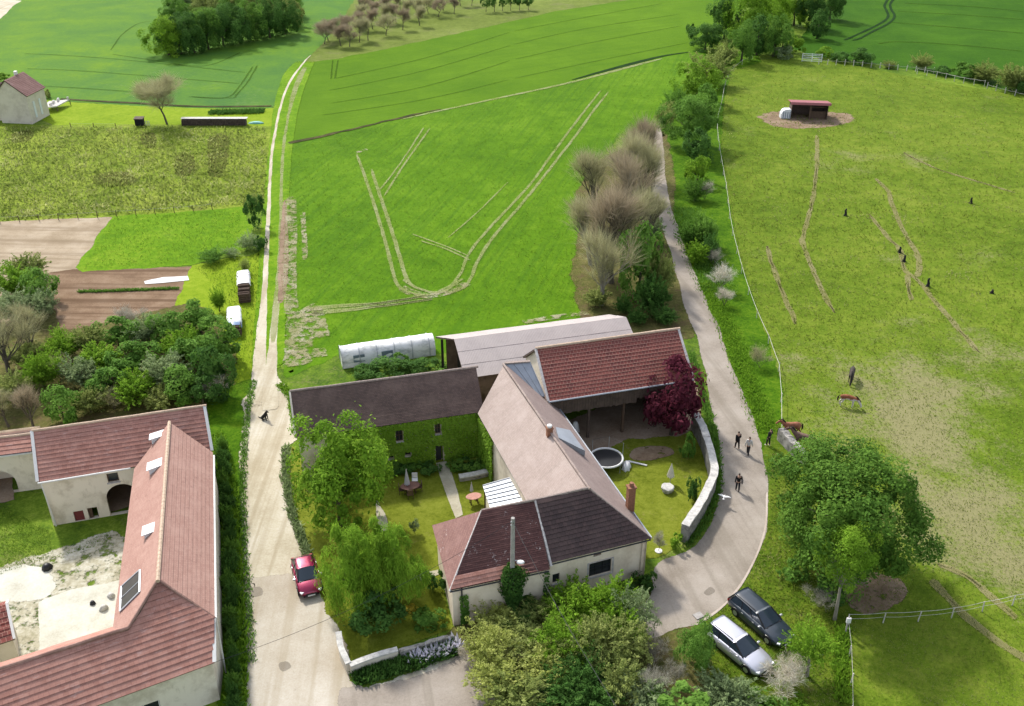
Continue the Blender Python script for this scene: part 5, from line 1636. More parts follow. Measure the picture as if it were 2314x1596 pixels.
# ---- leafless orchard
orch = [(733, 100, 46), (742, 92, 44), (762, 88, 44), (770, 104, 44), (790, 106, 44), (790, 82, 44), (812, 96, 42), (832, 92, 46), (818, 70, 40), (842, 66, 42), (872, 80, 44), (868, 54, 40),
        (895, 52, 40), (910, 68, 42), (924, 42, 40), (948, 58, 40), (944, 34, 36), (968, 30, 36), (990, 38, 36), (1002, 24, 34), (1026, 32, 34), (1040, 14, 32), (1066, 14, 30), (850, 44, 38), (820, 52, 38),
        (878, 32, 36), (905, 24, 34), (935, 14, 34), (965, 10, 32), (830, 30, 34), (860, 14, 34), (895, 4, 32), (1010, 4, 30)]
for x, y, h in orch:
    bare('orchard_tree', 'round', x, y, h * 1.2, 'leafless brown tree in the plantation above the light green field', 'tree', 'leafless plantation trees', 'brown' if x % 4 else 'budding', 1.3)
for x, y, w in ((818, 2, 9), (838, 2, 8)):
    plant('conifer', 'deep', x, y, w, 12, 'small dark evergreen at the far end of the leafless plantation', 'tree', 'dark evergreens behind the plantation', clear=0.2)
for x in (1098, 1117, 1136, 1154, 1174, 1194):
    plant('row_tree', 'deep', x, 6 - (x - 1098) * 0.05, 10, 11, 'small dark round tree in the row at the top edge of the light field', 'tree', 'row of dark round trees', clear=1.2)
plant('shrub', 'green', 900 - 0, -20, 10, 10, 'green shrub hidden among the plantation trees', 'shrub', clear=0.1, trunk=False)

# ---- grove on the ridge, upper right
for x, y, w, h, k, lab in ((1566, 66, 12, 18, 'deep', 'slim dark sapling at the left end of the hilltop grove'),
    (1880, 8, 34, 38, 'deep', 'dark tree at the right end of the hilltop grove'), (1840, 22, 36, 44, 'deep', 'dark tree right of the tall yellow green tree of the hilltop grove'),
    (1800, 14, 40, 46, 'bright', 'yellow green tree in the middle of the hilltop grove'), (1640, 44, 36, 46, 'deep', 'dark green round tree in the left half of the hilltop grove'),
    (1596, 86, 38, 28, 'deep', 'low dark shrub mass under the left end of the hilltop grove'), (1750, 28, 42, 50, 'bright', 'tall sunlit tree right of the centre of the hilltop grove'),
    (1692, 44, 50, 60, 'bright', 'largest yellow green tree of the hilltop grove'), (1850, 58, 22, 30, 'deep', 'dark bushy tree low at the right of the hilltop grove'),
    (1752, 86, 36, 44, 'green', 'mid green tree low in front of the hilltop grove'), (1680, 96, 34, 44, 'green', 'bushy tree below the largest tree of the hilltop grove'), (1714, 84, 30, 42, 'deep', 'deep green tree tucked between two brighter ones in the hilltop grove')):
    plant('grove_tree', k, x, y, w, h, lab, 'tree', 'trees of the hilltop grove', clear=0.3)
plant('shrub', 'bright', 1800, 104, 24, 20, 'light green bush right of the grove by the metal gate', 'shrub', clear=0.05, trunk=False)
plant('shrub', 'sage', 1772, 116, 26, 16, 'grey green bush at the foot of the hilltop grove', 'shrub', clear=0.05, trunk=False)

# ---- tree line down to the village road
for x, y, w, h, k, lab, c in ((1640, 122, 24, 22, 'olive', 'olive shrub topping the tree line under the hilltop grove', .05),
    (1606, 158, 44, 36, 'olive', 'olive green tree near the top of the tree line', .1), (1572, 192, 46, 40, 'bright', 'sunlit yellow green tree in the upper tree line', .3),
    (1596, 235, 26, 34, 'green', 'narrow green tree behind the sunlit ones of the tree line', .3), (1560, 276, 52, 46, 'green', 'round green tree with a bright cap in the middle of the tree line', .8),
    (1574, 330, 32, 36, 'deep', 'dark shaded shrub below the round green tree of the tree line', .1), (1578, 384, 28, 30, 'bright', 'light green bush below the dark shrub of the tree line', .1),
    (1560, 532, 30, 30, 'green', 'lush green bush left of the white paddock rope', .05), (1590, 520, 32, 36, 'green', 'lush green bush beside the village road bank', .05), (1574, 572, 28, 26, 'bright', 'low bright bush on the village road bank', .05),
    (1604, 560, 26, 28, 'deep', 'dark leafy bush at the top of the road bank', .05), (1506, 262, 28, 26, 'olive', 'olive bush where the village road disappears into the tree line', .05), (1530, 232, 28, 28, 'green', 'green bush left of the round green tree, above the road end', .05), (1572, 430, 24, 24, 'green', 'small green bush on the bank between two grey twiggy ones', .05)):
    plant('hedgerow_tree', k, x, y, w * 1.14, h * 1.14, lab, 'tree' if c > .06 else 'shrub', 'tree line beside the paddock', clear=c, cls='F' if k == 'olive' or c < .06 else None)
for x, y, h, k, lab in ((1592, 450, 44, 'grey', 'grey twiggy bush on the grass bank below the tree line'), (1612, 600, 40, 'grey', 'grey twiggy shrub at the paddock rope'), (1628, 655, 60, 'straw', 'pale dead shrub trailing down the bank by the paddock rope'), (1636, 690, 44, 'straw', 'pale dead brush at the foot of the bank'), (1716, 830, 46, 'budding', 'thin twiggy shrub on the lush bank beside the bend')):
    bare('shrub', 'bush', x, y, h, lab, 'shrub', None, k)

# ---- leafless trees between the crop and the road
for i, (x, y, h, k, lab) in enumerate(((1460, 400, 120, 'budding', 'leafless tree farthest up the road verge'), (1440, 470, 150, 'brown', 'tall leafless tree deep in the roadside stand'),
    (1360, 500, 140, 'brown', 'leafless tree on the crop side of the roadside stand'), (1410, 530, 165, 'budding', 'tall budding tree in the middle of the roadside stand'), (1462, 480, 140, 'brown', 'slender leafless tree leaning towards the tarmac'),
    (1350, 600, 140, 'brown', 'leafless tree at the left edge of the roadside stand'), (1395, 640, 190, 'brown', 'tallest leafless tree, its dark trunk bare to the ground'), (1372, 690, 150, 'budding', 'leafless tree with two pale stems nearest the hangar'),
    (1420, 600, 150, 'grey', 'grey leafless tree behind the tallest dark trunk'), (1452, 440, 120, 'brown', 'brown leafless tree in the upper half of the stand'), (1476, 560, 110, 'budding', 'budding tree right of the bright green leafy one'))):
    bare('bare_tree', 'tall', x - 14, y, h * 1.22, lab, 'tree', 'leafless roadside stand', 'budding' if i % 3 else 'brown', 1.05, 'bark_pale' if i % 2 else 'bark')
for x, y, w, h, k, lab in ((1448, 590, 50, 92, 'green', 'bright green leafy tree in the middle of the leafless stand'), (1470, 520, 34, 34, 'sage', 'pale green bush above the leafy tree of the stand'), (1410, 690, 26, 22, 'deep', 'dark green bush under the leafless stand'),
    (1350, 672, 34, 26, 'olive', 'olive undergrowth bush left of the tall dark trunk'), (1474, 668, 46, 50, 'deep', 'olive brown shrub between the stand and the road'), (1500, 712, 36, 26, 'deep', 'dark shrub behind the corner of the red tiled barn'), (1440, 716, 30, 20, 'deep', 'dark undergrowth shrub behind the hangar'), (1496, 620, 34, 50, 'olive', 'grey green shrub overhanging the tarmac')):
    plant('shrub', k, x, y, w, h, lab, 'shrub', 'undergrowth of the leafless stand', clear=0.1, trunk=k == 'green', cls='F' if k != 'green' else None)

# ---- hedge along the top of the paddock
for x, y, w, h, k, lab in ((1862, 120, 19, 13, 'bright', 'bright green hedge bush just right of the metal gate'), (1898, 130, 20, 12, 'deep', 'low dark hedge bush second from the gate'), (1950, 128, 31, 20, 'deep', 'round dark hedge bush left of the gap in the hedge'),
    (2010, 146, 18, 8, 'olive', 'low sparse olive hedge bush in the hedge gap'), (2086, 140, 25, 20, 'olive', 'round olive bush standing alone right of the hedge gap'), (2130, 160, 22, 10, 'deep', 'low dark hedge bush left of the white railed fence'), (2180, 162, 32, 18, 'green', 'green hedge bush behind the white railed fence'),
    (2226, 164, 38, 24, 'olive', 'broad light hedge bush near the right edge'), (2292, 176, 44, 34, 'olive', 'large olive hedge bush at the right edge'), (2330, 190, 30, 26, 'deep', 'dark hedge bush cut by the right edge')):
    plant('hedge_bush', k, x, y, w, h, lab, 'bush', 'hedge above the paddock', clear=0.0, trunk=False, cls='F' if k == 'olive' else None)

# ---- lone tree, far left meadow
bare('lone_tree', 'broad', 378, 281, 116, 'lone budding tree with a broad crown beside the wild meadow', 'tree', None, 'budding', 1.15)
plant('shrub', 'olive', 104, 210, 10, 12, 'olive shrub beside the terrace of the far house', 'shrub', clear=0.1, trunk=False)
plant('shrub', 'bright', 6, 176, 18, 6, 'green shrub behind the roof of the far house', 'shrub', clear=0.1, trunk=False)

# ---- scrub and trees left of the lane
for x, y, w, h, k, lab in ((60, 602, 42, 30, 'olive', 'yellowish twiggy bush at the end of the vegetable rows'), (30, 634, 50, 36, 'bright', 'bright green tree at the left edge above the scrub'), (86, 650, 34, 36, 'green', 'dark green bush beside the tilled soil'),
    (30, 690, 50, 36, 'sage', 'grey green shrub at the left edge below the bright tree'), (90, 690, 36, 30, 'sage', 'grey green bush at the corner of the vegetable plot'),
    (140, 780, 46, 34, 'bright', 'yellow green tree in the left part of the scrub'), (200, 766, 42, 34, 'olive', 'light olive tree at the lower end of the vegetable plot'), (262, 750, 44, 34, 'green', 'green bush behind the middle of the scrub'),
    (330, 742, 42, 32, 'sage', 'grey bush overlapping the tilled soil'), (392, 738, 46, 38, 'green', 'green tree nearest the two covered woodpiles'), (448, 716, 36, 36, 'green', 'green tree at the right edge of the scrub by the lawn'), (492, 676, 17, 26, 'bright', 'small light green sapling on the roadside lawn'),
    (494, 768, 42, 44, 'green', 'green tree next to the woodpile with the blue cover'), (220, 812, 50, 36, 'bright', 'bright shrub in the middle of the scrub'), (300, 812, 50, 40, 'green', 'green tree in the centre of the scrub'), (440, 806, 48, 42, 'green', 'leafy tree in the right half of the scrub'),
    (90, 836, 44, 40, 'bright', 'yellow green tree beside the leafless one at the left'), (372, 842, 50, 44, 'sage', 'pale green tree in the heart of the scrub'), (306, 876, 52, 40, 'bright', 'light green tree above the salmon roof'), (486, 838, 42, 56, 'deep', 'dark tree with pale stems at the lane end of the scrub'),
    (454, 886, 40, 34, 'deep', 'dark bush touching the right end of the salmon roof'), (136, 916, 36, 38, 'green', 'small green tree behind the left end of the salmon roof'), (410, 870, 40, 38, 'green', 'green tree behind the salmon roof'), (356, 900, 36, 26, 'olive', 'olive shrub just above the salmon ridge'),
    (60, 800, 44, 30, 'olive', 'olive brown shrub beside the tall leafless tree'), (250, 860, 46, 36, 'green', 'mid green tree left of the pale heart of the scrub'), (180, 840, 44, 36, 'sage', 'grey green tree between the bright shrub and the small green tree'), (410, 780, 46, 40, 'bright', 'fresh green tree behind the leafy right half of the scrub'), (20, 880, 44, 40, 'olive', 'olive tree at the left edge above the cart shed'), (200, 905, 40, 30, 'olive', 'olive shrub above the middle of the salmon ridge')):
    plant('scrub_tree', k, x, y, w * 1.15, h * 1.15, lab, 'tree', 'scrub left of the lane', clear=0.25, cls='F' if k in ('sage', 'olive', 'bright') else None)
for x, y, h, k, lab, pr in ((20, 840, 130, 'budding', 'leafless brown tree at the left edge of the scrub', 'tall'), (70, 800, 110, 'budding', 'leafless brown tree behind the yellow green one', 'tall'), (20, 965, 80, 'budding', 'leafless tree above the cart shed roof', 'tall'), (75, 965, 90, 'brown', 'thin leafless tree beside the salmon verge', 'tall'),
    (260, 925, 46, 'budding', 'grey leafless bush above the salmon ridge', 'bush'), (300, 740, 50, 'grey', 'grey leafless bush at the edge of the tilled soil', 'bush'), (100, 720, 46, 'budding', 'brown leafless bush at the corner of the plot', 'bush'), (484, 905, 60, 'straw', 'clump of pale dry stems arching beside the lane', 'bush'), (140, 860, 50, 'budding', 'grey leafless bush in the shaded gap of the scrub', 'bush')):
    bare('bare_tree' if pr == 'tall' else 'bare_bush', pr, x, y, h, lab, 'tree' if pr == 'tall' else 'bush', 'leafless growth in the left scrub', k, 1.1)
for x, y, w, h, k, lab in ((576, 480, 24, 38, 'deep', 'dark green tree beside the two wheel tracks'), (572, 452, 16, 18, 'olive', 'olive bush at the corner of the wild meadow by the tracks'), (562, 545, 32, 24, 'sage', 'grey green bush beside the tracks below the dark tree'), (480, 576, 36, 12, 'green', 'low leafy bush on the edge of the green plot'), (552, 600, 14, 20, 'olive', 'small wispy sapling behind the white covered woodpile'), (590, 545, 14, 22, 'deep', 'narrow dark bush at the edge of the wheel tracks'), (522, 570, 22, 14, 'sage', 'silvery brush at the corner of the green plot')):
    plant('shrub', k, x, y, w, h, lab, 'shrub', 'bushes beside the wheel tracks', clear=0.05, trunk=False, cls='f' if k != 'deep' else None)

# ---- courtyard and garden
plant('courtyard_tree', 'bright', 760, 1082, 114, 130, 'large bright green tree in the courtyard corner by the barn gable', 'tree', clear=0.5)
plant('willow', 'bright', 800, 1290, 74, 104, 'drooping willow hanging over the red car', 'tree', 'two willows of the courtyard', clear=0.4, cls='W')
plant('willow', 'bright', 878, 1274, 72, 96, 'drooping willow on the courtyard lawn side', 'tree', 'two willows of the courtyard', clear=0.4, cls='W')
plant('shrub', 'deep', 850, 1380, 70, 60, 'dark garden shrub under the willows', 'shrub', clear=0.1, trunk=False)
plant('maple', 'maroon', 1524, 902, 70, 84, 'maroon leaved maple in front of the red tiled barn', 'tree', clear=0.8)
plant('topiary', 'sage', 935, 1184, 10, 15, 'small mushroom shaped bush on the courtyard lawn', 'bush', clear=0.35)
plant('shrub', 'deep', 980, 1322, 22, 30, 'dark bush with pale flowers at the cottage corner', 'shrub', clear=0.0, trunk=False)
plant('shrub', 'green', 968, 1396, 40, 30, 'leafy green garden bush beside the cottage wall', 'shrub', clear=0.0, trunk=False)
plant('shrub', 'gold', 928, 1374, 14, 10, 'golden leaved bush in the shaded garden', 'shrub', clear=0.0, trunk=False)
plant('shrub', 'green', 1556, 1010, 18, 34, 'green climber against the inner side of the stone wall', 'shrub', clear=0.0, trunk=False)
plant('shrub', 'deep', 1566, 1100, 14, 34, 'dark shrub low against the bend of the stone wall', 'shrub', clear=0.0, trunk=False)
plant('shrub', 'bright', 1533, 1226, 16, 18, 'small leafy bush at the near end of the stone wall', 'shrub', clear=0.0, trunk=False)
plant('shrub', 'dark_ivy', 1455, 1316, 26, 26, 'dark bush at the right corner of the cottage', 'shrub', clear=0.0, trunk=False)
plant('shrub', 'deep', 1424, 1324, 20, 14, 'rounded olive bush under the cottage window', 'shrub', clear=0.0, trunk=False)
plant('climber', 'bright', 1126, 1032, 14, 34, 'light green climber trained up the pale pink house', 'climber', clear=0.2, trunk=False, cls='S')
for x, y, w, h, k, lab in ((880, 835, 44, 26, 'deep', 'dark green hedge bush in front of the polytunnel'), (830, 846, 36, 18, 'deep', 'dark hedge bush at the left end of the polytunnel'), (950, 828, 40, 22, 'deep', 'dark hedge bush between the polytunnel and the hangar'), (905, 818, 26, 22, 'green', 'taller green bush in front of the polytunnel panel'), (985, 836, 28, 16, 'green', 'green bush at the hangar corner')):
    plant('hedge_bush', k, x, y, w, h, lab, 'bush', 'hedge behind the ivy covered barn', clear=0.0, trunk=False)
bare('sapling', 'round', 1488, 1246, 42, 'leafless sapling in a white ring at the garden entrance', 'tree', None, 'grey', 0.8)

# ---- big tree and scrub on the right
plant('broad_tree', 'mid', 1918, 1160, 176, 154, 'very broad dark green tree at the edge of the paddock', 'tree', clear=1.0, cls='X')
plant('young_tree', 'bright', 1918, 1256, 60, 66, 'light green young tree in front of the very broad tree', 'tree', clear=3.9, cls='L', bark='bark_pale')
plant('shrub', 'green', 1796, 1290, 34, 26, 'green shrub left of the light green young tree', 'shrub', clear=0.1, trunk=False)
plant('shrub', 'deep', 1866, 1340, 34, 36, 'dark shrub below the light green young tree', 'shrub', clear=0.0, trunk=False)
bare('bare_bush', 'bush', 1900, 1330, 60, 'grey branching dead bush beneath the very broad tree', 'bush', None, 'grey', 1.2, 'bark_pale')
bare('bare_bush', 'bush', 1850, 1372, 44, 'grey brown dead bush left of the fence corner', 'bush', None, 'grey', 1.2)
plant('young_tree', 'bright', 1838, 1456, 66, 62, 'light airy young tree with a pale stem right of the black car', 'tree', clear=1.4, cls='f', bark='bark_pale')
plant('shrub', 'green', 1576, 1462, 46, 60, 'dense deep green bush left of the silver car', 'bush', clear=0.0, cls='L', trunk=False)
plant('shrub', 'sage', 1646, 1566, 70, 50, 'grey green shrub in front of the silver car', 'shrub', clear=0.0, trunk=False, cls='F')
plant('shrub', 'green', 1722, 1600, 44, 26, 'green shrub at the bottom edge below the silver car', 'shrub', clear=0.0, trunk=False)
plant('shrub', 'bright', 1796, 1588, 26, 20, 'light green weed clump at the foot of the pale stemmed tree', 'shrub', clear=0.0, trunk=False)
bare('dry_brush', 'bush', 1766, 1560, 50, 'mound of whitish dry brush in front of the parked cars', 'brush', None, 'straw', 1.5, 'bark_pale')
bare('dry_brush', 'bush', 1790, 1535, 46, 'whitish dry brush beside the light airy young tree', 'brush', None, 'straw', 1.3, 'bark_pale')

# ---- bank of scrub along the bottom
for x, y, w, h, k, lab, c in ((1290, 1384, 62, 44, 'bright', 'bright green shrub under the cottage window', 'M'), (1368, 1380, 60, 48, 'bright', 'bright green shrub right of centre under the cottage', 'M'), (1436, 1394, 50, 46, 'sage', 'pale green shrub at the right end of the cottage', 'M'),
    (1226, 1408, 60, 40, 'olive', 'olive shrub below the narrow cottage window', 'M'), (1120, 1412, 56, 34, 'yellow', 'yellowish shrub below the ivy clad pole', 'loose'), (1168, 1398, 40, 20, 'dark_ivy', 'dark low bush against the foot of the cottage wall', 'S'),
    (1180, 1462, 70, 48, 'olive', 'olive shrub in the left of the bramble bank', 'M'), (1098, 1466, 56, 46, 'yellow', 'yellow shrub at the road end of the bramble bank', 'M'), (1270, 1450, 66, 52, 'bright', 'leafy green shrub in the middle of the bramble bank', 'M'), (1346, 1462, 66, 52, 'olive', 'olive green shrub right of the bank centre', 'M'),
    (1420, 1462, 58, 48, 'olive', 'olive shrub at the right of the bramble bank', 'loose'), (1120, 1530, 66, 48, 'yellow', 'pale yellow shrub overhanging the cross road', 'M'), (1230, 1520, 70, 46, 'yellow', 'yellow flowering shrub in the lower bramble bank', 'M'), (1316, 1530, 60, 46, 'deep', 'dark green shrub low in the bramble bank', 'M'),
    (1400, 1540, 60, 46, 'olive', 'olive grey shrub at the lower right of the bank', 'loose'), (1166, 1588, 74, 36, 'olive', 'olive shrub on the bottom edge beside the cross road', 'M'), (1270, 1582, 66, 40, 'deep', 'dark green shrub on the bottom edge', 'M'), (1350, 1590, 60, 34, 'deep', 'dark shrub on the bottom edge right of centre', 'M'), (1460, 1576, 60, 38, 'sage', 'grey green shrub on the bottom edge', 'loose'), (1540, 1590, 50, 28, 'green', 'green shrub on the bottom edge below the dense bush', 'S'),
    (1400, 1430, 46, 40, 'bright', 'yellowish green shrub between the cottage and the bank', 'M')):
    plant('bramble', k, x, y - 14, w * 1.2, h * 1.4, lab, 'shrub', 'shrubs of the bramble bank', clear=0.15, cls={'M': 'F' if VR.random() < .45 else 'f', 'loose': 'f', 'S': 'S'}[c], trunk=False)
for x, y, h, k, lab in ((1480, 1496, 44, 'grey', 'grey leafless bush at the right of the bramble bank'), (1470, 1570, 60, 'grey', 'whitish leafless bush low at the right of the bank'), (1522, 1545, 44, 'grey', 'grey leafless bush left of the dense green bush'), (1210, 1590, 40, 'straw', 'pale dead stems low in the bramble bank'), (1440, 1446, 34, 'straw', 'pale dead brush at the top of the bramble bank'), (1056, 1496, 36, 'straw', 'pale dry stems at the road end of the bank'), (1150, 1500, 46, 'budding', 'thin twiggy bush among the yellow shrubs')):
    bare('bare_bush', 'bush', x, y, h, lab, 'bush', 'dead growth of the bramble bank', k, 1.0)

# ---- ivy on walls: leaves in front of the wall face, openings left clear
def ivy(name, w, label, d0, d1, ztop, n, kind, seed, ragged_foot=0.0, leaf=0.10, openings=(), cover=1.0, group=None):
    rng = np.random.default_rng(seed)
    d = d0 + (d1 - d0) * rng.random(n * 2)
    z = 0.05 + (ztop - 0.05) * rng.random(n * 2)
    keep = np.ones(len(d), bool)
    for a, b, c, e, _ in openings:
        keep &= ~((d > a - 0.06) & (d < b + 0.06) & (z > c - 0.05) & (z < e + 0.05))
    if cover < 1:
        nz = np.array([noise.noise(Vector((x * .55, y * .55, seed))) for x, y in zip(d, z)])
        keep &= nz > (0.5 - cover)
    d, z = d[keep][:n], z[keep][:n]
    k = len(d)
    bul = np.array([0.10 + 0.10 * noise.noise(Vector((x * .9, y * .9, 4))) for x, y in zip(d, z)])
    off = np.clip(bul + 0.10 * rng.random(k), 0.02, 0.4)
    org = np.array([w.a.x, w.a.y, 0]); u = np.array([w.u.x, w.u.y, 0]); nn = np.array([w.n.x, w.n.y, 0])
    base = np.array([w.p((d0 + d1) / 2, 0).x, w.p((d0 + d1) / 2, 0).y, 0])
    pos = org + np.outer(d, u) + np.outer(off, nn) + np.outer(z, [0, 0, 1]) - base
    nr = nn + rng.normal(size=(k, 3)) * 0.45 + np.array([0, 0, 0.45]); nr /= np.linalg.norm(nr, axis=1, keepdims=True)
    s = leaf * (0.6 + 0.8 * rng.random(k))
    patch = np.array([0.5 + 0.7 * noise.noise(Vector((x * .5, y * .8, 9))) for x, y in zip(d, z)])
    lv = np.clip(0.55 * patch + 0.45 * rng.random(k), 0, 1)
    t = thing(name, label, 'climber', tuple(base), 0, group)
    link('foliage', quad_mesh('foliage', leaf_arrays(pos, nr, s, s * .7, rng), lv, LM[kind]), t)
    return t
bw = GZ['barn_wall']
ivy('ivy', bw, 'ivy sheet covering the whole courtyard wall of the long barn', 2.2, bw.L, 4.3, 15000, 'wall_ivy', 3, openings=GZ['openings'], leaf=0.095)
hw = GZ['house_wall']
flip = (hw.p(0, 0) - HOUSE[3]).length < (hw.p(hw.L, 0) - HOUSE[3]).length
a0, a1 = (0.0, 3.4) if flip else (hw.L - 3.4, hw.L)
ivy('ivy', hw, 'yellow green ivy on the pale pink house in the inner corner of the courtyard', a0, a1, 4.1, 3400, 'wall_ivy', 5)
A_, B_, C0_, C1_, uv_, nv_ = GZ['cot']
cw = Wall(A_, B_, [(0, 3.3), (1, 3.3)])
ivy('ivy', cw, 'thin ivy strand beside the downpipe at the cottage corner', 0.45, 1.0, 2.6, 300, 'green', 6, leaf=0.085)
ivy('ivy', cw, 'dark ivy strand at the step of the cottage front', 6.15, 6.6, 3.2, 170, 'deep', 8, leaf=0.08)

# low planting along the barn foot
for i, x in enumerate((880, 912, 944, 972, 1030, 1052, 1076)):
    plant('border_plant', 'deep' if i % 2 else 'green', x, 1056 - (x - 880) * 0.05 + 2, 22, 17, 'dark leafy border plant at the foot of the ivy covered wall', 'plant', 'border plants at the barn foot', clear=0.0, trunk=False)

for i in range(24):
    f = i / 23; y = 1008 + 580 * f; x = 504 + 26 * f + VR.uniform(-4, 7)
    plant('border_plant', 'deep' if i % 3 else 'green', x, y, VR.uniform(15, 23), VR.uniform(20, 30), 'dark leafy bush at the foot of the salmon roofed farmhouse wall by the lane', 'plant', 'bushes along the farmhouse wall', clear=0.0, trunk=False, cls='F')

# ---- grass blades: nobody could count them
def blades(name, px, width, h, n, kind, seed, label, z0=0.0):
    rng = np.random.default_rng(seed)
    pts = np.array([list(P(x, y)[:2]) for x, y in px])
    seg = np.linalg.norm(np.diff(pts, axis=0), axis=1); cum = np.concatenate([[0], np.cumsum(seg)])
    s = rng.random(n) * cum[-1]
    i = np.clip(np.searchsorted(cum, s) - 1, 0, len(seg) - 1)
    t = ((s - cum[i]) / seg[i])[:, None]
    c = pts[i] * (1 - t) + pts[i + 1] * t
    d_ = (pts[i + 1] - pts[i]) / seg[i][:, None]
    nrm = np.stack([-d_[:, 1], d_[:, 0]], 1)
    c = c + nrm * ((rng.random(n) + rng.random(n) - 1) * width / 2 * 1.2)[:, None]
    hh = h * (0.4 + 0.9 * rng.random(n))
    dr = np.concatenate([rng.normal(size=(n, 2)) * 0.5, np.ones((n, 1))], 1); dr /= np.linalg.norm(dr, axis=1, keepdims=True)
    pos = np.concatenate([c, np.full((n, 1), z0)], 1) + dr * (hh / 2)[:, None]
    nr = rng.normal(size=(n, 3)); nr -= dr * np.sum(nr * dr, 1, keepdims=True); nr /= np.linalg.norm(nr, axis=1, keepdims=True)
    pt = np.array([0.5 + 0.6 * noise.noise(Vector((x * .8, y * .8, 2))) for x, y in c])
    me = quad_mesh(name, leaf_arrays(pos, nr, hh / 2, hh * 0.11 + 0.012, rng, dr), np.clip(pt * .6 + .4 * rng.random(n), 0, 1), LM[kind])
    return tag(link(name, me), label, 'grass', kind='stuff')
blades('verge_grass', [(490, 985), (505, 1040), (520, 1130), (528, 1250), (534, 1400), (540, 1500), (538, 1610)], 1.1, 0.5, 8000, 'bright', 1, 'tall lush grass between the salmon roofed farm and the lane')
blades('verge_grass', [(800, 1530), (860, 1516), (940, 1494), (1030, 1462)], 1.5, 0.55, 5000, 'deep', 2, 'dark grass below the low white garden wall')
blades('verge_grass', [(1560, 800), (1590, 900), (1618, 1000), (1624, 1100), (1596, 1180), (1550, 1236)], 0.8, 0.35, 3000, 'green', 3, 'short grass between the stone wall and the village road')
blades('verge_grass', [(1600, 640), (1660, 780), (1705, 900), (1735, 980)], 2.4, 0.3, 5000, 'bright', 4, 'lush bright grass on the bank between road and paddock')
blades('verge_grass', [(1545, 470), (1580, 560), (1620, 660)], 4.2, 0.32, 5000, 'green', 5, 'long grass on the upper road bank')
blades('verge_grass', [(1905, 1420), (1900, 1480), (1905, 1590)], 1.0, 0.4, 1200, 'bright', 6, 'long grass along the wire fence at the bottom')
blades('verge_grass', [(646, 1010), (646, 1080), (662, 1170), (690, 1240), (714, 1320)], 0.7, 0.4, 2400, 'sage', 7, 'ragged grass along the courtyard side of the lane')
blades('verge_grass', [(574, 862), (560, 930), (553, 1000), (548, 1100), (552, 1250), (562, 1400), (568, 1500)], 0.7, 0.28, 3500, 'green', 13, 'short ragged grass along the farm side of the lane')
blades('verge_grass', [(632, 870), (658, 898), (670, 960)], 0.8, 0.3, 1500, 'bright', 14, 'ragged grass at the corner of the long barn')
blades('lettuce_row', [(176, 661), (250, 659), (330, 656), (404, 653)], 0.45, 0.3, 1800, 'green', 8, 'green vegetable row across the brown plot')
blades('crop_bed', [(472, 256), (530, 255), (596, 253)], 2.2, 0.5, 3000, 'deep', 9, 'dense dark green crop bed beyond the wild meadow')
blades('iris_bed', [(928, 1496), (970, 1486), (1020, 1472), (1036, 1462)], 0.7, 0.75, 420, 'lilac', 10, 'lilac flowers in the grass below the low garden wall')
LM['turf'] = leafmat('turf_tufts', (0.080, 0.108, 0.014), (0.120, 0.145, 0.026), (0.230, 0.215, 0.105), 0.5)
LM['turf_green'] = leafmat('green_tufts', (0.055, 0.105, 0.008), (0.085, 0.145, 0.014), (0.140, 0.190, 0.040), 0.45)
LM['meadow_turf'] = leafmat('meadow_tufts', (0.085, 0.115, 0.020), (0.160, 0.190, 0.045), (0.300, 0.300, 0.130), 0.45)
def tufts(name, poly, n, h, kind, seed, label, near=(0, 0)):
    """short grass tufts scattered over a piece of ground"""
    rng = np.random.default_rng(seed)
    q = np.array(poly, float); lo, hi = q.min(0), q.max(0)
    p = lo + (hi - lo) * rng.random((n * 3, 2))
    ins = np.zeros(len(p), bool)
    for i in range(len(q)):
        a, b = q[i], q[i - 1]
        ins ^= ((a[1] > p[:, 1]) != (b[1] > p[:, 1])) & (p[:, 0] < (b[0] - a[0]) * (p[:, 1] - a[1]) / (b[1] - a[1] + 1e-9) + a[0])
    p = p[ins][:n]; n = len(p)
    v = (p[:, 1] - CY) / FPX; u = (p[:, 0] - CX) / FPX
    t = CAM_H / (math.sin(PITCH) + v * math.cos(PITCH))
    c = np.stack([u * t, (math.cos(PITCH) - v * math.sin(PITCH)) * t, np.full(n, 0.03)], 1)
    sc = np.clip(c[:, 1] / 60, 0.7, 2.0)
    hh = h * (0.4 + 0.9 * rng.random(n)) * sc
    dr = np.concatenate([rng.normal(size=(n, 2)) * 0.9, np.ones((n, 1))], 1); dr /= np.linalg.norm(dr, axis=1, keepdims=True)
    nr = rng.normal(size=(n, 3)); nr -= dr * np.sum(nr * dr, 1, keepdims=True); nr /= np.linalg.norm(nr, axis=1, keepdims=True)
    pt = np.array([0.5 + 0.9 * noise.noise(Vector((x * .25, y * .25, seed))) for x, y, _ in c])
    me = quad_mesh(name, leaf_arrays(c + dr * (hh / 2)[:, None], nr, hh / 2, hh * 0.2, rng, dr), np.clip(pt * .6 + .45 * rng.random(n) - .05, 0, 1), LM[kind])
    return tag(link(name, me), label, 'grass', kind='stuff')
tufts('pasture_grass', [(1655, 160), (1760, 138), (1900, 148), (2320, 224), (2320, 1600), (1915, 1600), (1915, 1420), (1850, 1300), (1790, 1080), (1768, 960), (1760, 830), (1705, 690), (1665, 560), (1640, 420), (1628, 320), (1636, 210)], 45000, 0.15, 'turf', 1, 'grazed grass tufts across the paddock')
tufts('meadow_grass', [(0, 288), (600, 290), (600, 460), (380, 478), (0, 500)], 12000, 0.26, 'meadow_turf', 2, 'rough tufts of the wild meadow')
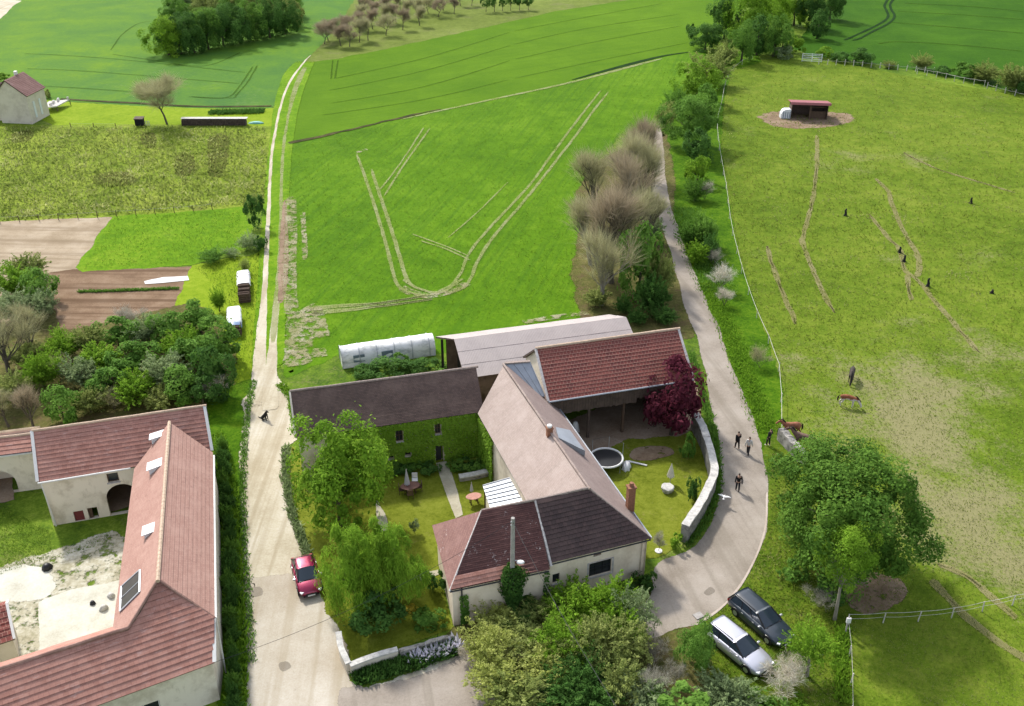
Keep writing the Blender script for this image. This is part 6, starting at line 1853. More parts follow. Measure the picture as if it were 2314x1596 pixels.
tufts('verge_tufts', [(1745, 1020), (1790, 1080), (1850, 1300), (1910, 1420), (1905, 1600), (1560, 1600), (1600, 1410), (1650, 1362), (1702, 1290), (1738, 1190)], 9000, 0.2, 'turf', 3, 'rough grass around the parked cars')
tufts('lawn_tufts', [(440, 604), (590, 572), (588, 690), (574, 810), (560, 890), (500, 900), (540, 760), (500, 660)], 3000, 0.11, 'turf_green', 4, 'short grass of the roadside lawn')
tufts('lawn_tufts', [(258, 494), (540, 474), (556, 560), (430, 596), (190, 610), (216, 552)], 3500, 0.10, 'turf_green', 5, 'grass of the green plot above the vegetable rows')
tufts('lawn_tufts', [(0, 1140), (110, 1200), (125, 1260), (250, 1200), (240, 1230), (60, 1280), (0, 1300)], 3000, 0.14, 'turf_green', 6, 'grass in the yard of the salmon roofed farm')
tufts('crop_leaves', [(650, 335), (900, 276), (1400, 166), (1560, 130), (1500, 250), (1330, 380), (1300, 520), (1330, 690), (980, 740), (760, 790), (650, 840), (636, 640)], 26000, 0.10, 'turf_green', 7, 'young crop leaves of the central field')

# ================================================================ THINGS
M['stone'] = plaster('rubble_stone', (0.30, 0.285, 0.26), (0.13, 0.125, 0.11), 0.95, scale=2.6)
M['coping'] = flat('pale_coping', (0.50, 0.485, 0.45), 0.9, var=0.7, scale=4)
M['post'] = flat('pale_post', (0.50, 0.47, 0.42), 0.8, var=0.5)
M['grey_wood'] = flat('silvered_wood', (0.34, 0.32, 0.30), 0.85, var=0.5)
M['rope'] = flat('white_rope', (0.50, 0.48, 0.42), 0.8, var=0.3)
M['wire'] = flat('black_wire', (0.03, 0.03, 0.03), 0.6)
M['rubber'] = flat('tyre_rubber', (0.015, 0.015, 0.016), 0.8)
M['rim'] = flat('alloy_rim', (0.45, 0.45, 0.46), 0.35, metal=0.7, var=0.1)
M['black_trim'] = flat('black_trim', (0.015, 0.015, 0.017), 0.4)
M['lamp'] = flat('lamp_glass', (0.7, 0.72, 0.74), 0.15, spec=0.5, var=0.1)
M['red_lamp'] = flat('tail_lamp', (0.30, 0.02, 0.02), 0.25)
M['cloth_white'] = flat('white_cloth', (0.66, 0.65, 0.64), 0.8, var=0.2)
M['cream_cloth'] = flat('cream_cloth', (0.62, 0.58, 0.48), 0.85, var=0.2)
M['grey_cloth'] = flat('grey_cloth', (0.46, 0.46, 0.52), 0.8, var=0.3)
M['skin'] = flat('skin', (0.42, 0.25, 0.18), 0.6, var=0.1)

def stone_wall(name, px, h, th, label, mat='stone', coping=None, jit=0.05, group=None, seed=1):
    rnd = random.Random(seed)
    w = [np.array(P(x, y)[:2]) for x, y in px]
    pts = smooth_line(w, sub=5) if len(w) > 2 else [w[0] * (1 - t) + w[1] * t for t in np.linspace(0, 1, 9)]
    o = thing(name, label, 'wall', (pts[0][0], pts[0][1], 0), 0, group)
    hs = h if hasattr(h, '__len__') else [h, h]
    def sweep(lo, hi, th, m):
        vs = []
        for i, p in enumerate(pts):
            t = pts[min(i + 1, len(pts) - 1)] - pts[max(i - 1, 0)]; t = t / np.linalg.norm(t)
            nr = np.array([-t[1], t[0]])
            f = i / (len(pts) - 1); hh = hs[0] * (1 - f) + hs[-1] * f
            j = rnd.uniform(-jit, jit)
            for s, z in ((-th / 2, lo), (-th / 2, None), (th / 2, None), (th / 2, lo)):
                q = p + nr * (s + rnd.uniform(-jit, jit) * .4)
                vs.append((q[0], q[1], (hh + hi + j) if z is None else (z if lo <= 0 else hh + lo)))
        k = len(pts)
        fs = [(4 * i + a, 4 * i + a + 1, 4 * i + a + 5, 4 * i + a + 4) for i in range(k - 1) for a in range(3)] + [(0, 1, 2, 3)[::-1], tuple(4 * (k - 1) + a for a in range(4))]
        if lo > 0: fs += [(4 * i + 3, 4 * i, 4 * i + 4, 4 * i + 7) for i in range(k - 1)]
        return m.add(vs, fs)
    sweep(-0.1, 0, th, MB()).build('masonry', M[mat], o, world=True)
    if coping: sweep(0.004, 0.1, th + 0.1, MB()).build('coping', M[coping], o, world=True)
    return o
stone_wall('stone_wall', [(1566, 968), (1584, 1000), (1598, 1040), (1610, 1096), (1600, 1130), (1572, 1184), (1544, 1226)], 1.55, 0.5, 'curved pale rubble stone wall enclosing the garden along the village road', coping='coping', jit=0.07)
stone_wall('stone_wall', [(1762, 992), (1788, 1020), (1818, 1052)], [1.15, 1.0], 0.6, 'short thick grey stone wall with the brown horses behind it', jit=0.07, seed=3)
stone_wall('garden_wall', [(768, 1455), (774, 1490), (790, 1524)], [1.0, 0.9], 0.28, 'low crumbling garden wall running along the lane corner', mat='plaster_white', coping='coping', jit=0.03)
stone_wall('garden_wall', [(793, 1526), (840, 1508), (900, 1490)], 0.85, 0.3, 'low white garden wall facing the cross road, with a grey coping', mat='plaster_white', coping='coping', jit=0.015)
stone_wall('garden_wall', [(904, 1489), (960, 1470), (1026, 1448)], [0.7, 0.55], 0.3, 'broken end of the low garden wall near the cottage corner', jit=0.06, seed=5)
stone_wall('border_wall', [(1038, 1086), (1076, 1080), (1108, 1072)], 0.35, 0.45, 'low pale stone border beside the courtyard path', coping='coping', jit=0.03)

# ---------------------------------------------------------------- fences
def wire_fence(name, px, label, n, h=1.1, post=0.07, rails=((0.95, 0.012),), postmat='post', railmat='rope', curve=True, cat='fence', kinds=None):
    w = [np.array(P(x, y)[:2]) for x, y in px]
    pts = smooth_line(w) if curve and len(w) > 2 else w
    seg = np.array([0] + [np.linalg.norm(pts[i + 1] - pts[i]) for i in range(len(pts) - 1)]); cum = np.cumsum(seg)
    at = lambda s: np.array([np.interp(s, cum, [p[0] for p in pts]), np.interp(s, cum, [p[1] for p in pts])])
    o = thing(name, label, cat, (pts[0][0], pts[0][1], 0))
    rnd = random.Random(n)
    ps = [at(cum[-1] * i / (n - 1)) for i in range(n)]
    for p in ps:
        m = MB(); a, b = rnd.uniform(-.05, .05), rnd.uniform(-.05, .05)
        m.tube([(p[0], p[1], -0.05), (p[0] + a, p[1] + b, h * rnd.uniform(.92, 1.06))], post, 6)
        m.build('post', M[postmat], o, world=True)
    for z, r in rails:
        m = MB(); line = []
        for i in range(n - 1):
            for k in range(4):
                q = ps[i] + (ps[i + 1] - ps[i]) * k / 4
                line.append((q[0], q[1] , z - 0.06 * math.sin(math.pi * k / 4)))
        line.append((ps[-1][0], ps[-1][1], z))
        m.tube(line, r, 5); m.build('rail', M[railmat], o, world=True)
    return o
wire_fence('rope_fence', [(1700, 134), (1660, 158), (1640, 190), (1630, 240), (1620, 285), (1626, 350), (1640, 430), (1650, 510), (1668, 590), (1688, 660), (1716, 735), (1746, 800), (1760, 850), (1764, 920), (1764, 985)], 'white rope paddock fence running down from the hilltop to the stone wall', 26, 1.0, 0.035, ((0.85, 0.02),))
wire_fence('paddock_fence', [(1916, 1412), (2000, 1408), (2090, 1404), (2170, 1394), (2250, 1376), (2330, 1360), (2420, 1340)], 'two strand fence on white posts across the lower right of the paddock', 8, 0.95, 0.04, ((0.93, 0.014), (0.55, 0.010)))
wire_fence('wire_fence', [(1912, 1420), (1920, 1500), (1922, 1620)], 'thin wire fence going down to the bottom edge from the fence corner', 4, 1.0, 0.04, ((0.95, 0.012),))
wire_fence('hedge_fence', [(1850, 146), (1900, 148), (1960, 152), (2020, 158), (2070, 162), (2110, 166)], 'pale post fence in front of the hedge above the paddock', 14, 1.1, 0.07, ((0.8, 0.02),))
wire_fence('rail_fence', [(2072, 168), (2130, 178), (2172, 188), (2224, 196)], 'white railed fence in front of the hedge at the upper right', 8, 1.1, 0.05, ((1.05, 0.03),))
wire_fence('hedge_fence', [(2230, 200), (2280, 214), (2340, 228)], 'leaning posts at the right end of the paddock hedge', 6, 1.1, 0.07, ((0.7, 0.02),), 'grey_wood')
wire_fence('meadow_fence', [(0, 504), (120, 498), (250, 491), (380, 483), (480, 474)], 'thin dark post fence between the wild meadow and the tilled plots', 12, 0.9, 0.045, ((0.8, 0.012),), 'wood')
wire_fence('meadow_fence', [(160, 287), (215, 287), (262, 288)], 'three low posts at the near side of the far lawn', 3, 0.7, 0.06, ((0.6, 0.012),), 'wood')

def gate():
    a, c = P(1812, 139), P(1856, 141)
    o = thing('metal_gate', 'pale tubular metal gate at the corner below the hilltop grove', 'gate', (a.x, a.y, 0))
    m = MB()
    for z in (0.15, 0.5, 0.85, 1.2, 1.5): m.tube([a + Vector((0, 0, z)), c + Vector((0, 0, z))], 0.045, 6)
    m.build('bars', M['metal_white'], o, world=True)
    for p in (a, lin(a, c, .5), c):
        q = MB(); q.tube([p, p + Vector((0, 0, 1.6))], 0.07, 6); q.build('post', M['metal_white'], o, world=True)
gate()

# ---------------------------------------------------------------- utility pole with lamp and wire
def utility_pole():
    p = P(1158, 1392); H = 8.35
    o = thing('utility_pole', 'weathered grey utility pole with a white street lamp in front of the cottage', 'pole', (p.x, p.y, 0))
    m = MB(); m.tube([(0, 0, -.1), (0, 0, H * .5), (0.03, 0, H)], [0.17, 0.15, 0.125], 8); m.build('shaft', M['grey_wood'], o)
    a = MB(); a.tube([(0.1, -0.05, 4.9), (0.3, -0.16, 5.0), (0.5, -0.25, 4.98)], 0.03, 6); ar = a.build('lamp_arm', M['zinc'], o)
    l = MB(); l.lathe([(0.05, 0.10), (0.16, 0.06), (0.2, 0.0), (0.14, -0.05)], 12, c=(0.52, -0.27, 4.95), sx=1.35); l.build('lamp_head', M['cloth_white'], ar, smooth=True)
    b = MB()
    for z in (H - .25, H - .5): b.bar((-.12, -.1, z), (.12, -.1, z), 0.05, 0.05)
    b.build('bracket', M['zinc'], o)
    top = Vector((p.x, p.y, H - .25))
    # ivy up the lower half
    rng = np.random.default_rng(12); n = 5200
    z = 0.05 + 4.3 * rng.random(n); th = rng.random(n) * 6.28
    r = np.where(z > 1.2, 0.32 + 0.62 * np.clip((z - 1.2) / 1.6, 0, 1) * np.clip((4.5 - z) / .8, 0, 1), 0.35) * (0.5 + .55 * rng.random(n)) * (1 + .2 * np.sin(th * 3 + z * 2))
    pos = np.stack([r * np.cos(th), r * np.sin(th) * .8, z], 1)
    nr = np.stack([np.cos(th), np.sin(th), 0.4 + 0 * th], 1) + rng.normal(size=(n, 3)) * .4; nr /= np.linalg.norm(nr, axis=1, keepdims=True)
    s = 0.085 * (.6 + .8 * rng.random(n))
    t = thing('ivy', 'dense dark ivy flaring around the lower half of the utility pole', 'climber', (p.x, p.y, 0))
    link('foliage', quad_mesh('foliage', leaf_arrays(pos, nr, s, s * .65, rng), rng.random(n), LM['dark_ivy']), t)
    def wire(name, q, label, sag=0.9):
        w = MB(); pts = []
        for i in range(25):
            f = i / 24; x = lin(top, q, f); x.z -= sag * 4 * f * (1 - f); pts.append(x)
        w.tube(pts, 0.016, 4)
        tag(w.build(name, M['wire']), label, 'cable')
    wire('power_line', P(487, 1496, 3.6), 'overhead cable sagging from the pole to the corner of the salmon roofed farmhouse')
    wire('power_line', P(1420, 1640, 8.0), 'overhead cable leaving the pole towards the bottom of the picture', 0.5)
utility_pole()

def fence_lamp():
    p = P(1910, 1432)
    o = thing('marker_post', 'thin grey post with a white box at the fence corner', 'post', (p.x, p.y, 0))
    m = MB(); m.tube([(0, 0, -.05), (0, 0, 1.5)], 0.05, 6); m.build('shaft', M['grey_wood'], o)
    b = MB(); b.box((0, -.07, 1.25), (0.3, 0.14, 0.42)); b.build('box', M['cloth_white'], o, bevel=0.03)
fence_lamp()

# ---------------------------------------------------------------- cars
def carpaint(name, col, metal=0.5):
    n = NT(name)
    f = n.noise(60, 2, 0.6, vec=n.obj())
    c = n.mix(n.math('MULTIPLY', f, 0.12), col, tuple(min(1, x * 1.6) for x in col))
    return n.out(c, 0.32, metal=metal, spec=0.5, coat=0.6)

def car(name, label, loc, rz, paint, L=4.7, W=1.82, H=1.46, estate=True, roofpaint=None):
    """body lofted along its length (x forward), separate glasshouse, roof, wheels and lamps"""
    o = thing(name, label, 'car', loc, rz)
    hL, hW = L / 2, W / 2
    belt = 0.92 * H / 1.46
    # stations: x, half width, underside, shoulder, top(centre)
    st = [(-hL, .70, .42, .62, .66), (-hL + .06, .84, .34, .78, .84), (-hL + .3, .95, .26, .88, .94), (-hL * .55, 1.0, .22, .93, .98), (0, 1.0, .20, .92, .97), (hL * .38, 1.0, .20, .90, .97),
          (hL * .52, .99, .22, .88, .95), (hL * .75, .965, .24, .82, .90), (hL - .28, .90, .28, .72, .80), (hL - .07, .78, .34, .60, .66), (hL, .60, .40, .52, .56)]
    def ring(x, w, zb, zs, zt):
        w *= hW; f = belt / .92; zs *= f; zt *= f
        return [(x, -w * .86, zb), (x, -w * .99, zb + .1), (x, -w, (zb + zs) / 2), (x, -w * .97, zs - .05), (x, -w * .86, zs + .01), (x, -w * .5, zt - .008), (x, 0, zt),
                (x, w * .5, zt - .008), (x, w * .86, zs + .01), (x, w * .97, zs - .05), (x, w, (zb + zs) / 2), (x, w * .99, zb + .1), (x, w * .86, zb)]
    vs = [v for s in st for v in ring(*s)]; k = 13
    m = MB()
    m.add(vs, [(i * k + j, (i + 1) * k + j, (i + 1) * k + (j + 1) % k, i * k + (j + 1) % k) for i in range(len(st) - 1) for j in range(k)] + [tuple(range(k)), tuple((len(st) - 1) * k + j for j in range(k - 1, -1, -1))])
    m.build('body', paint, o, smooth=True)
    # glasshouse corner points
    xr0, xr1 = (-hL + .12, -hL + .42) if estate else (-hL + .25, -hL + .95)
    xf0, xf1 = hL * .44, hL * .06
    if not estate: xf0, xf1 = hL * .50, hL * .08
    zb, zt = belt - .02, H - .05
    wb, wt = hW * .90, hW * .66
    B = [(xr0, -wb, zb), (xf0, -wb * .94, zb + .02), (xf0, wb * .94, zb + .02), (xr0, wb, zb)]
    T = [(xr1, -wt, zt - .03), (xf1, -wt, zt), (xf1, wt, zt), (xr1, wt, zt - .03)]
    def glass(name, q, curve=0.0):
        g = MB(); q = [Vector(v) for v in q]
        nrm = (q[1] - q[0]).cross(q[3] - q[0]).normalized(); N_ = 6; vs_ = []
        for i in range(N_ + 1):
            for j in range(3):
                p = lin(lin(q[0], q[1], i / N_), lin(q[3], q[2], i / N_), j / 2)
                vs_.append(p + nrm * curve * (1 - (2 * i / N_ - 1) ** 2))
        g.add(vs_, [(i * 3 + j, (i + 1) * 3 + j, (i + 1) * 3 + j + 1, i * 3 + j + 1) for i in range(N_) for j in range(2)])
        return g.build(name, glassm, o, smooth=True)
    glass('windscreen', [B[2], B[1], T[1], T[2]], -.09)
    glass('rear_window', [B[0], B[3], T[3], T[0]], -.05)
    for s in (0, 1):
        for a, c in ((0.06, 0.36), (0.38, 0.66), (0.68, 0.97)):
            q = [lin(B[0] if s == 0 else B[3], B[1] if s == 0 else B[2], a), lin(B[0] if s == 0 else B[3], B[1] if s == 0 else B[2], c), lin(T[0] if s == 0 else T[3], T[1] if s == 0 else T[2], c), lin(T[0] if s == 0 else T[3], T[1] if s == 0 else T[2], a)]
            glass('side_window', q if s == 0 else q[::-1])
    # pillars and roof in paint
    for a, c, w_ in [(B[i], T[i], .075) for i in range(4)] + [(lin(B[s], B[e], f), lin(T[s], T[e], f), .055) for s, e in ((0, 1), (3, 2)) for f in (.37, .67)]:
        pm = MB(); pm.bar(a, c, w_, w_); pm.build('pillar', M['black_trim'], o)
    r = MB(); N_ = 10; vs_ = []
    x0, x1 = T[0][0] - .05, T[1][0] + .05
    for i in range(N_ + 1):
        f = i / N_; x = x0 + (x1 - x0) * f
        z = H - .045 + .055 * math.sin(math.pi * min(1, max(0, f * .85 + .15))) ** .7 - (.03 if i == 0 else 0)
        w = (wt + .06) * (1 - .06 * (1 - f)) * (1 if 0 < i < N_ else .96)
        vs_ += [(x, -w, z - .05), (x, -w * .86, z + .005), (x, -w * .4, z + .03), (x, w * .4, z + .03), (x, w * .86, z + .005), (x, w, z - .05)]
    r.add(vs_, [(i * 6 + j, (i + 1) * 6 + j, (i + 1) * 6 + j + 1, i * 6 + j + 1) for i in range(N_) for j in range(5)] + [tuple(range(5, -1, -1)), tuple(N_ * 6 + j for j in range(6))])
    r.build('roof', roofpaint or paint, o, smooth=True)
    for s in (-1, 1):
        rr = MB(); rr.tube([(x0 + .1, s * (wt - .03), H + .015), (x1 - .25, s * (wt - .03), H + .035)], 0.02, 5)
        rr.build('roof_rail', M['black_trim'], o)
        mm = MB(); mm.box((xf0 - .28, s * (hW + .06), belt + .06), (.14, .2, .13)); mm.build('wing_mirror', M['rim'], o, bevel=0.03)
        hl = MB(); hl.box((hL - .17, s * hW * .66, .60 * belt / .92), (.22, .34, .11), rz=-s * .45); hl.build('headlight', M['lamp'], o, bevel=0.03)
        tl = MB(); tl.box((-hL + .10, s * hW * .78, .74 * belt / .92), (.12, .2, .2)); tl.build('tail_light', M['red_lamp'], o, bevel=0.02)
        for x in (hL * .62, -hL * .60):
            wh = link('wheel', None, o); wh.location = (x, s * (hW - .09), .32)
            t = MB(); t.lathe([(.18, -.1), (.29, -.1), (.32, -.06), (.32, .06), (.29, .1), (.18, .1)], 20)
            t.v = [(v[0], v[2], v[1]) for v in t.v]
            t.build('tyre', M['rubber'], wh, smooth=True)
            q = MB(); q.lathe([(.03, 0), (.17, .0), (.19, .03), (.19, .104)], 14); q.v = [(v[0], v[2] * s, v[1]) for v in q.v]; q.build('rim', M['rim'], wh)
            ar = MB(); pts = [(x + .37 * math.cos(a), s * (hW - .005), .32 + .37 * math.sin(a)) for a in np.linspace(-.15, math.pi + .15, 12)]
            ar.tube(pts, 0.045, 5); ar.build('wheel_arch', M['black_trim'], o)
        for x in (.15, -.85):
            hd = MB(); hd.box((x, s * (hW - .0), belt - .14), (.16, .03, .03)); hd.build('door_handle', M['rim'], o)
    gr = MB(); gr.box((hL - .03, 0, .44), (.08, hW * .95, .16)); gr.build('grille', M['black_trim'], o, bevel=0.02)
    bp = MB(); bp.box((hL - .05, 0, .30), (.14, hW * 1.3, .1)); bp.build('bumper', M['black_trim'], o, bevel=0.03)
    np_ = MB(); np_.box((hL + .018, 0, .34), (.02, .5, .1)); np_.build('number_plate', M['cloth_white'], o)
    wp = MB(); wp.bar((xf0 + .03, -wb * .8, belt + .02), (xf0 + .03, wb * .8, belt + .02), 0.1, 0.03); wp.build('scuttle', M['black_trim'], o)
    for s in (-1, 1):
        sl = MB(); sl.bar((-hL * .6, s * (hW - .02), .26), (hL * .6, s * (hW - .02), .26), .05, .1); sl.build('sill', M['black_trim'], o)
    return o
glassm = flat('car_glass', (0.022, 0.032, 0.045), 0.06, var=0.05, spec=0.6)
def heading(a, b):
    p, q = P(*a), P(*b); d_ = q - p
    return ((p.x + q.x) / 2, (p.y + q.y) / 2, 0), math.atan2(d_.y, d_.x)
l1, r1 = heading((1613, 1432), (1722, 1521))
car('parked_car', 'silver estate car parked on the grass next to a dense green bush', l1, r1, carpaint('silver_paint', (0.52, 0.52, 0.58), 0.55))
l2, r2 = heading((1672, 1372), (1764, 1452))
car('parked_car', 'black estate car with bluish sheen, nearer the village road than the silver one', l2, r2, carpaint('black_paint', (0.016, 0.024, 0.034), 0.0), L=4.8)
l3, r3 = heading((684, 1276), (705, 1352))
car('parked_car', 'dark cherry red hatchback half hidden by the drooping willow', l3, r3, carpaint('cherry_paint', (0.26, 0.012, 0.055), 0.4), L=3.7, W=1.68, H=1.45, estate=False)

# ---------------------------------------------------------------- people and animals
def skin(name, joints, bones, mat, parent, sub=2, root=0):
    """one continuous skinned surface over a skeleton of joints (point, radius or (rx, ry))"""
    me = bpy.data.meshes.new('tmp')
    me.from_pydata([j[0] for j in joints], bones, [])
    ob = bpy.data.objects.new('tmp', me); COL.objects.link(ob)
    ob.modifiers.new('skin', 'SKIN').use_smooth_shade = True
    if sub:
        s_ = ob.modifiers.new('sub', 'SUBSURF'); s_.levels = s_.render_levels = sub
    if not me.skin_vertices: me.attributes.new('x', 'FLOAT', 'POINT')
    for i, j in enumerate(joints):
        sv = me.skin_vertices[0].data[i]
        sv.radius = j[1] if hasattr(j[1], '__len__') else (j[1], j[1])
        sv.use_root = i == root
    dg = bpy.context.evaluated_depsgraph_get()
    out = bpy.data.meshes.new_from_object(ob.evaluated_get(dg))
    out.name = name
    bpy.data.objects.remove(ob); bpy.data.meshes.remove(me)
    out.materials.clear(); out.materials.append(mat)
    return link(name, out, parent)

def person(label, x, y, rz, top, legs, hair=(0.03, 0.022, 0.018), stride=0.16, lean=0.0, coat=False, H=1.74, bag=None, shoes=(0.02, 0.02, 0.02), arm=0.12):
    """walking or standing figure, facing -y before rz"""
    p = P(x, y)
    o = thing('person', label, 'person', (p.x, p.y, 0), rz)
    s = H / 1.74
    V = lambda a, b, c: (a * s, (b - lean * max(0, c - .9)) * s, c * s)
    J, B = [], []
    def j(pt, r): J.append((V(*pt), (r * s if not hasattr(r, '__len__') else (r[0] * s, r[1] * s)))); return len(J) - 1
    pel = j((0, 0, .95), (.135, .10)); wa = j((0, 0, 1.12), (.125, .09)); ch = j((0, 0, 1.34), (.155, .105)); nk = j((0, .005, 1.50), .055); hd = j((0, -.015, 1.60), (.075, .09)); cr = j((0, -.005, 1.69), (.07, .085))
    B += [(pel, wa), (wa, ch), (ch, nk), (nk, hd), (hd, cr)]
    hands, feet = [], []
    for sd, ph in ((1, 1), (-1, -1)):
        sh = j((sd * .19, 0, 1.41), .058); el = j((sd * .245, .03 + ph * arm * .3, 1.14), .043); wr = j((sd * .26, -.03 + ph * arm, .90), .030); pm = j((sd * .258, -.045 + ph * arm * 1.1, .815), (.018, .036))
        B += [(ch, sh), (sh, el), (el, wr), (wr, pm)]; hands.append((sd, J[pm][0]))
        hp = j((sd * .09, 0, .90), .088); kn = j((sd * .095, -.02 - ph * stride * .55, .50), .060); an = j((sd * .10, .01 - ph * stride, .09), .040)
        ft = j((sd * .11, -.14 - ph * stride, .035), (.032, .040))
        B += [(pel, hp), (hp, kn), (kn, an), (an, ft)]; feet.append((sd, J[an][0], J[ft][0], J[kn][0], J[hp][0]))
    body = skin('body', J, B, M['skin'], o)
    # fingers, nose, ears join the body mesh
    bm = bmesh.new(); bm.from_mesh(body.data)
    ex = MB()
    for sd, hp_ in hands:
        for q in range(4):
            y0 = hp_[1] + (q - 1.5) * .017 * s
            L = (.068, .078, .072, .056)[q] * s
            ex.tube([(hp_[0], y0, hp_[2] + .01), (hp_[0] - sd * .006, y0, hp_[2] - L * .55), (hp_[0] - sd * .02, y0, hp_[2] - L)], [.009 * s, .0085 * s, .006 * s], 6)
        ex.tube([(hp_[0], hp_[1] - .03 * s, hp_[2] + .035 * s), (hp_[0] - sd * .02, hp_[1] - .052 * s, hp_[2] - .0 * s), (hp_[0] - sd * .028, hp_[1] - .055 * s, hp_[2] - .03 * s)], [.011 * s, .0095 * s, .007 * s], 6)
    hy = V(0, -.1, 1.60)
    ex.tube([(0, hy[1] + .01, hy[2] + .03 * s), (0, hy[1] - .012 * s, hy[2] - .008 * s)], [.008 * s, .015 * s], 6)
    for sd in (-1, 1): ex.tube([V(sd * .082, .0, 1.63), V(sd * .088, .01, 1.58)], .014 * s, 6)
    t = bpy.data.meshes.new('t'); t.from_pydata(ex.v, [], ex.f); bm.from_mesh(t); bm.to_mesh(body.data); bm.free(); bpy.data.meshes.remove(t)
    eye = MB()
    for sd in (-1, 1): eye.box(V(sd * .032, -.093, 1.625), (.022 * s, .02 * s, .012 * s))
    eye.build('eyes', M['black_trim'], o)
    m_top, m_leg = flat('garment', top, .9, var=.35), flat('trousers', legs, .9, var=.3)
    # jacket
    J2, B2 = [], []
    def j2(pt, r): J2.append((V(*pt), (r * s if not hasattr(r, '__len__') else (r[0] * s, r[1] * s)))); return len(J2) - 1
    hem = .62 if coat else .88
    a = j2((0, 0, hem), (.20 if coat else .165, .15 if coat else .125)); b = j2((0, 0, 1.1), (.155, .118)); c = j2((0, 0, 1.34), (.178, .13)); d_ = j2((0, .005, 1.475), (.085, .075))
    B2 += [(a, b), (b, c), (c, d_)]
    for sd, ph in ((1, 1), (-1, -1)):
        q = j2((sd * .195, 0, 1.405), .075); e = j2((sd * .247, .03 + ph * arm * .3, 1.14), .06); w = j2((sd * .26, -.028 + ph * arm, .905), .045)
        B2 += [(c, q), (q, e), (e, w)]
    skin('jacket', J2, B2, m_top, o)
    for sd, an, ft, kn, hp in feet:
        skin('trouser_leg', [((hp[0] * .9, hp[1], hp[2] + .06 * s), .103 * s), (kn, .078 * s), (an, .062 * s)], [(0, 1), (1, 2)], m_leg, o)
        skin('shoe', [((an[0], an[1] + .035 * s, .045 * s), .046 * s), ((ft[0], (an[1] + ft[1]) / 2, .045 * s), .046 * s), ((ft[0], ft[1] - .03 * s, .035 * s), .036 * s)], [(0, 1), (1, 2)], flat('shoe', shoes, .7), o, 1)
    skin('hair', [(V(0, .03, 1.60), (.078 * s, .068 * s)), (V(0, .012, 1.685), (.082 * s, .094 * s)), (V(0, -.02, 1.725), (.06 * s, .068 * s))], [(0, 1), (1, 2)], flat('hair', hair, .8), o)
    if bag:
        g = MB(); g.box(V(-.27, .02, .98), (.12, .3, .36)); t = thing('bag', bag, 'bag', (p.x, p.y, 0), rz); g.build('pouch', flat('bag_cloth', (.12, .10, .10), .8), t, bevel=.05)
        st = MB(); st.tube([V(-.25, .02, 1.14), V(-.18, -.13, 1.3), V(-.02, -.02, 1.51), V(-.16, .14, 1.3), V(-.27, .05, 1.14)], .014, 5); st.build('strap', M['black_trim'], t)
    return o
person('person in a black jacket and dark trousers standing alone on the bend of the road', 1666, 1110, R(175), (.010, .010, .012), (.012, .013, .02), stride=.10, bag='dark shoulder bag carried by the person standing on the road bend')
person('person in a long black coat walking up the village road', 1665, 1014, R(200), (.008, .008, .010), (.015, .012, .012), hair=(.015, .012, .012), stride=.14, coat=True)
person('person in a pale top and dark trousers at the right side of the road', 1689, 1028, R(150), (.50, .47, .43), (.03, .028, .028), stride=.2, lean=.12)
person('person in dark clothes and white shoes on the grass by the stone wall', 1735, 1007, R(215), (.022, .018, .020), (.022, .018, .020), stride=.08, lean=-.18, shoes=(.7, .7, .7))

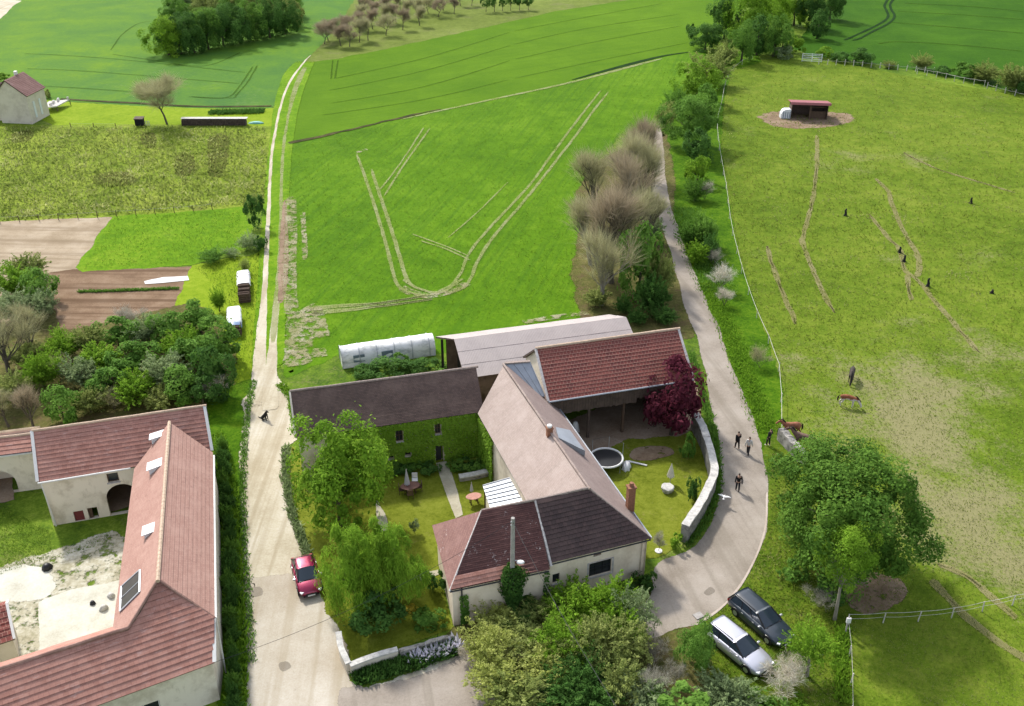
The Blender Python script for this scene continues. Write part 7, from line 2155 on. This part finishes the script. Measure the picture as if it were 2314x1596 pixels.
def horse(name, label, x, y, rz, coat, mane, graze=True, s=1.0, belly=None):
    """standing horse, head towards +x before rz"""
    p = P(x, y)
    o = thing(name, label, 'horse', (p.x, p.y, 0), rz)
    J, B = [], []
    def j(pt, r): J.append((tuple(c * s for c in pt), tuple(q * s for q in r) if hasattr(r, '__len__') else r * s)); return len(J) - 1
    rump = j((-.62, 0, 1.20), (.25, .27)); loin = j((-.25, 0, 1.18), (.27, .28)); barrel = j((.12, 0, 1.12), (.30, .32)); chest = j((.52, 0, 1.16), (.24, .30)); dock = j((-.86, 0, 1.20), (.12, .14))
    B += [(rump, loin), (loin, barrel), (barrel, chest), (dock, rump)]
    if graze: path = [((.86, .02, 1.02), (.14, .19)), ((1.14, .04, .68), (.105, .14)), ((1.30, .05, .40), (.10, .12)), ((1.34, .05, .20), (.075, .085)), ((1.33, .05, .08), (.055, .06))]
    else: path = [((.84, 0, 1.42), (.14, .19)), ((1.08, 0, 1.72), (.105, .14)), ((1.30, 0, 1.76), (.10, .12)), ((1.50, 0, 1.62), (.075, .085)), ((1.62, 0, 1.52), (.055, .06))]
    prev = chest
    for q, r in path: k = j(q, r); B.append((prev, k)); prev = k
    hoofs = []
    for sd, dx in ((1, .05), (-1, -.06)):
        a = j((.50 + dx * .3, sd * .17, .92), .105); b = j((.52 + dx, sd * .17, .54), .062); c = j((.52 + dx, sd * .17, .18), .042); f = j((.55 + dx, sd * .17, .05), .055)
        B += [(chest, a), (a, b), (b, c), (c, f)]
        a = j((-.60 - dx, sd * .17, .88), .135); b = j((-.56 - dx, sd * .18, .70), .095); c = j((-.78 - dx, sd * .18, .48), .060); d_ = j((-.74 - dx, sd * .18, .17), .043); f = j((-.71 - dx, sd * .18, .05), .055)
        B += [(rump, a), (a, b), (b, c), (c, d_), (d_, f)]
    n = NT('horse_coat'); nz = n.noise(3, 4, .6, vec=n.obj()); coat = tuple(q * 1.5 for q in coat); c = n.mix(n.step(nz, .4, .65), coat, tuple(q * .6 for q in coat))
    if belly is not None:
        sp = n.n('ShaderNodeSeparateXYZ'); n.link(n.obj(), sp.inputs[0])
        h_ = n.math('ADD', sp.outputs[2], n.math('MULTIPLY', n.math('SUBTRACT', nz, .5), .6))
        c = n.mix(n.step(h_, 1.12 * s, 1.0 * s), c, belly)
    skin('body', J, B, n.out(c, .75, spec=.2), o)
    mm = flat('mane_hair', mane, .9)
    top = [(x_ * s, y_ * s, z_ * s) for x_, y_, z_ in ([(.62, 0, 1.44), (.88, .02, 1.22), (1.16, .04, .86), (1.30, .05, .56)] if graze else [(.62, 0, 1.46), (.78, 0, 1.66), (1.0, 0, 1.90), (1.22, 0, 1.92)])]
    m = MB(); m.tube(top, [.05 * s, .075 * s, .07 * s, .03 * s], 6); m.build('mane', mm, o, smooth=True)
    t = MB(); t.tube([(-.90 * s, 0, 1.26 * s), (-1.02 * s, 0, 1.05 * s), (-1.04 * s, .02, .72 * s), (-1.0 * s, .02, .45 * s)], [.05 * s, .08 * s, .085 * s, .02 * s], 7); t.build('tail', mm, o, smooth=True)
    e = MB(); h0 = Vector(J[7][0])
    for sd in (-1, 1): e.tube([h0 + Vector((-.04, sd * .06, .06)) * s, h0 + Vector((-.02, sd * .08, .22)) * s], [.035 * s, .006 * s], 5)
    e.build('ears', mm, o)
    return o
horse('horse', 'dark grazing horse farthest up the worn grass', 1922, 860, R(-112), (.034, .027, .022), (.012, .010, .009), s=.9)
horse('horse', 'brown and white grazing horse on the worn grass below the dark one', 1914, 919, R(-18), (.16, .055, .026), (.035, .018, .012), s=.86, belly=(.52, .46, .44))
horse('horse', 'reddish brown horse with its head over the end of the stone wall', 1786, 985, R(192), (.19, .075, .042), (.03, .016, .012), graze=False, s=.95)
horse('horse', 'dark brown horse standing behind the stone wall near the very broad tree', 1812, 1012, R(160), (.105, .066, .050), (.03, .02, .016), graze=False, s=.98)

def dog():
    p = P(596, 948)
    o = thing('dog', 'black dog sitting on the pale gravel lane', 'dog', (p.x, p.y, 0), R(-20))
    J = [((0, 0, .22), (.15, .14)), ((.10, 0, .36), (.13, .12)), ((.22, 0, .50), (.11, .10)), ((.27, 0, .64), .075), ((.32, 0, .74), .08), ((.42, 0, .71), .055), ((.50, 0, .69), .038)]
    B = [(i, i + 1) for i in range(6)]
    def add(pts, root):
        k = root
        for q, r in pts: J.append((q, r)); B.append((k, len(J) - 1)); k = len(J) - 1
    for sd in (-1, 1):
        add([((.25, sd * .09, .36), .055), ((.28, sd * .09, .18), .035), ((.28, sd * .09, .04), .03), ((.34, sd * .09, .025), .028)], 2)
        add([((-.02, sd * .15, .16), .085), ((.10, sd * .17, .12), .06), ((.0, sd * .17, .05), .035), ((.12, sd * .17, .025), .03)], 0)
    add([((-.2, .0, .10), .045), ((-.40, .05, .06), .03), ((-.52, .12, .05), .015)], 0)
    skin('body', [(tuple(c * 1.25 for c in a), tuple(q * 1.25 for q in b) if hasattr(b, '__len__') else b * 1.25) for a, b in J], B, flat('black_fur', (.012, .011, .011), .8), o)
    e = MB()
    for sd in (-1, 1): e.tube([(.39, sd * .07, 1.0), (.36, sd * .12, .90)], [.03, .012], 5)
    e.build('ears', flat('black_fur', (.012, .011, .011), .8), o)
dog()

def bird():
    p = P(1637, 1123, .75)
    o = thing('bird', 'white bird gliding low over the village road', 'bird', tuple(p), R(-25))
    m = MB(); m.lathe([(.004, -.24), (.05, -.16), (.075, 0), (.05, .14), (.03, .22), (.004, .27)], 10); m.v = [(v[1] * 0 + v[0], v[2], v[1]) for v in m.v]; m.v = [(a, b, c) for a, b, c in m.v]
    m.build('body', M['cloth_white'], o, smooth=True)
    for sd in (-1, 1):
        w = MB(); k = 7; vs = []
        for i in range(k):
            f = i / (k - 1); x = sd * (.04 + .46 * f); z = .03 + .10 * math.sin(f * 2.2); cw = .13 * (1 - f ** 2.2) + .015; y = .03 - .08 * f
            vs += [(x, y + cw * .5, z), (x, y - cw, z - .01), (x, y - cw, z + .0), (x, y + cw * .5, z + .015)]
        w.add(vs, [(4 * i + a, 4 * i + (a + 1) % 4, 4 * i + 4 + (a + 1) % 4, 4 * i + 4 + a) for i in range(k - 1) for a in range(4)] + [(0, 1, 2, 3), tuple(4 * (k - 1) + a for a in (3, 2, 1, 0))])
        w.build('wing', M['cloth_white'], o, smooth=True)
    t = MB(); t.add([(-.03, -.2, 0), (.03, -.2, 0), (.09, -.36, 0), (-.09, -.36, 0), (-.03, -.2, .012), (.03, -.2, .012), (.09, -.36, .012), (-.09, -.36, .012)], [(3, 2, 1, 0), (4, 5, 6, 7), (0, 1, 5, 4), (1, 2, 6, 5), (2, 3, 7, 6), (3, 0, 4, 7)])
    t.build('tail', M['cloth_white'], o)
bird()

# ---------------------------------------------------------------- garden furniture
def parasol(name, label, x, y, h, mat, r=0.17, foot=0.5):
    p = P(x, y)
    o = thing(name, label, 'parasol', (p.x, p.y, 0))
    m = MB(); m.tube([(0, 0, 0), (0, 0, h + .06)], 0.028, 6); m.build('pole', M['grey_wood'], o)
    rnd = random.Random(3); c = MB(); k = 16; prof = [(h * .36, r), (h * .42, r * .95), (h * .6, r * .72), (h * .8, r * .42), (h * .96, r * .16), (h, .03)]
    vs = [(q * (1.18 if a % 2 else .84) * math.cos(6.283 * a / k), q * (1.18 if a % 2 else .84) * math.sin(6.283 * a / k), z) for z, q in prof for a in range(k)]
    c.add(vs, [(i * k + a, i * k + (a + 1) % k, (i + 1) * k + (a + 1) % k, (i + 1) * k + a) for i in range(len(prof) - 1) for a in range(k)] + [tuple(range(k))[::-1], tuple((len(prof) - 1) * k + a for a in range(k))])
    c.build('canopy', M[mat], o)
    return o
def table(name, label, x, y, rx, ry, h, mat, legs='wood', rz=0.3):
    p = P(x, y)
    o = thing(name, label, 'table', (p.x, p.y, 0), rz)
    m = MB(); m.lathe([(.02, 0), (.97, 0), (1.0, .02), (.98, .05), (.02, .055)], 16, c=(0, 0, h - .06), sx=rx, sy=ry, wob=.03, seed=2); m.build('top', M[mat], o)
    for a in range(4):
        q = MB(); t = .78 + a * 1.571; q.tube([(rx * .62 * math.cos(t), ry * .62 * math.sin(t), 0), (rx * .58 * math.cos(t), ry * .58 * math.sin(t), h - .06)], .04, 6); q.build('leg', M[legs], o)
    return o
def chair(label, x, y, rz, mat, group):
    p = P(x, y)
    o = thing('garden_chair', label, 'chair', (p.x, p.y, 0), rz, group)
    s = MB(); s.box((0, 0, .44), (.46, .46, .05)); s.build('seat', M[mat], o, bevel=.015)
    b = MB(); b.box((0, .23, .72), (.44, .04, .46)); b.build('backrest', M[mat], o, bevel=.015)
    for i, (a, c) in enumerate(((-.2, -.2), (.2, -.2), (-.2, .2), (.2, .2))):
        l = MB(); l.tube([(a, c, 0), (a, c, .42)], .022, 6); l.build('leg', M['wood'], o)
M['pink_stone'] = flat('pink_stone', (0.46, 0.24, 0.19), 0.85, var=0.5, scale=4)
M['brown_top'] = flat('brown_table_top', (0.15, 0.072, 0.055), 0.6, var=0.4)
table('garden_table', 'brown oval garden table with a folded grey parasol through it, on the shaded courtyard lawn', 928, 1114, .78, .52, .74, 'brown_top')['label'] = 'brown garden table around the folded grey parasol in the courtyard'
parasol('parasol', 'folded grey parasol standing at the brown table in the courtyard', 921, 1112, 2.15, 'grey_cloth', .2)
chair('white backed garden chair behind the brown courtyard table', 938, 1094, R(5), 'cloth_white', 'chairs at the brown table')
chair('dark garden chair at the right end of the brown table', 947, 1110, R(-75), 'wood', 'chairs at the brown table')
chair('dark garden chair at the left end of the brown table', 909, 1116, R(95), 'wood', 'chairs at the brown table')
chair('dark garden chair in front of the brown table', 928, 1126, R(190), 'wood', 'chairs at the brown table')
table('stone_table', 'pink stone topped table beside the striped lean-to', 1071, 1138, .62, .42, .74, 'pink_stone')
parasol('parasol', 'grey parasol base tube standing by the pink stone table', 1066, 1120, 1.25, 'grey_cloth', .13)
parasol('parasol', 'folded cream parasol on the sunlit garden lawn', 1514, 1092, 1.85, 'cream_cloth', .27)
def stone_block():
    p = P(1508, 1110)
    o = thing('stone_table', 'rough pale stone block table under the folded cream parasol', 'table', (p.x, p.y, 0), .2)
    m = MB(); m.lathe([(.40, 0), (.46, .12), (.50, .34), (.52, .42), (.47, .47), (.05, .48)], 14, wob=.08, seed=5); m.build('block', M['coping'], o)
stone_block()

def trampoline():
    p = P(1369, 1053)
    o = thing('trampoline', 'round black trampoline with a white padded rim behind the pale pink house', 'trampoline', (p.x, p.y, 0))
    rr, h = 1.38, .78
    m = MB(); m.lathe([(.02, 0), (rr * .9, -.03), (rr * .9, -.015), (.02, .015)], 28, c=(0, 0, h)); m.build('mat', M['black_trim'], o)
    q = MB(); k = 36
    q.tube([(rr * .97 * math.cos(6.2832 * i / k), rr * .97 * math.sin(6.2832 * i / k), h + .02) for i in range(k + 1)], .085, 8, cap=False); q.build('rim_pad', M['cloth_white'], o, smooth=True)
    for a in range(6):
        t = .3 + a * 1.0472; x, y = rr * 1.03 * math.cos(t), rr * 1.03 * math.sin(t)
        l = MB(); l.tube([(x, y, 0), (x, y, h)], .03, 6); l.build('leg', M['zinc'], o)
        if a in (0, 1, 2, 3):
            s = MB(); s.tube([(x, y, h), (x * 1.02, y * 1.02, h + 1.15)], .022, 6); s.build('net_pole', M['zinc'], o)
    n = MB(); pts = [(rr * 1.05 * math.cos(.3 + a * 1.0472), rr * 1.05 * math.sin(.3 + a * 1.0472), h + 1.15) for a in range(4)]
    n.tube(pts, .012, 5); n.build('net_cord', M['wire'], o)
trampoline()

def draped(name, label, cat, x, y, size, mat, seed, flare=1.25):
    p = P(x, y); rnd = random.Random(seed)
    o = thing(name, label, cat, (p.x, p.y, 0), rnd.uniform(0, 3))
    m = MB(); k = 18; sx, sy, h = size
    prof = [(flare, .0), (1.08, .3), (.9, .7), (.6, .93), (.25, 1.0), (.02, 1.02)]
    vs = []
    for r, z in prof:
        for a in range(k):
            w = 1 + (.22 if z < .5 else .08) * math.sin(a * 2.6 + seed) * (1 if a % 2 else .5)
            vs.append((sx * r * w * math.cos(6.283 * a / k), sy * r * w * math.sin(6.283 * a / k), h * z + .01))
    m.add(vs, [(i * k + a, i * k + (a + 1) % k, (i + 1) * k + (a + 1) % k, (i + 1) * k + a) for i in range(5) for a in range(k)] + [tuple(range(k))[::-1], tuple(5 * k + a for a in range(k))])
    m.build('sheet', mat, o, smooth=True)
    return o
draped('tarpaulin', 'crumpled white cover lying on the grass right of the trampoline', 'cover', 1415, 1056, (.32, .55, .45), M['cloth_white'], 2)
draped('tarpaulin', 'white cover on a stacked thing under the red tiled barn', 'cover', 1299, 978, (.32, .3, 1.15), M['cloth_white'], 4)
draped('rubble_heap', 'dark heap of tools and rubble on the yard gravel', 'heap', 107, 1286, (.32, .3, .45), M['black_trim'], 7, 1.1)
draped('stone_block', 'pale stone block on the near slab of the farm yard', 'block', 236, 1378, (.26, .2, .4), M['coping'], 3, 1.05)
draped('stone_block', 'pale stone block beside the edge of the salmon roof in the yard', 'block', 252, 1350, (.24, .2, .38), M['coping'], 6, 1.05)
draped('bucket', 'small dark bucket on the concrete slab of the farm yard', 'bucket', 210, 1366, (.17, .17, .3), M['black_trim'], 5, 1.0)
draped('chest', 'red barrel like object under the left end of the open barn', 'barrel', 1295, 1000, (.28, .28, .8), M['red_door'], 9, 1.0)

def sapling_ring():
    p = P(1488, 1246)
    o = MB(); o.lathe([(.14, 0), (.27, 0), (.27, .07), (.14, .07)], 16)
    r = o.build('tree_ring', M['cloth_white']); r.location = (p.x, p.y, 0)
    tag(r, 'white ring around the leafless sapling at the garden entrance', 'ring')
sapling_ring()
def drain():
    p = P(1578, 1393)
    o = MB(); o.box((0, 0, .04), (.62, .5, .05), rz=.5)
    r = o.build('drain_cover', M['grey_wood']); r.location = (p.x, p.y, .03)
    tag(r, 'dark square drain cover at the edge of the village road', 'drain cover')
drain()

def plank():
    a, c = P(1420, 1042, .1), P(1462, 1052, .1)
    o = MB(); o.bar(a, c, .14, .06)
    tag(o.build('plank', M['cloth_white']), 'pale plank lying on the grass by the white cover', 'plank')
plank()

# ---------------------------------------------------------------- covered woodpiles and other heaps
def woodpile(label, a, c, h, w, cover, cover_part, seed):
    p, q = P(*a), P(*c)
    d_ = q - p; L = d_.length; rz = math.atan2(d_.y, d_.x)
    o = thing('woodpile', label, 'woodpile', (p.x, p.y, 0), rz)
    rnd = random.Random(seed)
    m = MB(); r = .12
    nx, nz = int(L / (2 * r)), int(h / (2 * r * .9))
    for i in range(nx):
        for k in range(nz):
            if k == nz - 1 and rnd.random() < .25: continue
            rr = r * rnd.uniform(.75, 1.08)
            x, z = r + i * 2 * r + rnd.uniform(-.02, .02), r + k * 1.85 * r
            m.tube([(x, -w / 2 + rnd.uniform(-.08, .05), z), (x, w / 2 + rnd.uniform(-.05, .08), z)], rr, 7)
    m.build('logs', M['wood'], o)
    x0, x1 = cover_part
    cv = MB(); N_ = 14; vs = []
    for i in range(N_ + 1):
        x = L * (x0 + (x1 - x0) * i / N_)
        for y, z in ((-.60, .66), (-.57, .86), (-.48, 1.03), (0, 1.06), (.46, 1.02), (.57, .84), (.6, .7)):
            vs.append((x, y * w * 1.04 + rnd.uniform(-.05, .05), z * h + rnd.uniform(-.07, .07)))
    cv.add(vs, [(i * 7 + j, (i + 1) * 7 + j, (i + 1) * 7 + j + 1, i * 7 + j + 1) for i in range(N_) for j in range(6)])
    cv.build('cover', cover, o, smooth=True)
    sol = o.children[-1].modifiers.new('thick', 'SOLIDIFY'); sol.thickness = .02
woodpile('dark woodpile half covered by a wrinkled white sheet on the roadside lawn', (554, 686), (552, 634), 1.15, 1.15, M['cloth_white'], (.45, 1.04), 3)
n_ = NT('white_blue_sheet'); sp_ = n_.n('ShaderNodeSeparateXYZ'); n_.link(n_.obj(), sp_.inputs[0])
sheetm = n_.out(n_.mix(n_.step(n_.math('ADD', sp_.outputs[0], n_.math('MULTIPLY', n_.noise(2.5, 4, .7), 1.4)), 2.3, 1.7), (.66, .67, .68), (.10, .17, .30)), .45, spec=.4)
woodpile('woodpile under a white and blue sheet, tucked against the scrub by the lawn', (532, 764), (531, 716), 1.15, 1.2, sheetm, (.12, 1.03), 5)
def long_pile():
    a, c = P(412, 283), P(560, 284)
    o = thing('woodpile', 'long dark woodpile with a pale sheet metal top beyond the wild meadow', 'woodpile', (a.x, a.y, 0))
    L = (c - a).length; rnd = random.Random(8); m = MB()
    for i in range(int(L / .26)):
        for k in range(4): m.tube([(i * .26 + .13 + rnd.uniform(-.03, .03), -.4, .14 + k * .25), (i * .26 + .13, .5, .14 + k * .25)], rnd.uniform(.1, .135), 6)
    m.build('logs', M['wood_dark'], o)
    t = MB(); t.bar((0, 0.05, 1.16), (L, .05, 1.16), 1.0, .05); t.build('cover', M['coping'], o)
long_pile()
def hutch():
    p = P(317, 284)
    o = thing('hutch', 'small dark box hutch beside the lone budding tree', 'hutch', (p.x, p.y, 0))
    b = MB(); b.box((0, 0, .65), (1.3, .9, 1.1)); b.build('box', M['dark'], o, bevel=.02)
    r = MB(); r.box((0, 0, 1.25), (1.5, 1.1, .1), M=Matrix.Rotation(.12, 3, 'X')); r.build('lid', M['wood_dark'], o)
    for x in (.95, 1.25, 1.5):
        q = MB(); q.tube([(x, 0, 0), (x, 0, .75)], .06, 6); q.build('stake', M['post'], o)
hutch()
def terrace():
    a, c = P(94, 244, .9), P(128, 240, .9)
    o = thing('terrace', 'raised white edged terrace with pots at the side of the far house', 'terrace', (a.x, a.y, 0))
    m = MB(); v = [Vector((0, 0, .9)), c - a + Vector((0, 0, .9)), c - a + Vector((.6, 4.0, .9)), Vector((-.4, 4.0, .9))]
    m.add(v + [q - Vector((0, 0, .14)) for q in v], [(0, 1, 2, 3), (7, 6, 5, 4), (0, 4, 5, 1), (1, 5, 6, 2), (2, 6, 7, 3), (3, 7, 4, 0)]); m.build('deck', M['coping'], o)
    e = MB(); e.bar(v[0] + Vector((0, -.05, 0)), v[1] + Vector((0, -.05, 0)), .1, .22); e.build('edge', M['cloth_white'], o)
    rnd = random.Random(5)
    for i in range(7):
        q = lin(v[1], v[2], i / 6) - Vector((rnd.uniform(.2, 1.6), 0, 0))
        t = MB(); t.lathe([(.12, 0), (.2, .3), (.17, .42), (.03, .46)], 9, c=tuple(q)); t.build('pot', M['cloth_white'] if i % 2 else M['coping'], o)
    for q in v:
        l = MB(); l.tube([q - Vector((0, 0, .14)), Vector((q.x, q.y, 0))], .07, 6); l.build('post', M['wood_dark'], o)
terrace()
def green_boat():
    p = P(580, 279)
    o = thing('tarpaulin', 'turquoise sheet on the ground at the end of the long dark woodpile', 'cover', (p.x, p.y, 0))
    m = MB(); m.lathe([(1.0, 0), (.9, .16), (.5, .3), (.05, .34)], 12, sx=1.3, sy=.45, wob=.12, seed=4); m.build('sheet', flat('turquoise_sheet', (.16, .42, .36), .6, var=.5), o)
green_boat()

for x, y, h, lab in ((1910, 488, .95, 'dark stump with a leafy top high in the paddock'), (2193, 460, .8, 'thin dark stump near the right edge of the paddock'), (2033, 572, .8, 'dark stump beside the trail, upper one of a close pair'), (2042, 592, .85, 'dark stump beside the trail, lower one of a close pair'), (2096, 648, 1.0, 'dark leaning stump where the trail bends down'), (2241, 663, .45, 'low black stump at the right side of the paddock')):
    p = P(x, y); rnd = random.Random(x)
    o = thing('tree_stump', lab, 'stump', (p.x, p.y, 0), rnd.uniform(0, 6), 'dark stumps in the paddock')
    m = MB(); m.tube([(0, 0, -.05), (.05, .02, h * .4), (-.02, .06, h * .75), (.05, .02, h)], [.24, .15, .12, .10], 7); m.build('trunk', M['dark'], o)
    k = MB()
    for a in range(4): k.tube([(0, 0, .12), (.38 * math.cos(a * 1.6), .38 * math.sin(a * 1.6), 0)], [.09, .03], 5)
    k.build('roots', M['dark'], o)
